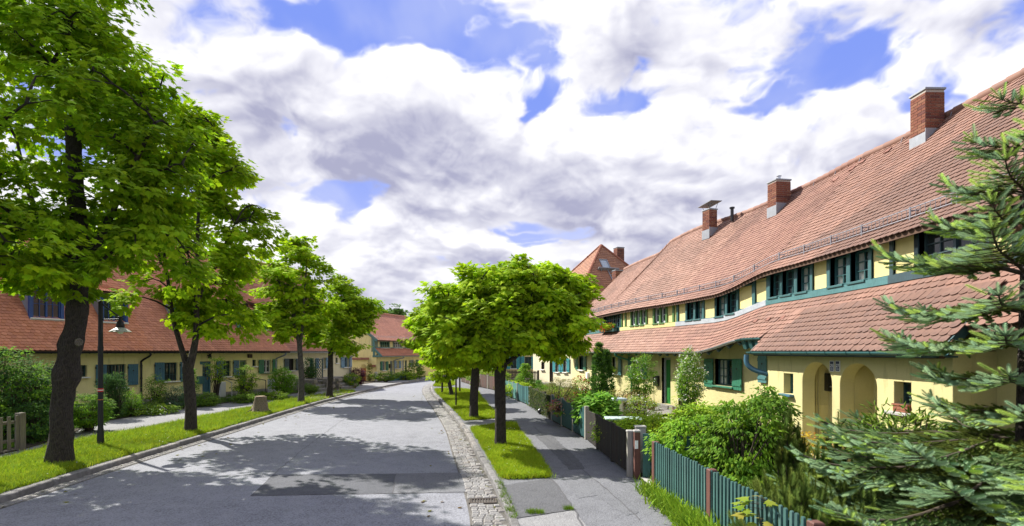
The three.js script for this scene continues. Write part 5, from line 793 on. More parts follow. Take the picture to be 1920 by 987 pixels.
// ------------------------------------------------------------------ street lamp, stump, garden things
{
  const [lx, ld] = G(188, 838, KH), lp = thing('street_lamp', 'black street lamp with a bracket arm and bell shade beside the big maple', 'street lamp', [lx, KH, -ld], .12), H = 3.82;
  part(lp, 'pole', new THREE.LatheGeometry([[.085, 0], [.085, .02], [.075, .35], [.068, .45], [.062, .5], [.058, 2.5], [.066, 2.55], [.066, 2.62], [.056, 2.68], [.052, H - .05], [.058, H - .04], [.058, H], [.0, H + .05]].map(([a, b]) => new THREE.Vector2(a, b)), 14), M.iron);
  part(lp, 'sticker_band', new THREE.CylinderGeometry(.063, .063, .09, 14, 1, true).translate(0, 1.49, 0), M.red); part(lp, 'sticker_stripe', new THREE.CylinderGeometry(.0635, .0635, .022, 14, 1, true).translate(0, 1.49, 0), M.plasticWhite); part(lp, 'warning_band', new THREE.CylinderGeometry(.062, .062, .02, 14, 1, true).translate(0, 1.24, 0), M.orangeDoor);
  part(lp, 'arm', merge([bar(V(.04, H - .06, 0), V(.48, H - .42, 0), .017), bar(V(.0, H - .47, 0), V(.50, H - .46, 0), .016), bar(V(.03, H - .03, 0), V(.07, H - .1, 0), .022)]), M.iron);
  const sh = part(lp, 'lamp_housing', new THREE.LatheGeometry([[0, .16], [.06, .16], [.06, .13], [.035, .11], [.035, .06], [.075, .02], [.095, -.06], [.1, -.14], [0, -.14]].map(([a, b]) => new THREE.Vector2(a, b)), 16).translate(.48, H - .55, 0), M.iron);
  part(lp, 'lamp_shade', new THREE.LatheGeometry([[.095, -.13], [.14, -.16], [.25, -.235], [.255, -.24], [.25, -.245], [.13, -.175], [.09, -.15]].map(([a, b]) => new THREE.Vector2(a, b)), 24).translate(.48, H - .55, 0), std([.45, .47, .42], .4));
  part(lp, 'bulb_glass', new THREE.LatheGeometry([[0, -.30], [.05, -.285], [.08, -.24], [.085, -.15]].map(([a, b]) => new THREE.Vector2(a, b)), 16).translate(.48, H - .55, 0), std([.62, .66, .58], .3));

  const [sx, sd] = G(487, 775, KH), st = thing('tree_stump', 'cut tree stump on the left grass verge', 'tree stump', [sx, KH, -sd]); { const n = 9, pts = [], rr = []; for (let i = 0; i <= n; i++) { const y = i / n * .68; pts.push(V(y * .03, y, 0)); rr.push(.215 + .24 * Math.pow(1 - i / n, 2.6)); } part(st, 'trunk', tube(pts, rr, 22, .34, 61, 3), std([.40, .32, .23], .95, { map: barkMap, bumpMap: barkBump, bumpScale: .05 })); part(st, 'cut_face', new THREE.CircleGeometry(.175, 18).rotateX(-Math.PI / 2).translate(.02, .692, 0), M.cutWood); for (let i = 0; i < 5; i++) { const a = i * 1.3; part(st, 'root', tube([V(Math.cos(a) * .2, .12, Math.sin(a) * .2), V(Math.cos(a) * .42, .03, Math.sin(a) * .42), V(Math.cos(a) * .62, -.04, Math.sin(a) * .62)], [.11, .07, .03], 8, .3, i), M.bark); } }

  const [gx, gd] = [3.35, 16.6], gl = thing('garden_lantern', 'metal bird-house lantern standing on a dark brick pillar', 'lantern', [gx, .14, -gd], .3);
  part(gl, 'pillar', box(.26, .42, .26, 0, .21), M.mortar); for (let j = 0; j < 5; j++) for (let k = 0; k < 4; k++) { const a = k * Math.PI / 2 + (j % 2) * .0, b = part(gl, 'brick', box(.25, .068, .03), std([.10, .09, .085], .9)); b.position.set(Math.sin(a) * .13, .045 + j * .082, Math.cos(a) * .13); b.rotation.y = a; }
  part(gl, 'slab', bevelBox(.34, .05, .34, .01, 0, .42, 0), M.stone); part(gl, 'glass_body', box(.13, .42, .13, 0, .72), std([.55, .58, .58], .15, { metalness: .3 })); for (const [x, z] of [[-.07, -.07], [.07, -.07], [-.07, .07], [.07, .07]]) part(gl, 'strut', box(.018, .44, .018, x, .72, z), M.steel); part(gl, 'lantern_roof', bevelBox(.42, .07, .34, .02, -.04, .95, 0), std([.45, .55, .58], .4)); part(gl, 'finial', cyl(.02, .02, .05, -.04, 1.02, 0), M.steel);
  const tb = thing('garden_table', 'pale green garden table top among the shrubs', 'table', [3.05, .14, -14.6], -.1); part(tb, 'table_top', bevelBox(1.0, .035, .6, .01, 0, .62, 0), std([.36, .46, .43], .6)); for (const [x, z] of [[-.42, -.24], [.42, -.24], [-.42, .24], [.42, .24]]) part(tb, 'leg', cyl(.018, .018, .62, x, 0, z, 8), M.iron);
  const b0 = G(1018, 777, KH), bag = thing('rubbish_bag', 'small black bag with a white patch lying by the fence', 'bag', [b0[0] - .05, KH + .004, -b0[1]], .4); { const g = new THREE.IcosahedronGeometry(.16, 3), p = g.attributes.position; for (let i = 0; i < p.count; i++) { const k = 1 + .35 * (fbm(p.getX(i) * 9 + 3, p.getY(i) * 9 + p.getZ(i) * 7, 3) - .5); p.setXYZ(i, p.getX(i) * k * 1.15, Math.max(0, p.getY(i) * k * .85 + .11), p.getZ(i) * k * .8); } g.computeVertexNormals(); part(bag, 'body', g, M.black); part(bag, 'knot', cyl(.03, .05, .08, .02, .2, 0, 8), M.black); part(bag, 'label_patch', box(.10, .08, .01, -.02, .13, .125, .1, -.3), M.plasticWhite); }
  const dp = UR.at(px2(1228, OW), OW + .9, .14); const pot = thing('flower_pot', 'brown pot of flowers on the door slab of the green door', 'flower pot', UR.at(px2(1262, OW), OW + .95, .2).toArray()); part(pot, 'pot', new THREE.LatheGeometry([[0, 0], [.12, 0], [.16, .2], [.18, .2], [.18, .23], [.15, .23], [.14, .19], [0, .19]].map(([a, b]) => new THREE.Vector2(a, b)), 16), M.terracotta);
  { const r_ = rng(88), l = []; for (let i = 0; i < 160; i++) { const m = new THREE.Matrix4().compose(V((r_() - .5) * .4, .2 + r_() * .22, (r_() - .5) * .4), new THREE.Quaternion().setFromEuler(new THREE.Euler(r_() * 6, r_() * 6, r_() * 6)), V(.05, .05, .05)); l.push({ m, c: r_() < .4 ? [.6, .5, .05] : [.06, .16, .02] }); } inst(pot, 'plant', new THREE.CircleGeometry(.6, 6), M.leaf, l); }
  const slab = thing('door_slab', 'pale concrete slab before the two green doors', 'step', [0, 0, 0]); { const a = px2(1232, OW), b = px2(1300, OW); part(slab, 'slab', merge([wallGeo(UR, OW + 1.5, a, b, .1, .26, [], 1.35)]), M.stone); }
  const cn = UR.at(px2(1226, OW), OW + .3, .14), can = thing('watering_can', 'grey zinc watering can by the wall under the black letterbox', 'watering can', cn.toArray(), .8); part(can, 'body', new THREE.LatheGeometry([[0, 0], [.13, 0], [.13, .3], [.1, .33], [.1, .31], [0, .31]].map(([a, b]) => new THREE.Vector2(a, b)), 16), M.zinc); part(can, 'spout', tube([V(.12, .06, 0), V(.25, .2, 0), V(.36, .36, 0)], [.03, .02, .016], 8), M.zinc); part(can, 'handle', new THREE.TorusGeometry(.12, .01, 6, 14, Math.PI).translate(-.02, .31, 0), M.zinc);
  const sp = UR.at(px2(1220, OW), OW + .12, .14), sd2 = thing('garden_spade', 'long-handled spade leaning on the wall beside the letterbox', 'spade', sp.toArray(), UR.turn(px2(1220))); part(sd2, 'handle', bar(V(0, .3, .14), V(.05, 1.35, 0), .016), M.cutWood); part(sd2, 'blade', box(.2, .3, .012, 0, .15, .17, 0, -.13), M.steel);
}

// ------------------------------------------------------------------ vegetation
function poly(pts, bend = 0) { // flat leaf from a half outline [[x, y], ...], mirrored, fanned from its midrib
  const pos = [], idx = [], n = pts.length; pos.push(0, pts[0][1], 0); pts.forEach(([x, y]) => pos.push(x, y, -bend * x * x)); pts.forEach(([x, y]) => pos.push(-x, y, -bend * x * x)); pos.push(0, pts[n - 1][1], 0);
  const ym = (pts[0][1] + pts[n - 1][1]) * .42; pos.push(0, ym, bend * .06); const c = pos.length / 3 - 1;
  for (let i = 1; i < n; i++) { idx.push(c, i, i + 1); idx.push(c, n + i + 1, n + i); }
  const g = new THREE.BufferGeometry(); g.setAttribute('position', new THREE.Float32BufferAttribute(pos, 3)); g.setAttribute('uv', new THREE.Float32BufferAttribute(new Float32Array(pos.length / 3 * 2), 2)); g.setIndex(idx); g.computeVertexNormals(); return g;
}
const MAPLE = poly([[0, 0], [.16, .0], [.36, -.04], [.27, .15], [.50, .30], [.40, .38], [.44, .62], [.24, .55], [.17, .66], [.12, .80], [0, 1.02]], .45);
const OVATE = poly([[0, 0], [.20, .14], [.27, .38], [.17, .70], [0, 1]], .9);
const LANCE = poly([[0, 0], [.10, .2], [.12, .5], [.06, .8], [0, 1]], 1.5);
const ROUND = poly([[0, 0], [.26, .06], [.42, .34], [.34, .68], [0, .95]], .7);
const blade1 = (() => { const pos = [], idx = [], r_ = rng(3); for (let i = 0; i < 7; i++) { const a = r_() * 6.28, h = .6 + .5 * r_(), l = .25 + .5 * r_(), x = (r_() - .5) * .8, z = (r_() - .5) * .8, cx = Math.cos(a), cz = Math.sin(a), w = .035, b = pos.length / 3; pos.push(x - cz * w, 0, z + cx * w, x + cz * w, 0, z - cx * w, x + cx * l * .35 + cz * w * .8, h * .6, z + cz * l * .35 - cx * w * .8, x + cx * l * .35 - cz * w * .8, h * .6, z + cz * l * .35 + cx * w * .8, x + cx * l, h, z + cz * l); idx.push(b, b + 1, b + 2, b, b + 2, b + 3, b + 3, b + 2, b + 4); } const g = new THREE.BufferGeometry(); g.setAttribute('position', new THREE.Float32BufferAttribute(pos, 3)); g.setAttribute('uv', new THREE.Float32BufferAttribute(new Float32Array(pos.length / 3 * 2), 2)); g.setIndex(idx); g.computeVertexNormals(); return g; })();
const Q = new THREE.Quaternion(), E = new THREE.Euler(), X1 = V(1, 0, 0), Y1 = V(0, 1, 0), Z1 = V(0, 0, 1);
const frame = (pos, tip, normal, s, sx = 1) => { const y = tip.clone().normalize(), x = y.clone().cross(normal).normalize(), z = x.clone().cross(y); return new THREE.Matrix4().makeBasis(x, y, z).scale(V(s * sx, s, s)).setPosition(pos.x, pos.y, pos.z); };
const tint = (base, r_, spread = .25, warm = .12, gain = 1) => { const k = gain * 1 + (r_() - .5) * 2 * spread, w = (r_() - .5) * 2 * warm; return [base[0] * k * (1 + w), base[1] * k, base[2] * k * (1 - w)]; };
const ball = (r_) => { for (;;) { const x = r_() * 2 - 1, y = r_() * 2 - 1, z = r_() * 2 - 1, l = x * x + y * y + z * z; if (l < 1 && l > .001) return V(x, y, z); } };
// leaves in sprays: every spray is a loose disc of leaves whose tips hang outwards and down
function sprays(list, centre, out, r, n, size, col, r_, q = {}) {
  const nrm = out.clone().multiplyScalar(q.lean ?? .55).add(V(0, 1, 0)).add(V((r_() - .5) * .5, (r_() - .5) * .3, (r_() - .5) * .5)).normalize(), k = 1 + (r_() - .5) * .36;
  for (let i = 0; i < n; i++) {
    const b = ball(r_), p = centre.clone().add(V(b.x * r, b.y * r * (q.flat ?? .45), b.z * r)), tip = V(b.x, -.25 - r_() * (q.droop ?? .5), b.z).add(out.clone().multiplyScalar(.5)).add(ball(r_).multiplyScalar(.4)), nn = nrm.clone().add(ball(r_).multiplyScalar(q.wild ?? .55)).normalize();
    const c = tint(col, r_, .22, .14, q.gain || 1); list.push({ m: frame(p, tip, nn, size * (.7 + .55 * r_())), c: [c[0] * k, c[1] * k, c[2] * k] });
  }
}
function tree(name, label, q) {
  const r_ = rng(q.seed), [bx, bd] = q.base, base = V(bx, q.y ?? KH, -bd), t = thing(name, label, 'tree', base.toArray(), 0, q.group), tr = spline(q.trunk.map((p) => V(...p)), 40), n = tr.length - 1, rr = tr.map((p, i) => mix(q.r[0], q.r[1], i / n) * (1 + .55 * Math.exp(-i / n * 26)) * (q.burl ? 1 + q.burl(p.y) : 1));
  part(t, 'trunk', tube(tr, rr, 20, q.knob ?? .16, q.seed, q.uv || 1.8), q.bark || M.bark);
  const limbs = [], list = [], keys = [];
  const total = q.blobs.reduce((s, b) => s + Math.cbrt(b.r[0] * b.r[1] * b.r[2]) ** 2, 0);
  for (const f of q.forks || []) { const pts = spline(f.pts.map((p) => V(...p)), 14); limbs.push(tube(pts, pts.map((_, i) => mix(f.r[0], f.r[1], i / 14)), 9, .12, q.seed + limbs.length)); keys.push(...pts.slice(5)); }
  const trunkTop = tr.filter((p) => p.y > (q.from ?? 2)), nodes = [...trunkTop, ...keys];
  for (const b of q.blobs) {
    const share = Math.cbrt(b.r[0] * b.r[1] * b.r[2]) ** 2 / total, nc = Math.round(q.leaves * share / (q.per || 26)), c = V(...b.c);
    // the crown is made of clumps that stand out of its outline, with shade and gaps between them
    const C = q.clump || .6, ncl = Math.max(6, Math.round(2.4 * Math.cbrt(b.r[0] * b.r[1] * b.r[2]) ** 2 / (C * C))), cl = [];
    for (let i = 0; i < ncl; i++) { const d = ball(r_).normalize(), f = .62 + .40 * Math.sqrt(r_()); cl.push({ p: c.clone().add(V(d.x * b.r[0], d.y * b.r[1], d.z * b.r[2]).multiplyScalar(f)), d, s: C * (.65 + .6 * r_()), t: .85 + .3 * r_() }); }
    for (let i = 0; i < nc; i++) {
      const k = cl[i % ncl], e = ball(r_), d = k.d.clone().multiplyScalar(.8).add(e.clone().multiplyScalar(.6)).normalize(); let p = k.p.clone().add(V(e.x * k.s, e.y * k.s * .62 - .12 * k.s * (e.x * e.x + e.z * e.z), e.z * k.s));
      if (r_() < (q.fill || .24)) p = c.clone().add(V(e.x * b.r[0], e.y * b.r[1], e.z * b.r[2]).multiplyScalar(.75));
      if (q.floor && p.y < q.floor) continue;
      if (q.gap && fbm(p.x * .62 + q.seed, p.y * .75 + p.z * .62 + 7, 2) < q.gap) continue;
      sprays(list, p, d, (q.spray || .42) * (.55 + .5 * r_()), q.per || 26, q.leaf || .14, q.col.map((v) => v * k.t), r_, q.sp);
      if (i % (q.twigEvery || 4) === 0) { let best = nodes[0], bd2 = 1e9; for (const k of nodes) { const e = k.distanceTo(p) + Math.max(0, k.y - p.y) * 1.2; if (e < bd2) { bd2 = e; best = k; } } const mid = best.clone().lerp(p, .55).add(V((r_() - .5) * .3, .1 + bd2 * .10, (r_() - .5) * .3)), pts = [best, best.clone().lerp(mid, .55).add(V(0, .05, 0)), mid, p], R = Math.min(q.r[1] * .62, .014 + bd2 * .016); limbs.push(tube(pts, [R, R * .8, R * .55, R * .2], 6, .1, i)); if (nodes.length < 400) nodes.push(mid); }
    }
  }
  if (limbs.length) part(t, 'limbs', merge(limbs), q.bark || M.bark).userData.kind = 'stuff';
  inst(t, 'crown', q.shape || MAPLE, M.leaf, list); return t;
}
const LEAFC = [.33, .49, .012], LEAFD = [.29, .46, .013], LEAFY = [.38, .52, .013];
const rowL = 'maples on the left grass verge', rowR = 'ball-headed maples on the right verge';
{
  const at = (px, py) => G(px, py, KH);
  // big maple on the left with burls
  const b1 = at(112, 872), rel = (b, x, y, d = b[1]) => { const p = P(x, y, d); return [p.x - b[0], p.y - KH, -(d - b[1])]; };
  tree('maple_tree', 'big old maple with a dark burled trunk, nearest on the left', { seed: 801, base: b1, group: rowL, r: [.205, .14], knob: .26, uv: 2.2, burl: (y) => .44 * Math.exp(-(((y - 1.98) / .20) ** 2)) + .34 * Math.exp(-(((y - 2.72) / .16) ** 2)) + .14 * Math.exp(-(((y - 3.4) / .2) ** 2)), from: 3.4,
    trunk: [[0, -.1, 0], rel(b1, 115, 780), rel(b1, 125, 690), rel(b1, 142, 600), rel(b1, 148, 520), rel(b1, 150, 450), rel(b1, 140, 330, 12.2), rel(b1, 135, 220, 12.2)],
    forks: [{ pts: [rel(b1, 148, 520), rel(b1, 190, 440, 12), rel(b1, 240, 330, 11.6), rel(b1, 290, 230, 11.4)], r: [.11, .03] }, { pts: [rel(b1, 148, 530), rel(b1, 110, 470, 12.8), rel(b1, 60, 380, 13), rel(b1, 30, 260, 13.2)], r: [.12, .03] }, { pts: [rel(b1, 150, 470), rel(b1, 130, 350, 13.2), rel(b1, 150, 200, 13.6), rel(b1, 190, 90, 13.6)], r: [.10, .03] }, { pts: [rel(b1, 150, 500), rel(b1, 220, 470, 12.8), rel(b1, 300, 440, 13)], r: [.08, .03] }],
    blobs: [{ c: rel(b1, 120, 330), r: [2.5, 2.2, 2.4] }, { c: rel(b1, 40, 110, 12.8), r: [2.3, 2.0, 2.3] }, { c: rel(b1, 140, 95, 12), r: [1.2, 1.2, 1.5] }, { c: rel(b1, 225, 190, 12), r: [1.1, 1.1, 1.5] }, { c: rel(b1, 280, 270, 12), r: [.95, 1.1, 1.4] }, { c: rel(b1, 290, 380, 12), r: [1.0, .9, 1.4] }, { c: rel(b1, 225, 430, 12.2), r: [1.6, 1.25, 1.6] }, { c: rel(b1, 10, 430, 12.8), r: [1.8, 1.5, 1.8] }, { c: rel(b1, 40, -120), r: [2.2, 2.0, 2.2] }, { c: rel(b1, 90, 510, 12.2), r: [1.6, .55, 1.5] }, { c: rel(b1, 280, 500, 12.6), r: [1.1, .6, 1.1] }],
    leaves: 34000, clump: .62, gap: .36, leaf: .155, spray: .42, col: LEAFD, floor: 3.55, sp: { lean: .4, droop: .6 } });
  { const t = scene.children.at(-1), sc = (px, py, d, s, ry) => { const p = rel(b1, px, py, d), g = new THREE.TorusGeometry(.085, .04, 8, 16); g.scale(1, 1.15, 1); const m = part(t, 'bark_scar', merge([g, new THREE.CircleGeometry(.08, 14).translate(0, 0, .012)]), std([.15, .13, .11], .95, { map: barkMap })); m.position.set(...p); m.rotation.y = ry; m.scale.setScalar(s); }; sc(147, 642, b1[1] - .14, .62, .6); }
  // maple just outside the frame on the left; its bough reaches in
  const b0 = [-11.4, 9.2]; tree('maple_tree', 'light green maple bough hanging in at the left edge of the picture', { seed: 802, base: b0, group: rowL, r: [.2, .11], from: 2.6, trunk: [[0, -.1, 0], [.02, 1.5, 0], [.1, 3.5, 0], [.15, 6.5, 0]],
    blobs: [{ c: [.4, 4.0, -.2], r: [2.0, 1.0, 1.7] }, { c: [.2, 6.0, 0], r: [1.9, 1.6, 1.8] }, { c: [1.55, 4.6, -.9], r: [1.0, 1.35, 1.0] }], leaves: 6000, gap: .42, leaf: .16, col: LEAFC, floor: 2.9, sp: { lean: .3, droop: .55 } });
  const b2 = at(357, 812); tree('maple_tree', 'second left maple with a forked trunk in front of the blue door', { seed: 803, base: b2, group: rowL, r: [.165, .14], knob: .14, from: 2.0,
    trunk: [[0, -.1, 0], rel(b2, 357, 760), rel(b2, 354, 720), rel(b2, 352, 690), rel(b2, 352, 680)],
    forks: [{ pts: [rel(b2, 351, 690), rel(b2, 342, 660), rel(b2, 325, 600), rel(b2, 315, 530), rel(b2, 300, 420)], r: [.10, .03] }, { pts: [rel(b2, 355, 690), rel(b2, 366, 640), rel(b2, 368, 570), rel(b2, 370, 450), rel(b2, 375, 300)], r: [.115, .03] }, { pts: [rel(b2, 368, 570), rel(b2, 400, 500, 17), rel(b2, 440, 420, 16.8)], r: [.06, .02] }],
    blobs: [{ c: rel(b2, 370, 300, 17.6), r: [1.1, 1.5, 1.6] }, { c: rel(b2, 368, 225, 17.6), r: [.6, .7, .9] }, { c: rel(b2, 425, 340, 17.2), r: [.9, 1.2, 1.4] }, { c: rel(b2, 440, 440, 17), r: [1.0, 1.2, 1.5] }, { c: rel(b2, 380, 500, 17), r: [1.5, 1.1, 1.6] }, { c: rel(b2, 300, 560, 16.8), r: [1.1, .75, 1.3] }, { c: rel(b2, 400, 590, 17.2), r: [1.5, .55, 1.4] }, { c: rel(b2, 320, 420, 17.6), r: [1.2, 1.2, 1.6] }],
    leaves: 19000, gap: .36, clump: .58, leaf: .165, spray: .42, col: LEAFC, floor: 2.45, sp: { lean: .4, droop: .6 } });
  const b3 = at(564, 757); tree('maple_tree', 'third left maple, slim grey trunk behind the stump', { seed: 804, base: b3, group: rowL, r: [.135, .085], bark: M.barkGrey, from: 2.4,
    trunk: [[0, -.1, 0], rel(b3, 565, 710), rel(b3, 563, 670), rel(b3, 560, 640), rel(b3, 552, 610), rel(b3, 548, 540)], forks: [{ pts: [rel(b3, 562, 655), rel(b3, 566, 620), rel(b3, 570, 560), rel(b3, 575, 490)], r: [.075, .03] }],
    blobs: [{ c: rel(b3, 556, 520), r: [1.35, 1.5, 1.4] }, { c: rel(b3, 545, 600, 26.4), r: [1.35, 1.0, 1.4] }, { c: rel(b3, 590, 580, 26.8), r: [1.0, 1.1, 1.2] }, { c: rel(b3, 566, 470), r: [.8, .8, .9] }, { c: rel(b3, 520, 560), r: [.8, 1.0, 1.1] }],
    leaves: 12000, gap: .26, clump: .5, leaf: .18, col: [.34, .50, .013], floor: 2.5 });
  const b4 = at(617, 745); tree('maple_tree', 'fourth left maple at the bare earth end of the verge', { seed: 805, base: b4, group: rowL, r: [.17, .09], bark: M.bark, knob: .22, from: 2.6,
    trunk: [[0, -.1, 0], rel(b4, 619, 700), rel(b4, 620, 660), rel(b4, 626, 610), rel(b4, 632, 550)],
    blobs: [{ c: rel(b4, 638, 560), r: [1.3, 1.1, 1.3] }, { c: rel(b4, 655, 590), r: [1.25, .9, 1.2] }, { c: rel(b4, 600, 620, 30.2), r: [1.3, .85, 1.3] }, { c: rel(b4, 640, 640), r: [1.0, .55, 1.1] }, { c: rel(b4, 680, 580, 30), r: [.55, .7, .8] }],
    leaves: 11500, gap: .26, clump: .5, leaf: .19, col: [.33, .49, .013], floor: 2.4 });
  // ball-headed maples on the right
  const c1 = at(938, 837); tree('ball_maple', 'large ball-headed maple, nearest on the right grass verge', { seed: 811, base: c1, group: rowR, r: [.145, .15], knob: .12, from: 1.9, burl: (y) => .25 * Math.exp(-(((y - 2.15) / .12) ** 2)),
    trunk: [[0, -.1, 0], [0, .8, 0], [-.01, 1.6, 0], [0, 2.15, 0], [.02, 2.55, 0]], forks: [{ pts: [[0, 2.1, 0], [.6, 2.5, .2], [1.2, 2.9, .2]], r: [.07, .03] }, { pts: [[0, 2.15, 0], [-.6, 2.6, .2], [-1.1, 3.1, 0]], r: [.07, .03] }, { pts: [[0, 2.2, 0], [.1, 3, -.5], [.2, 3.8, -.7]], r: [.07, .03] }, { pts: [[0, 2.2, 0], [.2, 2.9, .6], [.3, 3.5, 1]], r: [.07, .03] }],
    blobs: [{ c: [.40, 3.55, 0], r: [1.55, 1.0, 1.5] }, { c: [-.95, 3.4, .1], r: [1.05, .95, 1.3] }, { c: [1.6, 3.4, .1], r: [1.05, .85, 1.25] }, { c: [1.35, 4.25, -.1], r: [1.1, .65, 1.2] }, { c: [-.55, 4.05, 0], r: [1.15, .7, 1.2] }, { c: [.35, 4.35, .1], r: [1.0, .6, 1.1] }, { c: [0.1, 2.8, .2], r: [1.3, .5, 1.3] }, { c: [-.95, 2.85, .3], r: [.85, .5, 1.0] }, { c: [1.35, 2.9, .3], r: [.9, .5, 1.0] }, { c: [.3, 3.2, .9], r: [1.2, .7, .7] }],
    leaves: 31000, clump: .34, fill: .34, leaf: .155, spray: .30, per: 22, col: [.35, .51, .012], floor: 2.1, sp: { lean: .9, droop: .75, wild: .45 }, lumpy: 2.2 });
  const ball2 = (base, label, seed, R, h, w, leaves, trunk, col, leaf = .17) => tree('ball_maple', label, { seed, base, group: rowR, r: [w, w * .85], knob: .1, from: h * .7, trunk, blobs: [{ c: [trunk.at(-1)[0], h + R * .55, 0], r: [R, R * .8, R] }, { c: [trunk.at(-1)[0] - R * .45, h + R * .3, .1], r: [R * .62, R * .58, R * .7] }, { c: [trunk.at(-1)[0] + R * .4, h + R * .75, .1], r: [R * .65, R * .5, R * .7] }], leaves: leaves * 1.2, leaf, clump: .36, spray: .32, col, floor: h - R * .35, sp: { lean: .9, droop: .7, wild: .45 }, lumpy: 2 });
  ball2(at(888, 786), 'second ball-headed maple behind the nearest one', 812, 1.95, 2.55, .16, 9500, [[0, -.1, 0], [.02, 1, 0], [.08, 2.0, 0], [.05, 2.7, 0]], LEAFC);
  const c3 = at(848, 745); tree('ball_maple', 'third ball-headed maple at the left of the right-hand row', { seed: 813, base: [c3[0], c3[1]], group: rowR, r: [.11, .09], from: 2, trunk: [[0, -.1, 0], [-.2, 1, 0], [-.42, 2.1, 0], [-.5, 2.7, 0]], blobs: [{ c: [-1.1, 3.5, 0], r: [1.5, 1.25, 1.5] }, { c: [-.4, 2.6, .2], r: [1.3, .8, 1.2] }, { c: [-1.3, 4.3, 0], r: [1.0, .7, 1.0] }], leaves: 6500, leaf: .19, col: LEAFC, floor: 1.75, sp: { lean: .9, droop: .7 } });
  const c4 = at(855, 764); ball2(c4, 'young ball-headed maple on a thin stem beside the second trunk', 814, .95, 1.55, .04, 3600, [[0, -.1, 0], [0, .8, 0], [0, 1.6, 0]], LEAFY, .16);
  const c5 = at(829, 739); ball2(c5, 'small far ball-headed maple on a thin upright stem', 815, 1.15, 1.9, .06, 3000, [[0, -.1, 0], [0, 1, 0], [0, 2, 0]], LEAFC, .19);
  const c6 = at(862, 738); ball2(c6, 'hidden slim ball-headed maple at the back of the right verge', 816, 1.0, 1.8, .05, 2200, [[0, -.1, 0], [0, 1, 0], [0, 1.9, 0]], LEAFC, .19);
  // far trees behind the bend house and closing the view
  const far = (x, d, r, h, seed, col, l) => tree('broadleaf_tree', l, { seed, y: 0, base: [x, d], r: [.3, .15], from: h * .4, trunk: [[0, -.1, 0], [0, h * .3, 0], [.2, h * .7, 0]], blobs: [{ c: [0, h * .62, 0], r: [r, h * .3, r] }, { c: [-r * .5, h * .75, .5], r: [r * .6, h * .2, r * .6] }, { c: [r * .45, h * .85, 0], r: [r * .55, h * .16, r * .6] }], leaves: 4200, per: 22, leaf: .42, spray: .95, shape: ROUND, col, twigEvery: 8, sp: { gain: 1.5 } });
  far(-18, 72, 3.4, 9.0, 821, [.075, .15, .02], 'mid green tree rising behind the left end of the bend house roof'); far(-13.5, 78, 3.2, 8.4, 822, [.11, .19, .02], 'yellow-green tree behind the middle of the bend house roof'); far(-13, 92, 4, 11.0, 823, [.075, .12, .045], 'pale grey-green tree farthest behind the bend house'); far(-8.5, 80, 3.6, 9.6, 824, [.09, .15, .03], 'green tree between the bend house and the ball maples');
  far(-1, 84, 4.5, 10, 825, [.08, .15, .02], 'wide green tree closing the street beyond the bend'); far(-26, 70, 4.2, 9.5, 826, [.07, .13, .02], 'dark green tree behind the far left row house'); far(8, 78, 4.5, 9, 827, [.08, .14, .02], 'green tree beyond the yellow house'); far(-36, 58, 5, 10.5, 828, [.07, .13, .02], 'round green tree behind the middle left row house');
}
// ------------------------------------------------------------------ shrubs and garden plants
function shrub(name, label, category, pos, q) {
  const r_ = rng(q.seed), t = thing(name, label, category, pos, 0, q.group), list = [], stems = [], fl = [], [rx, ry, rz] = q.r, cy = q.cy ?? ry * .95, per = q.per || 14, n = Math.round(q.n / per);
  for (let i = 0; i < n; i++) {
    const d = ball(r_).normalize(), f = q.inner !== undefined ? mix(q.inner, 1, Math.sqrt(r_())) : .55 + .45 * Math.sqrt(r_()); const lump = 1 + .5 * (fbm(d.x * 2 + q.seed * 1.3, d.y * 2 + d.z * 2.3, 2) - .5); let p = V(d.x * rx, d.y * ry, d.z * rz).multiplyScalar(f * lump);
    if (q.cone) { const h = Math.pow(r_(), q.conePow || 1.25), w = Math.pow(1 - h, .75) * (.80 + .2 * r_()), a = r_() * 6.283; p = V(Math.cos(a) * rx * w, h * 2 * ry - ry, Math.sin(a) * rz * w); d.set(Math.cos(a), .35, Math.sin(a)); }
    p.y += cy; if (p.y < .03) continue;
    if (q.gap && fbm(p.x * 2.6 + q.seed, p.y * 2.6 + p.z * 2.2 + 3, 2) < q.gap) continue;
    sprays(list, p, d, (q.spray || .16) * (.7 + .6 * r_()), per, q.leaf, q.cols ? q.cols[Math.floor(r_() * q.cols.length)] : q.col, r_, { gain: 2.1, ...q.sp });
    if (i % (q.stemEvery || 5) === 0 && !q.cone) { const b = V((r_() - .5) * rx * .3, 0, (r_() - .5) * rz * .3), m = b.clone().lerp(p, .5).add(V(0, ry * .15, 0)); stems.push(tube([b, m, p], [.016 + ry * .006, .012, .005], 5, 0, i)); }
    if (q.flower && r_() < q.flower) for (let k = 0; k < 5; k++) { const pp = p.clone().addScaledVector(d, .05).add(ball(r_).multiplyScalar(q.spray || .15)); fl.push({ m: frame(pp, ball(r_), ball(r_), q.fsize || .05), c: tint(q.fcol, r_, .2, .1) }); }
  }
  if (stems.length) part(t, 'stems', merge(stems), q.stemMat || M.twig).userData.kind = 'stuff';
  inst(t, 'foliage', q.shape || OVATE, q.thick ? M.leafThick : M.leaf, list); if (fl.length) inst(t, 'blossoms', ROUND, M.petal, fl); return t;
}
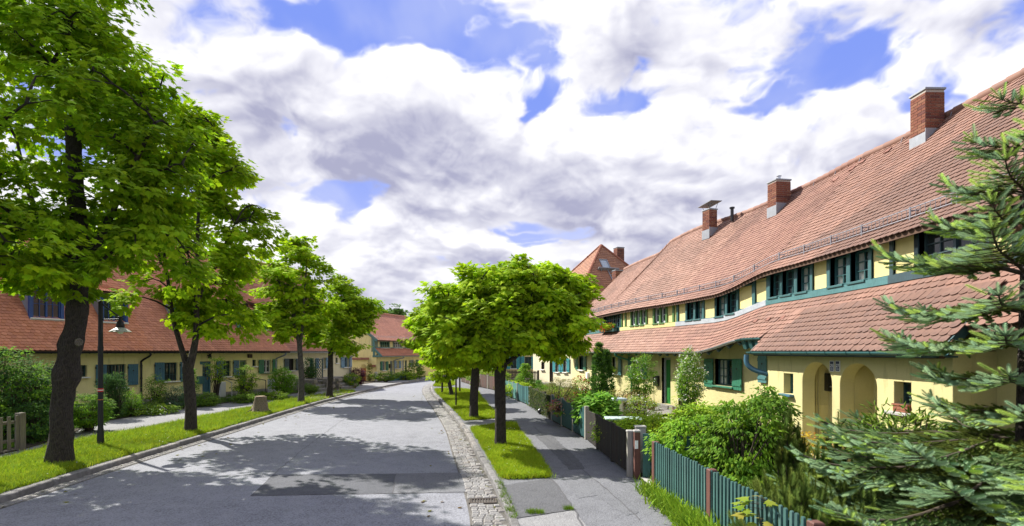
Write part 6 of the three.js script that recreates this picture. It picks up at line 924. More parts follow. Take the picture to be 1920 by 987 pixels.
{
  const gy = KH + .03, S = (n, l, c, X, d, q, y = gy) => shrub(n, l, c, [X, y, -d], q), U = (px, d) => (px - CX) / F * d;
  const G1 = [.10, .165, .016], G2 = [.07, .12, .018], G3 = [.15, .22, .013], DK = [.03, .065, .018], OL = [.10, .10, .035];
  // right gardens
  S('hazel_shrub', 'big round shrub with drooping leaves behind the green picket fence', 'shrub', U(1405, 8.7), 8.9, { seed: 901, r: [.72, .88, .85], cy: .98, n: 12500, gap: .46, leaf: .08, spray: .15, cols: [[.10, .19, .016], [.085, .165, .018], [.12, .21, .015]], sp: { droop: 1.3, lean: .8, wild: .7, gain: 1.55 }, inner: .35 });
  S('hazel_shrub', 'taller ragged crest at the right of the big round shrub', 'shrub', U(1448, 9.2), 9.4, { seed: 961, r: [.42, .5, .45], cy: 1.32, n: 3000, gap: .40, leaf: .08, spray: .15, cols: [[.10, .19, .016], [.075, .15, .018]], sp: { droop: 1.3, lean: .8, wild: .7, gain: 1.5 }, stemEvery: 2 });
  S('hazel_shrub', 'lower lobe of leafy shrub at the left of the big round shrub', 'shrub', U(1300, 9.6), 9.9, { seed: 902, r: [.62, .62, .6], cy: .75, n: 5600, gap: .42, leaf: .072, spray: .15, cols: [[.10, .19, .016], [.12, .21, .015]], sp: { droop: 1.2, lean: .8, wild: .7 } });
  S('lime_shrub', 'bright lime green bush below the white climbing rose', 'shrub', U(1308, 13.4), 13.4, { seed: 903, r: [.8, .52, .7], cy: .62, n: 3800, leaf: .10, cols: [G3, [.16, .25, .02]] });
  S('leafy_bush', 'bright green leafy bush in the middle of the near right garden', 'shrub', U(1215, 12.6), 12.6, { seed: 904, r: [.85, .50, .7], cy: .52, n: 5200, leaf: .07, cols: [G3, [.17, .24, .014]], sp: { gain: 2.5 } });
  S('leafy_bush', 'fine-leaved green bush behind the dark brown fence', 'shrub', U(1165, 12.8), 13.6, { seed: 905, r: [.6, .34, .6], cy: .40, n: 3200, leaf: .055, cols: [G1, G3], sp: { gain: 2.4 } });
  S('leafy_bush', 'low silvery green bush right behind the open gate', 'shrub', U(1225, 11.2), 11.4, { seed: 906, r: [.55, .36, .5], cy: .36, n: 2600, leaf: .06, cols: [[.12, .18, .05], G3], sp: { gain: 2.4 } });
  S('hydrangea_bush', 'large-leaved hydrangea bush leaning over the teal board fence', 'shrub', U(1118, 16), 16.0, { seed: 907, r: [.62, .58, .6], cy: .66, n: 2600, leaf: .13, shape: ROUND, cols: [[.085, .18, .02], [.11, .21, .02]], spray: .2 });
  S('heuchera_bed', 'low bed of reddish leaves behind the teal board fence', 'plant', U(1080, 18), 18.2, { seed: 908, r: [.95, .28, .8], cy: .55, n: 2200, leaf: .09, cols: [[.20, .09, .055], [.15, .16, .05], [.25, .13, .09], G1], flower: .18, fcol: [.45, .10, .12], fsize: .05 });
  S('clipped_bush', 'rounded olive-brown bush beside the lawn', 'shrub', U(1050, 22), 22.4, { seed: 909, r: [.82, .66, .75], cy: .74, n: 5200, leaf: .05, cols: [OL, [.12, .12, .03], [.085, .10, .03]], per: 20 });
  S('cypress', 'taller of the twin dark green column cypresses', 'tree', U(1123, 19.6), 19.6, { seed: 910, r: [.40, 1.38, .40], cy: 1.36, n: 7200, leaf: .10, shape: LANCE, cone: true, cols: [[.045, .10, .015], [.06, .13, .015], DK], sp: { droop: -1.6, wild: .3 }, spray: .1 });
  S('cypress', 'shorter of the twin column cypresses, just to the right', 'tree', U(1136, 19.9), 19.9, { seed: 911, r: [.40, 1.27, .40], cy: 1.25, n: 6500, leaf: .10, shape: LANCE, cone: true, cols: [[.045, .10, .015], [.06, .13, .015], DK], sp: { droop: -1.6, wild: .3 }, spray: .1 });
  S('azalea_bush', 'bronze and yellow azalea around the garden lantern', 'shrub', U(1164, 18.6), 18.8, { seed: 912, r: [1.0, .48, .6], cy: .66, n: 2600, leaf: .065, cols: [[.22, .14, .06], [.18, .17, .04], [.13, .16, .03]], stemEvery: 3 });
  S('spirea_bush', 'pale green bush with white blossoms beside the rose tree', 'shrub', U(1205, 17.5), 17.8, { seed: 913, r: [.62, .46, .6], cy: .5, n: 2300, leaf: .06, cols: [G3, [.14, .18, .07]], flower: .16, fcol: [.75, .74, .66], fsize: .05 });
  S('rose_bush', 'red flowered rose bush left of the column cypresses', 'shrub', U(1098, 23.5), 24, { seed: 914, r: [.5, .6, .5], cy: .75, n: 1900, leaf: .07, col: G1, flower: .25, fcol: [.55, .05, .06], fsize: .07 });
  S('ground_plants', 'mixed low green plants in front of the farthest right terrace house', 'plant', U(1075, 26), 27, { seed: 915, r: [1.3, .35, 1.6], cy: .3, n: 3000, leaf: .075, cols: [G1, G3, [.16, .12, .05]] });
  S('euphorbia_bush', 'bright yellow-green bush near the small spruce', 'shrub', U(972, 28.6), 29, { seed: 916, r: [.75, .42, .75], cy: .42, n: 2600, leaf: .08, cols: [[.20, .26, .012], [.16, .24, .015]] });
  S('euphorbia_bush', 'second yellow-green bush left of the small spruce', 'shrub', U(958, 30.5), 31, { seed: 917, r: [.6, .4, .6], cy: .4, n: 1800, leaf: .08, cols: [[.17, .25, .012], G3] });
  S('young_spruce', 'small light green spruce at the far gardens', 'tree', U(984, 31), 31, { seed: 918, r: [.72, .88, .72], cy: .9, n: 3600, leaf: .15, shape: LANCE, cone: true, cols: [[.09, .17, .015], [.12, .20, .012]], sp: { droop: .2, wild: .5 }, spray: .14 });
  S('leafy_bush', 'green hedge plants behind the brown board fence', 'shrub', U(915, 38), 38.5, { seed: 919, r: [1.6, .62, .8], cy: .62, n: 3200, leaf: .11, cols: [G1, G3] });
  S('small_conifer', 'small dark conifer at the cream corner house', 'shrub', U(1011, 32), 32.5, { seed: 920, r: [.24, .38, .24], cy: .38, n: 900, leaf: .09, shape: LANCE, cone: true, cols: [[.06, .14, .02]] });
  // rose standards against the house walls
  const rose = (label, px, d, h, w, seed, fl) => { const X = U(px, d), t = S('climbing_rose', label, 'climbing plant', X, d, { seed, r: [w, h * .36, w * .8], cy: h * .66, n: 3600, leaf: .065, cols: [[.095, .18, .02], [.12, .2, .02], [.07, .14, .02]], flower: fl, fcol: [.75, .74, .64], fsize: .055, stemEvery: 30 }); const r_ = rng(seed + 5), g = []; for (let i = 0; i < 6; i++) { const a = (r_() - .5) * .4; g.push(tube([V(a * .4 + (r_() - .5) * .1, 0, (r_() - .5) * .12), V(a * .5, h * .25, (r_() - .5) * .15), V(a * 1.3, h * .6, (r_() - .5) * .2)], [.025, .02, .012], 6, .1, i)); } part(t, 'trunk', merge(g), M.twig).userData.kind = 'stuff'; return t; };
  rose('round green rose tree on slanting stems between the shutters and the letterbox', 1203, 19.6, 2.3, .52, 921, .05); rose('tall climbing rose with white blossoms at the green glazed door', 1295, 16.6, 2.45, .38, 922, .55); S('climbing_rose', 'thin trailing rose shoots left of the tall white rose', 'climbing plant', U(1282, 16.8), 16.8, { seed: 923, r: [.28, .85, .3], cy: .95, n: 900, leaf: .06, cols: [G3, G1], flower: .2, fcol: [.7, .7, .5] });
  for (const [px, l] of [[1263, 'left of two pink lupin spikes by the door slab'], [1270, 'right of two pink lupin spikes by the door slab']]) { const r_ = rng(px), t = thing('lupin', l, 'flower', [U(px, 16.9), gy, -16.9]), fl = [], lv = []; for (let i = 0; i < 120; i++) { const h = .42 + .3 * i / 120, a = i * 2.4, rr = .055 * (1 - i / 150); fl.push({ m: frame(V(Math.cos(a) * rr, h, Math.sin(a) * rr), V(Math.cos(a), .5, Math.sin(a)), Y1, .035), c: tint([.38, .09, .20], r_) }); } for (let i = 0; i < 60; i++) { const b = ball(r_); lv.push({ m: frame(V(b.x * .16, .12 + Math.abs(b.y) * .25, b.z * .16), b, Y1, .12), c: tint(G1, r_) }); } part(t, 'stem', tube([V(0, 0, 0), V(0, .7, 0)], [.01, .006], 5), M.twig); inst(t, 'flower_spike', ROUND, M.petal, fl); inst(t, 'leaves', LANCE, M.leaf, lv); }
  const wb = UR.at(px2(1155, OW), OW + .14, UR.y(px2(1155, OW), OW, 700)); shrub('window_plants', 'yellow-green plants in the sill box of the white window', 'plant', [wb.x, wb.y, wb.z], { seed: 924, r: [.3, .22, .35], cy: .12, n: 500, leaf: .08, cols: [[.2, .26, .02], G3] });
  const fb = UR.at(px2(1147, 0), .22, UR.y(px2(1147, 0), 0, 622)), FB = thing('flower_box', 'flower box with red geraniums under the four-light upstairs window', 'planter', [fb.x, fb.y, fb.z], UR.turn(px2(1147, 0))); part(FB, 'trough', box(2.4, .16, .2, 0, .05, 0), M.teal); { const r_ = rng(925), l = [], f = []; for (let i = 0; i < 1000; i++) { const b = ball(r_); l.push({ m: frame(V(b.x * 1.25, .2 + b.y * .2, b.z * .2), b.clone().add(V(0, .2, .6)), V(0, .6, 1), .10), c: tint([.13, .21, .02], r_) }); } for (let i = 0; i < 170; i++) { const b = ball(r_); f.push({ m: frame(V(b.x * 1.25, .22 + b.y * .22, .12 + b.z * .15), b, Z1, .07), c: r_() < .6 ? [.6, .03, .03] : [.65, .3, .04] }); } inst(FB, 'leaves', ROUND, M.leaf, l); inst(FB, 'blossoms', ROUND, M.petal, f); }
  // ivy on the mossy fence
  { const t = thing('ivy', 'ivy leaves creeping over the mossy dark fence', 'plant', [1.22, KH, -22]), r_ = rng(926), l = []; for (let i = 0; i < 1500; i++) { const d = 19.6 + r_() * 5, x = mix(1.47, .84, (d - 19.3) / 5.3) - .06 - r_() * .05, y = Math.pow(r_(), .7) * .9; l.push({ m: frame(V(x - 1.22, y, -(d - 22)), V((r_() - .5) * .4, -1, r_() - .5), V(-1, .4, r_() - .5), .06), c: tint(r_() < .5 ? [.05, .10, .02] : [.10, .13, .02], r_) }); } inst(t, 'leaves', ROUND, M.leaf, l); }
  // left gardens
  S('hedge_bush', 'tall light-topped hedge bush at the left edge above the pale fence', 'hedge', U(15, 15), 15, { seed: 931, r: [.85, 1.35, .9], cy: 1.4, n: 6000, leaf: .09, cols: [[.06, .12, .018], [.10, .19, .015], DK], inner: .3, spray: .2 });
  S('hedge_bush', 'dark loose evergreen bush right behind the pale picket fence', 'hedge', U(68, 16.4), 16.4, { seed: 932, r: [.72, 1.15, .8], cy: 1.2, n: 5000, leaf: .08, cols: [DK, [.04, .085, .02], [.055, .11, .02]], inner: .3, spray: .17, stemEvery: 3 });
  S('hedge_bush', 'low dark leafy bush at the foot of the big maple', 'hedge', U(62, 14.7), 14.7, { seed: 933, r: [.62, .52, .5], cy: .55, n: 3000, leaf: .075, cols: [[.05, .11, .02], [.07, .14, .018], DK] });
  S('juniper', 'spreading light green juniper between the maple and the lamp post', 'shrub', U(166, 16.7), 16.7, { seed: 934, r: [.66, .56, .6], cy: .62, n: 5200, leaf: .09, shape: LANCE, cols: [[.08, .16, .012], [.13, .22, .012], [.05, .10, .015]], sp: { flat: .15, wild: .25, droop: .4 } });
  S('dark_cypress', 'dark upright clump of cypress behind the lamp post', 'shrub', U(198, 19.6), 19.6, { seed: 935, r: [.28, .84, .3], cy: .86, n: 3000, leaf: .08, shape: LANCE, cols: [DK, [.035, .075, .02]], sp: { droop: -1.5, wild: .3 } });
  S('dark_cypress', 'second dark upright cypress, just right of the lamp post', 'shrub', U(220, 19.9), 19.9, { seed: 936, r: [.27, .82, .3], cy: .84, n: 3000, leaf: .08, shape: LANCE, cols: [DK, [.04, .08, .02]], sp: { droop: -1.5, wild: .3 } });
  S('dwarf_conifer', 'rounded bright green dwarf conifer under the open blue shutter', 'shrub', U(245, 20.6), 20.6, { seed: 937, r: [.28, .46, .3], cy: .5, n: 2200, leaf: .07, shape: LANCE, cols: [[.07, .15, .012], [.11, .19, .012]], sp: { droop: -1.2, wild: .3 } });
  S('leafy_bush', 'loose tall green shrub at the dark downpipe', 'shrub', U(291, 22.6), 22.6, { seed: 938, r: [.40, .75, .4], cy: .8, n: 1500, leaf: .08, cols: [G1, G2, [.12, .17, .04]], stemEvery: 2 });
  S('grey_shrub', 'blue-grey feathery shrub left of the forked trunk', 'shrub', U(326, 23), 23, { seed: 939, r: [.46, .50, .4], cy: .5, n: 2000, leaf: .08, shape: LANCE, cols: [[.06, .10, .06], [.05, .09, .045]] });
  S('yew_cone', 'clipped green cone beside the blue door', 'shrub', U(356, 23.8), 23.8, { seed: 940, r: [.45, .86, .45], cy: .86, n: 3000, leaf: .07, cone: true, conePow: .8, cols: [[.06, .125, .018], [.09, .17, .015]] });
  S('leafy_bush', 'low spreading green shrub left of the stone steps', 'shrub', U(387, 24.4), 24.4, { seed: 941, r: [.48, .30, .4], cy: .28, n: 1700, leaf: .08, cols: [G1, G2] });
  S('perennials', 'strip of low flowering plants along the left pavement', 'plant', U(290, 21.4), 21.4, { seed: 942, r: [.7, .20, .9], cy: .16, n: 2000, leaf: .08, cols: [G1, G3, G2], flower: .06, fcol: [.6, .6, .5] });
  S('young_shrub', 'slender light shrub trained beside the blue front door', 'shrub', U(405, 26.6), 26.6, { seed: 943, r: [.42, .66, .35], cy: 1.6, n: 900, leaf: .08, cols: [G3, G1], stemEvery: 2 });
  S('rose_bush', 'arching green rose shrub at the light green door', 'shrub', U(458, 27.2), 27.2, { seed: 944, r: [.58, .80, .5], cy: 1.0, n: 1700, leaf: .085, cols: [G1, G2, G3], stemEvery: 2 });
  S('leafy_bush', 'low dark shrub beside the planter and the grey cabinet', 'shrub', U(460, 26), 26, { seed: 945, r: [.6, .22, .4], cy: .2, n: 1300, leaf: .08, cols: [G2, G1] });
  S('round_shrub', 'big rounded green shrub right of the green shuttered window', 'shrub', U(529, 29.6), 29.6, { seed: 946, r: [.72, .76, .6], cy: .85, n: 4200, leaf: .08, cols: [[.085, .17, .015], [.11, .2, .013]] });
  S('perennials', 'fringe of white flowered plants below the rounded shrub', 'plant', U(512, 27.8), 27.8, { seed: 947, r: [.9, .22, .5], cy: .18, n: 1700, leaf: .085, cols: [G1, G3], flower: .25, fcol: [.55, .5, .42] });
  S('ivy_column', 'dark ivy climbing the wall left of the green lattice', 'climbing plant', U(580, 34), 34, { seed: 948, r: [.36, 1.05, .35], cy: 1.1, n: 2400, leaf: .09, cols: [DK, [.05, .10, .02]] });
  S('leafy_bush', 'low green bush at the left foot of the stone stairs', 'shrub', U(580, 31.4), 31.4, { seed: 949, r: [.5, .3, .4], cy: .28, n: 1300, leaf: .08, cols: [G1, G2] });
  S('yellow_shrub', 'dark green shrub with yellow right side by the last downpipe', 'shrub', U(658, 36.6), 36.6, { seed: 950, r: [.58, .48, .5], cy: .5, n: 2600, leaf: .08, cols: [[.06, .12, .015], [.08, .15, .015], [.2, .22, .01]] });
  S('barberry', 'dark purple barberry bush below the garden gateway', 'shrub', U(671, 39.6), 39.6, { seed: 951, r: [.55, .62, .5], cy: .66, n: 2800, leaf: .08, cols: [[.045, .012, .022], [.065, .018, .03], [.03, .01, .016]] });
  S('leafy_bush', 'green plants in the dark board box of the bend house', 'plant', U(722, 43.4), 43.6, { seed: 952, r: [1.2, .35, .3], cy: .5, n: 1400, leaf: .12, cols: [G1, G2] });
  S('leafy_bush', 'light green plants beside the bend house doors', 'plant', U(758, 46.5), 46.8, { seed: 953, r: [1.0, .4, .5], cy: .35, n: 1400, leaf: .13, cols: [G3, G1] });
  S('leafy_bush', 'taller potted plants right of the bend house doors', 'plant', U(777, 48.5), 48.8, { seed: 954, r: [.9, .75, .5], cy: .75, n: 1600, leaf: .14, cols: [G1, G2] });
  S('vine', 'thin vine on the garden wall beside the gateway', 'climbing plant', U(693, 44.8), 44.8, { seed: 955, r: [.2, .75, .15], cy: .8, n: 500, leaf: .11, cols: [G2, [.12, .12, .03]] });
  // rhododendron in front of the porch
  S('rhododendron', 'light green rhododendron below the planter window', 'shrub', U(1700, 7.6), 7.7, { seed: 956, r: [.62, .5, .6], cy: 1.15, n: 1500, leaf: .11, shape: LANCE, cols: [[.12, .18, .02], [.09, .15, .02]], sp: { gain: 1.5, droop: -.6, wild: .6 }, thick: true, stemEvery: 2 });
  S('golden_bush', 'yellow-orange low bush before the right arch', 'shrub', U(1540, 9.4), 9.8, { seed: 957, r: [.55, .42, .5], cy: .6, n: 1500, leaf: .06, cols: [[.3, .22, .02], [.2, .2, .02], [.28, .12, .02]] });
  // young maple by the near fence: few large leaves, one by one
  { const t = thing('maple_sapling', 'maple sapling with yellow-green leaves at the near end of the green fence', 'sapling', [2.72, KH, -5.75]), r_ = rng(960), mats = [[.22, .30, .03], [.28, .33, .04], [.16, .27, .02], [.33, .30, .05]].map((c) => leafMat(c, .4, .8)); part(t, 'stem', tube([V(0, 0, 0), V(-.02, .4, .02), V(-.08, .82, .05)], [.012, .01, .004], 6), M.twig);
    for (let i = 0; i < 34; i++) { const h = .22 + r_() * .72, a = r_() * 6.28, o = V(Math.cos(a), -.15 + r_() * .3, Math.sin(a)), s = V(-.08 * h, h, .05 * h), e = s.clone().addScaledVector(o, .06 + r_() * .14); part(t, 'leaf', MAPLE, mats[Math.floor(r_() * 4)]).applyMatrix4(frame(e, o.clone().add(V(0, -.2, 0)), V(o.x * .3, 1, o.z * .3 + .25), .11 + r_() * .05)); part(t, 'leaf_stalk', bar(s, e, .0025, 4), M.twig); } }
}
// ------------------------------------------------------------------ spruce and dwarf pines: bottle-brush shoots
function shoot(n, len, rad, up, seed, w) { const pos = [], r_ = rng(seed); for (let i = 0; i < n; i++) { const f = i / n, a = i * 2.399 + r_() * .4, y = f * len, taper = f > .85 ? 1 - (f - .85) * 3 : 1, dx = Math.cos(a), dz = Math.sin(a), R = rad * (.85 + .3 * r_()) * Math.max(.45, taper), tx = dx * R, tz = dz * R, ty = y + up * (1 + r_() * .3); pos.push(dx * .002 - dz * w, y, dz * .002 + dx * w, dx * .002 + dz * w, y, dz * .002 - dx * w, tx, ty, tz); } const g = new THREE.BufferGeometry(); g.setAttribute('position', new THREE.Float32BufferAttribute(pos, 3)); g.setAttribute('uv', new THREE.Float32BufferAttribute(new Float32Array(n * 6), 2)); g.computeVertexNormals(); return g; }
const SPRUCE = shoot(150, 1, .135, .07, 5, .014), PINE = shoot(120, 1, .19, .13, 6, .017);
{
  const r_ = rng(970), base = V(6.05, KH, -6.25), t = thing('blue_spruce', 'blue spruce filling the right edge with silvery green boughs', 'spruce', base.toArray()), wood = [], list = [];
  part(t, 'trunk', tube([V(0, -.1, 0), V(.02, 2, 0), V(0, 4.0, .02), V(0, 5.8, 0)], [.15, .12, .07, .015], 10, .12, 9, 1.5), M.bark);
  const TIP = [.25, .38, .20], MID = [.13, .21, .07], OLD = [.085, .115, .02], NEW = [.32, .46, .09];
  const put = (p, d, s, c, w = 1) => list.push({ m: frame(p, d, Math.abs(d.y) > .9 ? X1 : Y1, s, w), c: tint(c, r_, .18, .08) });
  const bough = (h, az, L, lift, young) => {
    const dir = V(Math.cos(az), 0, Math.sin(az)), side = V(-dir.z, 0, dir.x), A = (f) => V(0, h, 0).addScaledVector(dir, L * f).add(V(0, L * (lift * f - .55 * f * f + .34 * f * f * f * f), 0)).addScaledVector(side, Math.sin(f * 3 + az * 5) * .04 * L);
    const ax = [0, .15, .3, .45, .6, .75, .9, 1].map(A); wood.push(tube(ax, ax.map((_, i) => .032 * L / 2.4 * (1 - i / 8.5) + .005), 6, .1, list.length));
    const nl = Math.round(L / .105);
    for (let i = 1; i <= nl; i++) for (const s of [-1, 1]) {
      const f = i / nl, o = A(f), fw = A(Math.min(1, f + .02)).sub(A(f - .02)).normalize(), ll = Math.max(.10, (L * .40) * Math.pow(1 - f, .7) * Math.min(1, f * 3.2) * (.7 + .5 * r_()) + .07), d = fw.clone().multiplyScalar(.75).addScaledVector(side, s * (.75 + .2 * r_())).add(V(0, -.10 + (r_() - .5) * .3, 0)).normalize(), e = o.clone().addScaledVector(d, ll).add(V(0, -ll * .12, 0));
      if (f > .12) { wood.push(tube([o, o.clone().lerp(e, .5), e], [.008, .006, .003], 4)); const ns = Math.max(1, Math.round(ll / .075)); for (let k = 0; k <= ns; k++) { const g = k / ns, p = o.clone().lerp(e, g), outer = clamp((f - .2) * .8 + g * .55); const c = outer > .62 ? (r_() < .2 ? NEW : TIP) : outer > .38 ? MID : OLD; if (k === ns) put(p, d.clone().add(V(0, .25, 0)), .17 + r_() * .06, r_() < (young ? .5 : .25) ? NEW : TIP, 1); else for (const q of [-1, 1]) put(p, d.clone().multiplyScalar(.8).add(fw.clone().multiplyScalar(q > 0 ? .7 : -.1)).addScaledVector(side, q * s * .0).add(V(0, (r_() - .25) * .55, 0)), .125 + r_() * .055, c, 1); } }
    }
    const e = A(1), fw = e.clone().sub(A(.95)).normalize(); put(e, fw.clone().add(V(0, .35, 0)), .19, young ? NEW : TIP); for (const s of [-1, 1]) put(e, fw.clone().addScaledVector(side, s * .6).add(V(0, .3, 0)), .15, young ? NEW : TIP);
  };
  // bough lengths by height: the lowest spread widest, the whorls at eave height were cut back over the path
  const reach = (h) => h < 1.35 ? 2.4 : h < 1.75 ? mix(2.3, 1.3, (h - 1.35) / .4) : h < 2.35 ? .95 : h < 3.1 ? 1.5 : clamp((6.0 - h) * .48, .22, 1.3);
  for (let h = .45, k = 0; h < 5.5; h += .30 + .02 * k, k++) { const n = h < 1.5 ? 11 : h < 4.6 ? 6 : 5; for (let i = 0; i < n; i++) { const az = k * 1.1 + i / n * 6.283 + (r_() - .5) * .3, L = reach(h) * (.80 + .34 * r_()); if (Math.cos(az) > .55 && Math.sin(az) < .6) continue; bough(h, az, L, h > 3.3 ? .50 : h < 1.5 ? .24 : .30, h > 3.2); } }
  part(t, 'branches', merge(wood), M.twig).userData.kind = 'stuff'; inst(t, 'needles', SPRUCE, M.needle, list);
  const coneG = new THREE.LatheGeometry([[0, 0], [.016, -.01], [.019, -.03], [.015, -.06], [0, -.075]].map(([a, b]) => new THREE.Vector2(a, b)), 8); for (const [x, y, d] of [[1893, 424, 5.9], [1901, 428, 5.9], [1908, 424, 5.95], [1913, 420, 5.9]]) { const p = P(x, y, d).sub(base); const c = part(t, 'cone', coneG, std([.16, .075, .04], .8)); c.position.copy(p); }
  // dwarf mountain pines between the fence and the spruce
  const pine = (label, X, d, R, h, n, seed, cols, lean = 0) => { const q = rng(seed), pt = thing('mountain_pine', label, 'pine', [X, KH + .03, -d]), w = [], l = []; for (let i = 0; i < n; i++) { const a = q() * 6.283, f = Math.sqrt(q()), top = V(Math.cos(a) * R * f + lean * R * .3, h * (1 - .62 * f) * (.75 + .3 * q()), Math.sin(a) * R * f), b = V(top.x * .25, 0, top.z * .25), m = b.clone().lerp(top, .5).add(V(top.x * .12, -.04, top.z * .12)); w.push(tube([b, m, top], [.014, .010, .005], 5)); const dirv = top.clone().sub(m).normalize().add(V(0, .6, 0)).normalize(); for (let k = 0; k < 14; k++) { const g = .3 + .7 * k / 13, p = g < .5 ? b.clone().lerp(m, g * 2) : m.clone().lerp(top, g * 2 - 1); const dd = dirv.clone().add(ball(q).multiplyScalar(.75)).normalize(); l.push({ m: frame(p, dd, Math.abs(dd.y) > .95 ? X1 : Z1, .14 + q() * .07), c: tint(cols[Math.floor(q() * cols.length)], q, .25, .1) }); } l.push({ m: frame(top, dirv, X1, .20 + q() * .07, .8), c: tint([.13, .18, .035], q) }); } part(pt, 'branches', merge(w), M.twig).userData.kind = 'stuff'; inst(pt, 'needles', PINE, M.needle, l); return pt; };
  const PC = [[.11, .18, .03], [.075, .125, .022], [.15, .215, .035]];
  pine('low olive mountain pine by the near end of the green fence', 3.45, 6.5, .75, .95, 110, 971, PC); pine('upright mountain pine candle left of the arches', 4.25, 8.1, .26, 1.62, 34, 972, PC); pine('dark mountain pine before the pillar between the arches', 4.85, 8.0, .30, 1.45, 40, 973, [[.05, .08, .02], [.035, .055, .018]]); pine('short mountain pine below the left arch', 4.2, 7.4, .28, 1.2, 34, 974, PC); pine('broad mountain pine under the spruce boughs', 4.3, 6.6, .7, .8, 80, 975, [[.06, .09, .02], [.08, .11, .025]]);
}
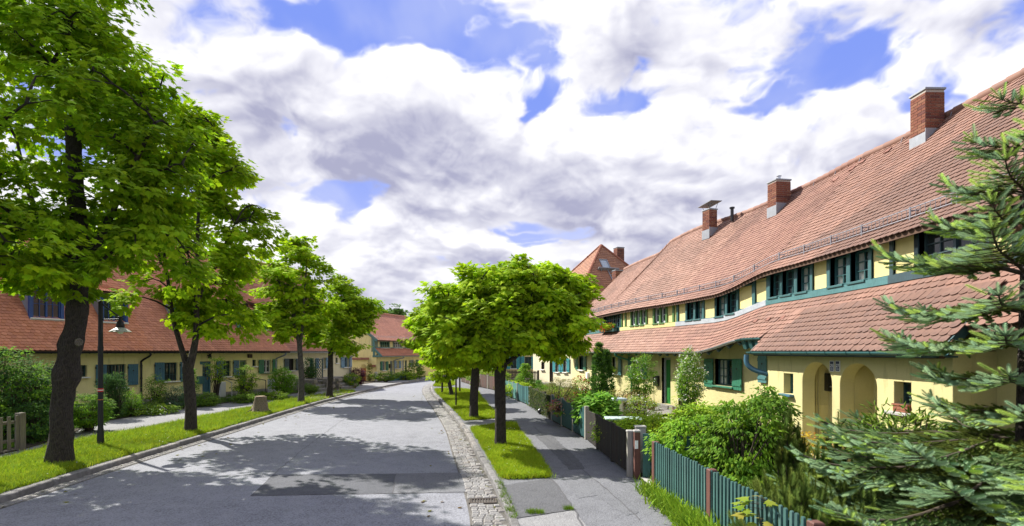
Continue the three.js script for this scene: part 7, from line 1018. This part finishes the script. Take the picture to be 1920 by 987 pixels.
// ------------------------------------------------------------------ grass
{
  const put = (name, label, ps, n, hgt, cols, seed, filt) => { const r_ = rng(seed), list = []; for (const [pl, w] of ps) { const xs = pl.map((p) => p[0]), ds = pl.map((p) => p[1]), x0 = Math.min(...xs), x1 = Math.max(...xs), d0 = Math.max(5, Math.min(...ds)), d1 = Math.max(...ds); let k = 0, tries = 0; while (k < n * w && tries++ < n * w * 12) { const u = r_(), d = d0 * d1 / mix(d1, d0, u), x = mix(x0, x1, r_()); if (!inside(pl, x, d) || (filt && !filt(x, d, r_))) continue; k++; const patch = fbm(x * .9 + 5, d * .9, 3), s = hgt * (.55 + .7 * r_()) * (.65 + .8 * patch) * Math.sqrt(Math.max(1, d / 16)), c = cols[Math.floor(r_() * cols.length)]; E.set((r_() - .5) * .5, r_() * 6.28, (r_() - .5) * .5); list.push({ m: new THREE.Matrix4().compose(V(x + (r_() - .5) * .16, KH + .01, -d + (r_() - .5) * .16), Q.setFromEuler(E), V(s * 1.25, s, s * 1.25)), c: tint(c.map((v, i) => v * (.75 + .5 * patch)), r_, .2, .12, 1.55) }); } }
    const g = new THREE.Group(); const im = inst(scene, numbered(name), blade1, M.blade, list); im.userData.label = label; im.userData.category = 'grass'; return im; };
  const GC = [[.20, .27, .010], [.16, .24, .010], [.24, .29, .018]];
  put('grass', 'bright mown grass with daisies on the right verge under the ball maples', [[verges[0], .38], [verges[1], .34], [verges[3], .08]], 52000, .085, GC, 980);
  put('grass', 'longer sunlit grass on the left verge along the kerb', [[verges[2], 1]], 46000, .105, [...GC, [.16, .24, .03]], 981, (x, d, r_) => !(x < -9.9 && d > 27.5 && d < 33 && r_() < .75));
  put('grass', 'lawn grass in the right garden beside the board fences', [[[[2.6, 15], [2.4, 17.5], [1.9, 20], [1.5, 24], [3.2, 24.5], [4.4, 22], [5.2, 18], [5.2, 15]], 1]], 9000, .10, GC, 982);
  put('tall_grass', 'tall grass growing along the foot of the green picket fence', [[[[2.34, 9.6], [2.52, 9.6], [2.72, 7.4], [2.9, 5.2], [2.60, 5.2], [2.46, 7.4]], 1]], 950, .25, [[.17, .26, .02], [.13, .22, .015]], 983);
  put('ground_cover', 'low green garden plants covering the right front gardens', [[[[2.75, 9], [2.7, 11], [2.5, 14], [4.6, 15.5], [6.0, 12], [6.2, 9.2], [4, 7], [3.2, 6]], .55], [[[1.6, 20], [.9, 25], [-.1, 31], [-1.8, 37.5], [1.6, 38], [3.6, 33], [5.0, 25], [4.6, 23]], .45]], 11000, .21, [[.085, .165, .018], [.12, .21, .015], [.07, .13, .02]], 984);
  put('ground_cover', 'low green plants filling the left front gardens', [[[[-12.8, 10], [-12.9, 14.4], [-14.7, 18.8], [-14.7, 22.4], [-14.0, 26.3], [-13.2, 31.7], [-11.8, 40], [-12.0, 40], [-14.5, 33], [-16.8, 26], [-18.5, 20], [-20, 14]], 1]], 9000, .13, [[.06, .125, .018], [.09, .17, .015], [.045, .09, .02]], 985);
  { const q = rng(987), l = []; for (let i = 0; i < 170; i++) { const side = q(), k = 8 + Math.floor(q() * 60), p = side < .55 ? KL[Math.min(KL.length - 1, k + 14)] : KR[k + 14], x = side < .55 ? p[0] + .1 + Math.pow(q(), 2) * 1.6 : p[0] - .1 - Math.pow(q(), 2) * 1.4; l.push({ m: frame(V(x, .012, -p[1] + (q() - .5)), V(q() - .5, .05, q() - .5), V((q() - .5) * .3, 1, (q() - .5) * .3), .05 + q() * .05), c: q() < .5 ? [.16, .10, .03] : [.20, .20, .03] }); } const im = inst(scene, 'fallen_leaves', MAPLE, M.leaf, l); im.userData.label = 'few dry fallen leaves lying along both road edges'; im.userData.category = 'leaves'; }
  // weeds in the joints of kerb and pavement, daisies
  const r_ = rng(986), w = []; for (let i = 0; i < 260; i++) { const a = G(952, 975, KH), b = G(925, 905, KH), f = r_(), p = r_() < .6 ? [mix(a[0], b[0], f) + .1 + (r_() - .5) * .12, mix(a[1], b[1], f) + (r_() - .5) * .1] : r_() < .6 ? G(1003 + (r_() - .5) * 30, 962 + (r_() - .5) * 6, KH) : G(1066 + (r_() - .5) * 14, 956 + (r_() - .5) * 4, KH); E.set(0, r_() * 6, 0); const s = .04 + r_() * .05; w.push({ m: new THREE.Matrix4().compose(V(p[0], KH, -p[1]), Q.setFromEuler(E), V(s, s, s)), c: tint([.14, .24, .015], r_) }); } const im = inst(scene, 'weeds', blade1, M.blade, w); im.userData.label = 'small weeds in the joints beside the right kerb'; im.userData.category = 'weeds';
  const wl = []; for (let i = 0; i < 420; i++) { const k = Math.floor(r_() * (KR.length - 20)), p = KR[k]; if (p[1] < 7.5 || p[1] > 40) continue; E.set(0, r_() * 6, 0); const s = .025 + r_() * .035; wl.push({ m: new THREE.Matrix4().compose(V(p[0] - .03 - Math.pow(r_(), 2) * .5, 0, -p[1] + (r_() - .5) * .4), Q.setFromEuler(E), V(s, s, s)), c: tint([.13, .2, .02], r_) }); } const i2 = inst(scene, 'gutter_weeds', blade1, M.blade, wl); i2.userData.label = 'tiny weeds between the setts of the gutter'; i2.userData.category = 'weeds';
  const ds = []; for (let i = 0; i < 900; i++) { const v = verges[r_() < .55 ? 0 : r_() < .5 ? 1 : 2], j = Math.floor(r_() * v.length), x = mix(Math.min(...v.map((p) => p[0])), Math.max(...v.map((p) => p[0])), r_()), d = mix(Math.max(7, Math.min(...v.map((p) => p[1]))), Math.min(24, Math.max(...v.map((p) => p[1]))), r_()); if (!inside(v, x, d) || fbm(x * 1.5, d * 1.5, 2) < .48) continue; ds.push({ m: frame(V(x, KH + .085, -d), ball(r_), V(0, 1, .3), .028), c: [.8, .8, .76] }); } const i3 = inst(scene, 'daisies', ROUND, M.petal, ds); i3.userData.label = 'tiny white daisies scattered in the verge grass'; i3.userData.category = 'flowers';
}

renderer.render(scene, camera);
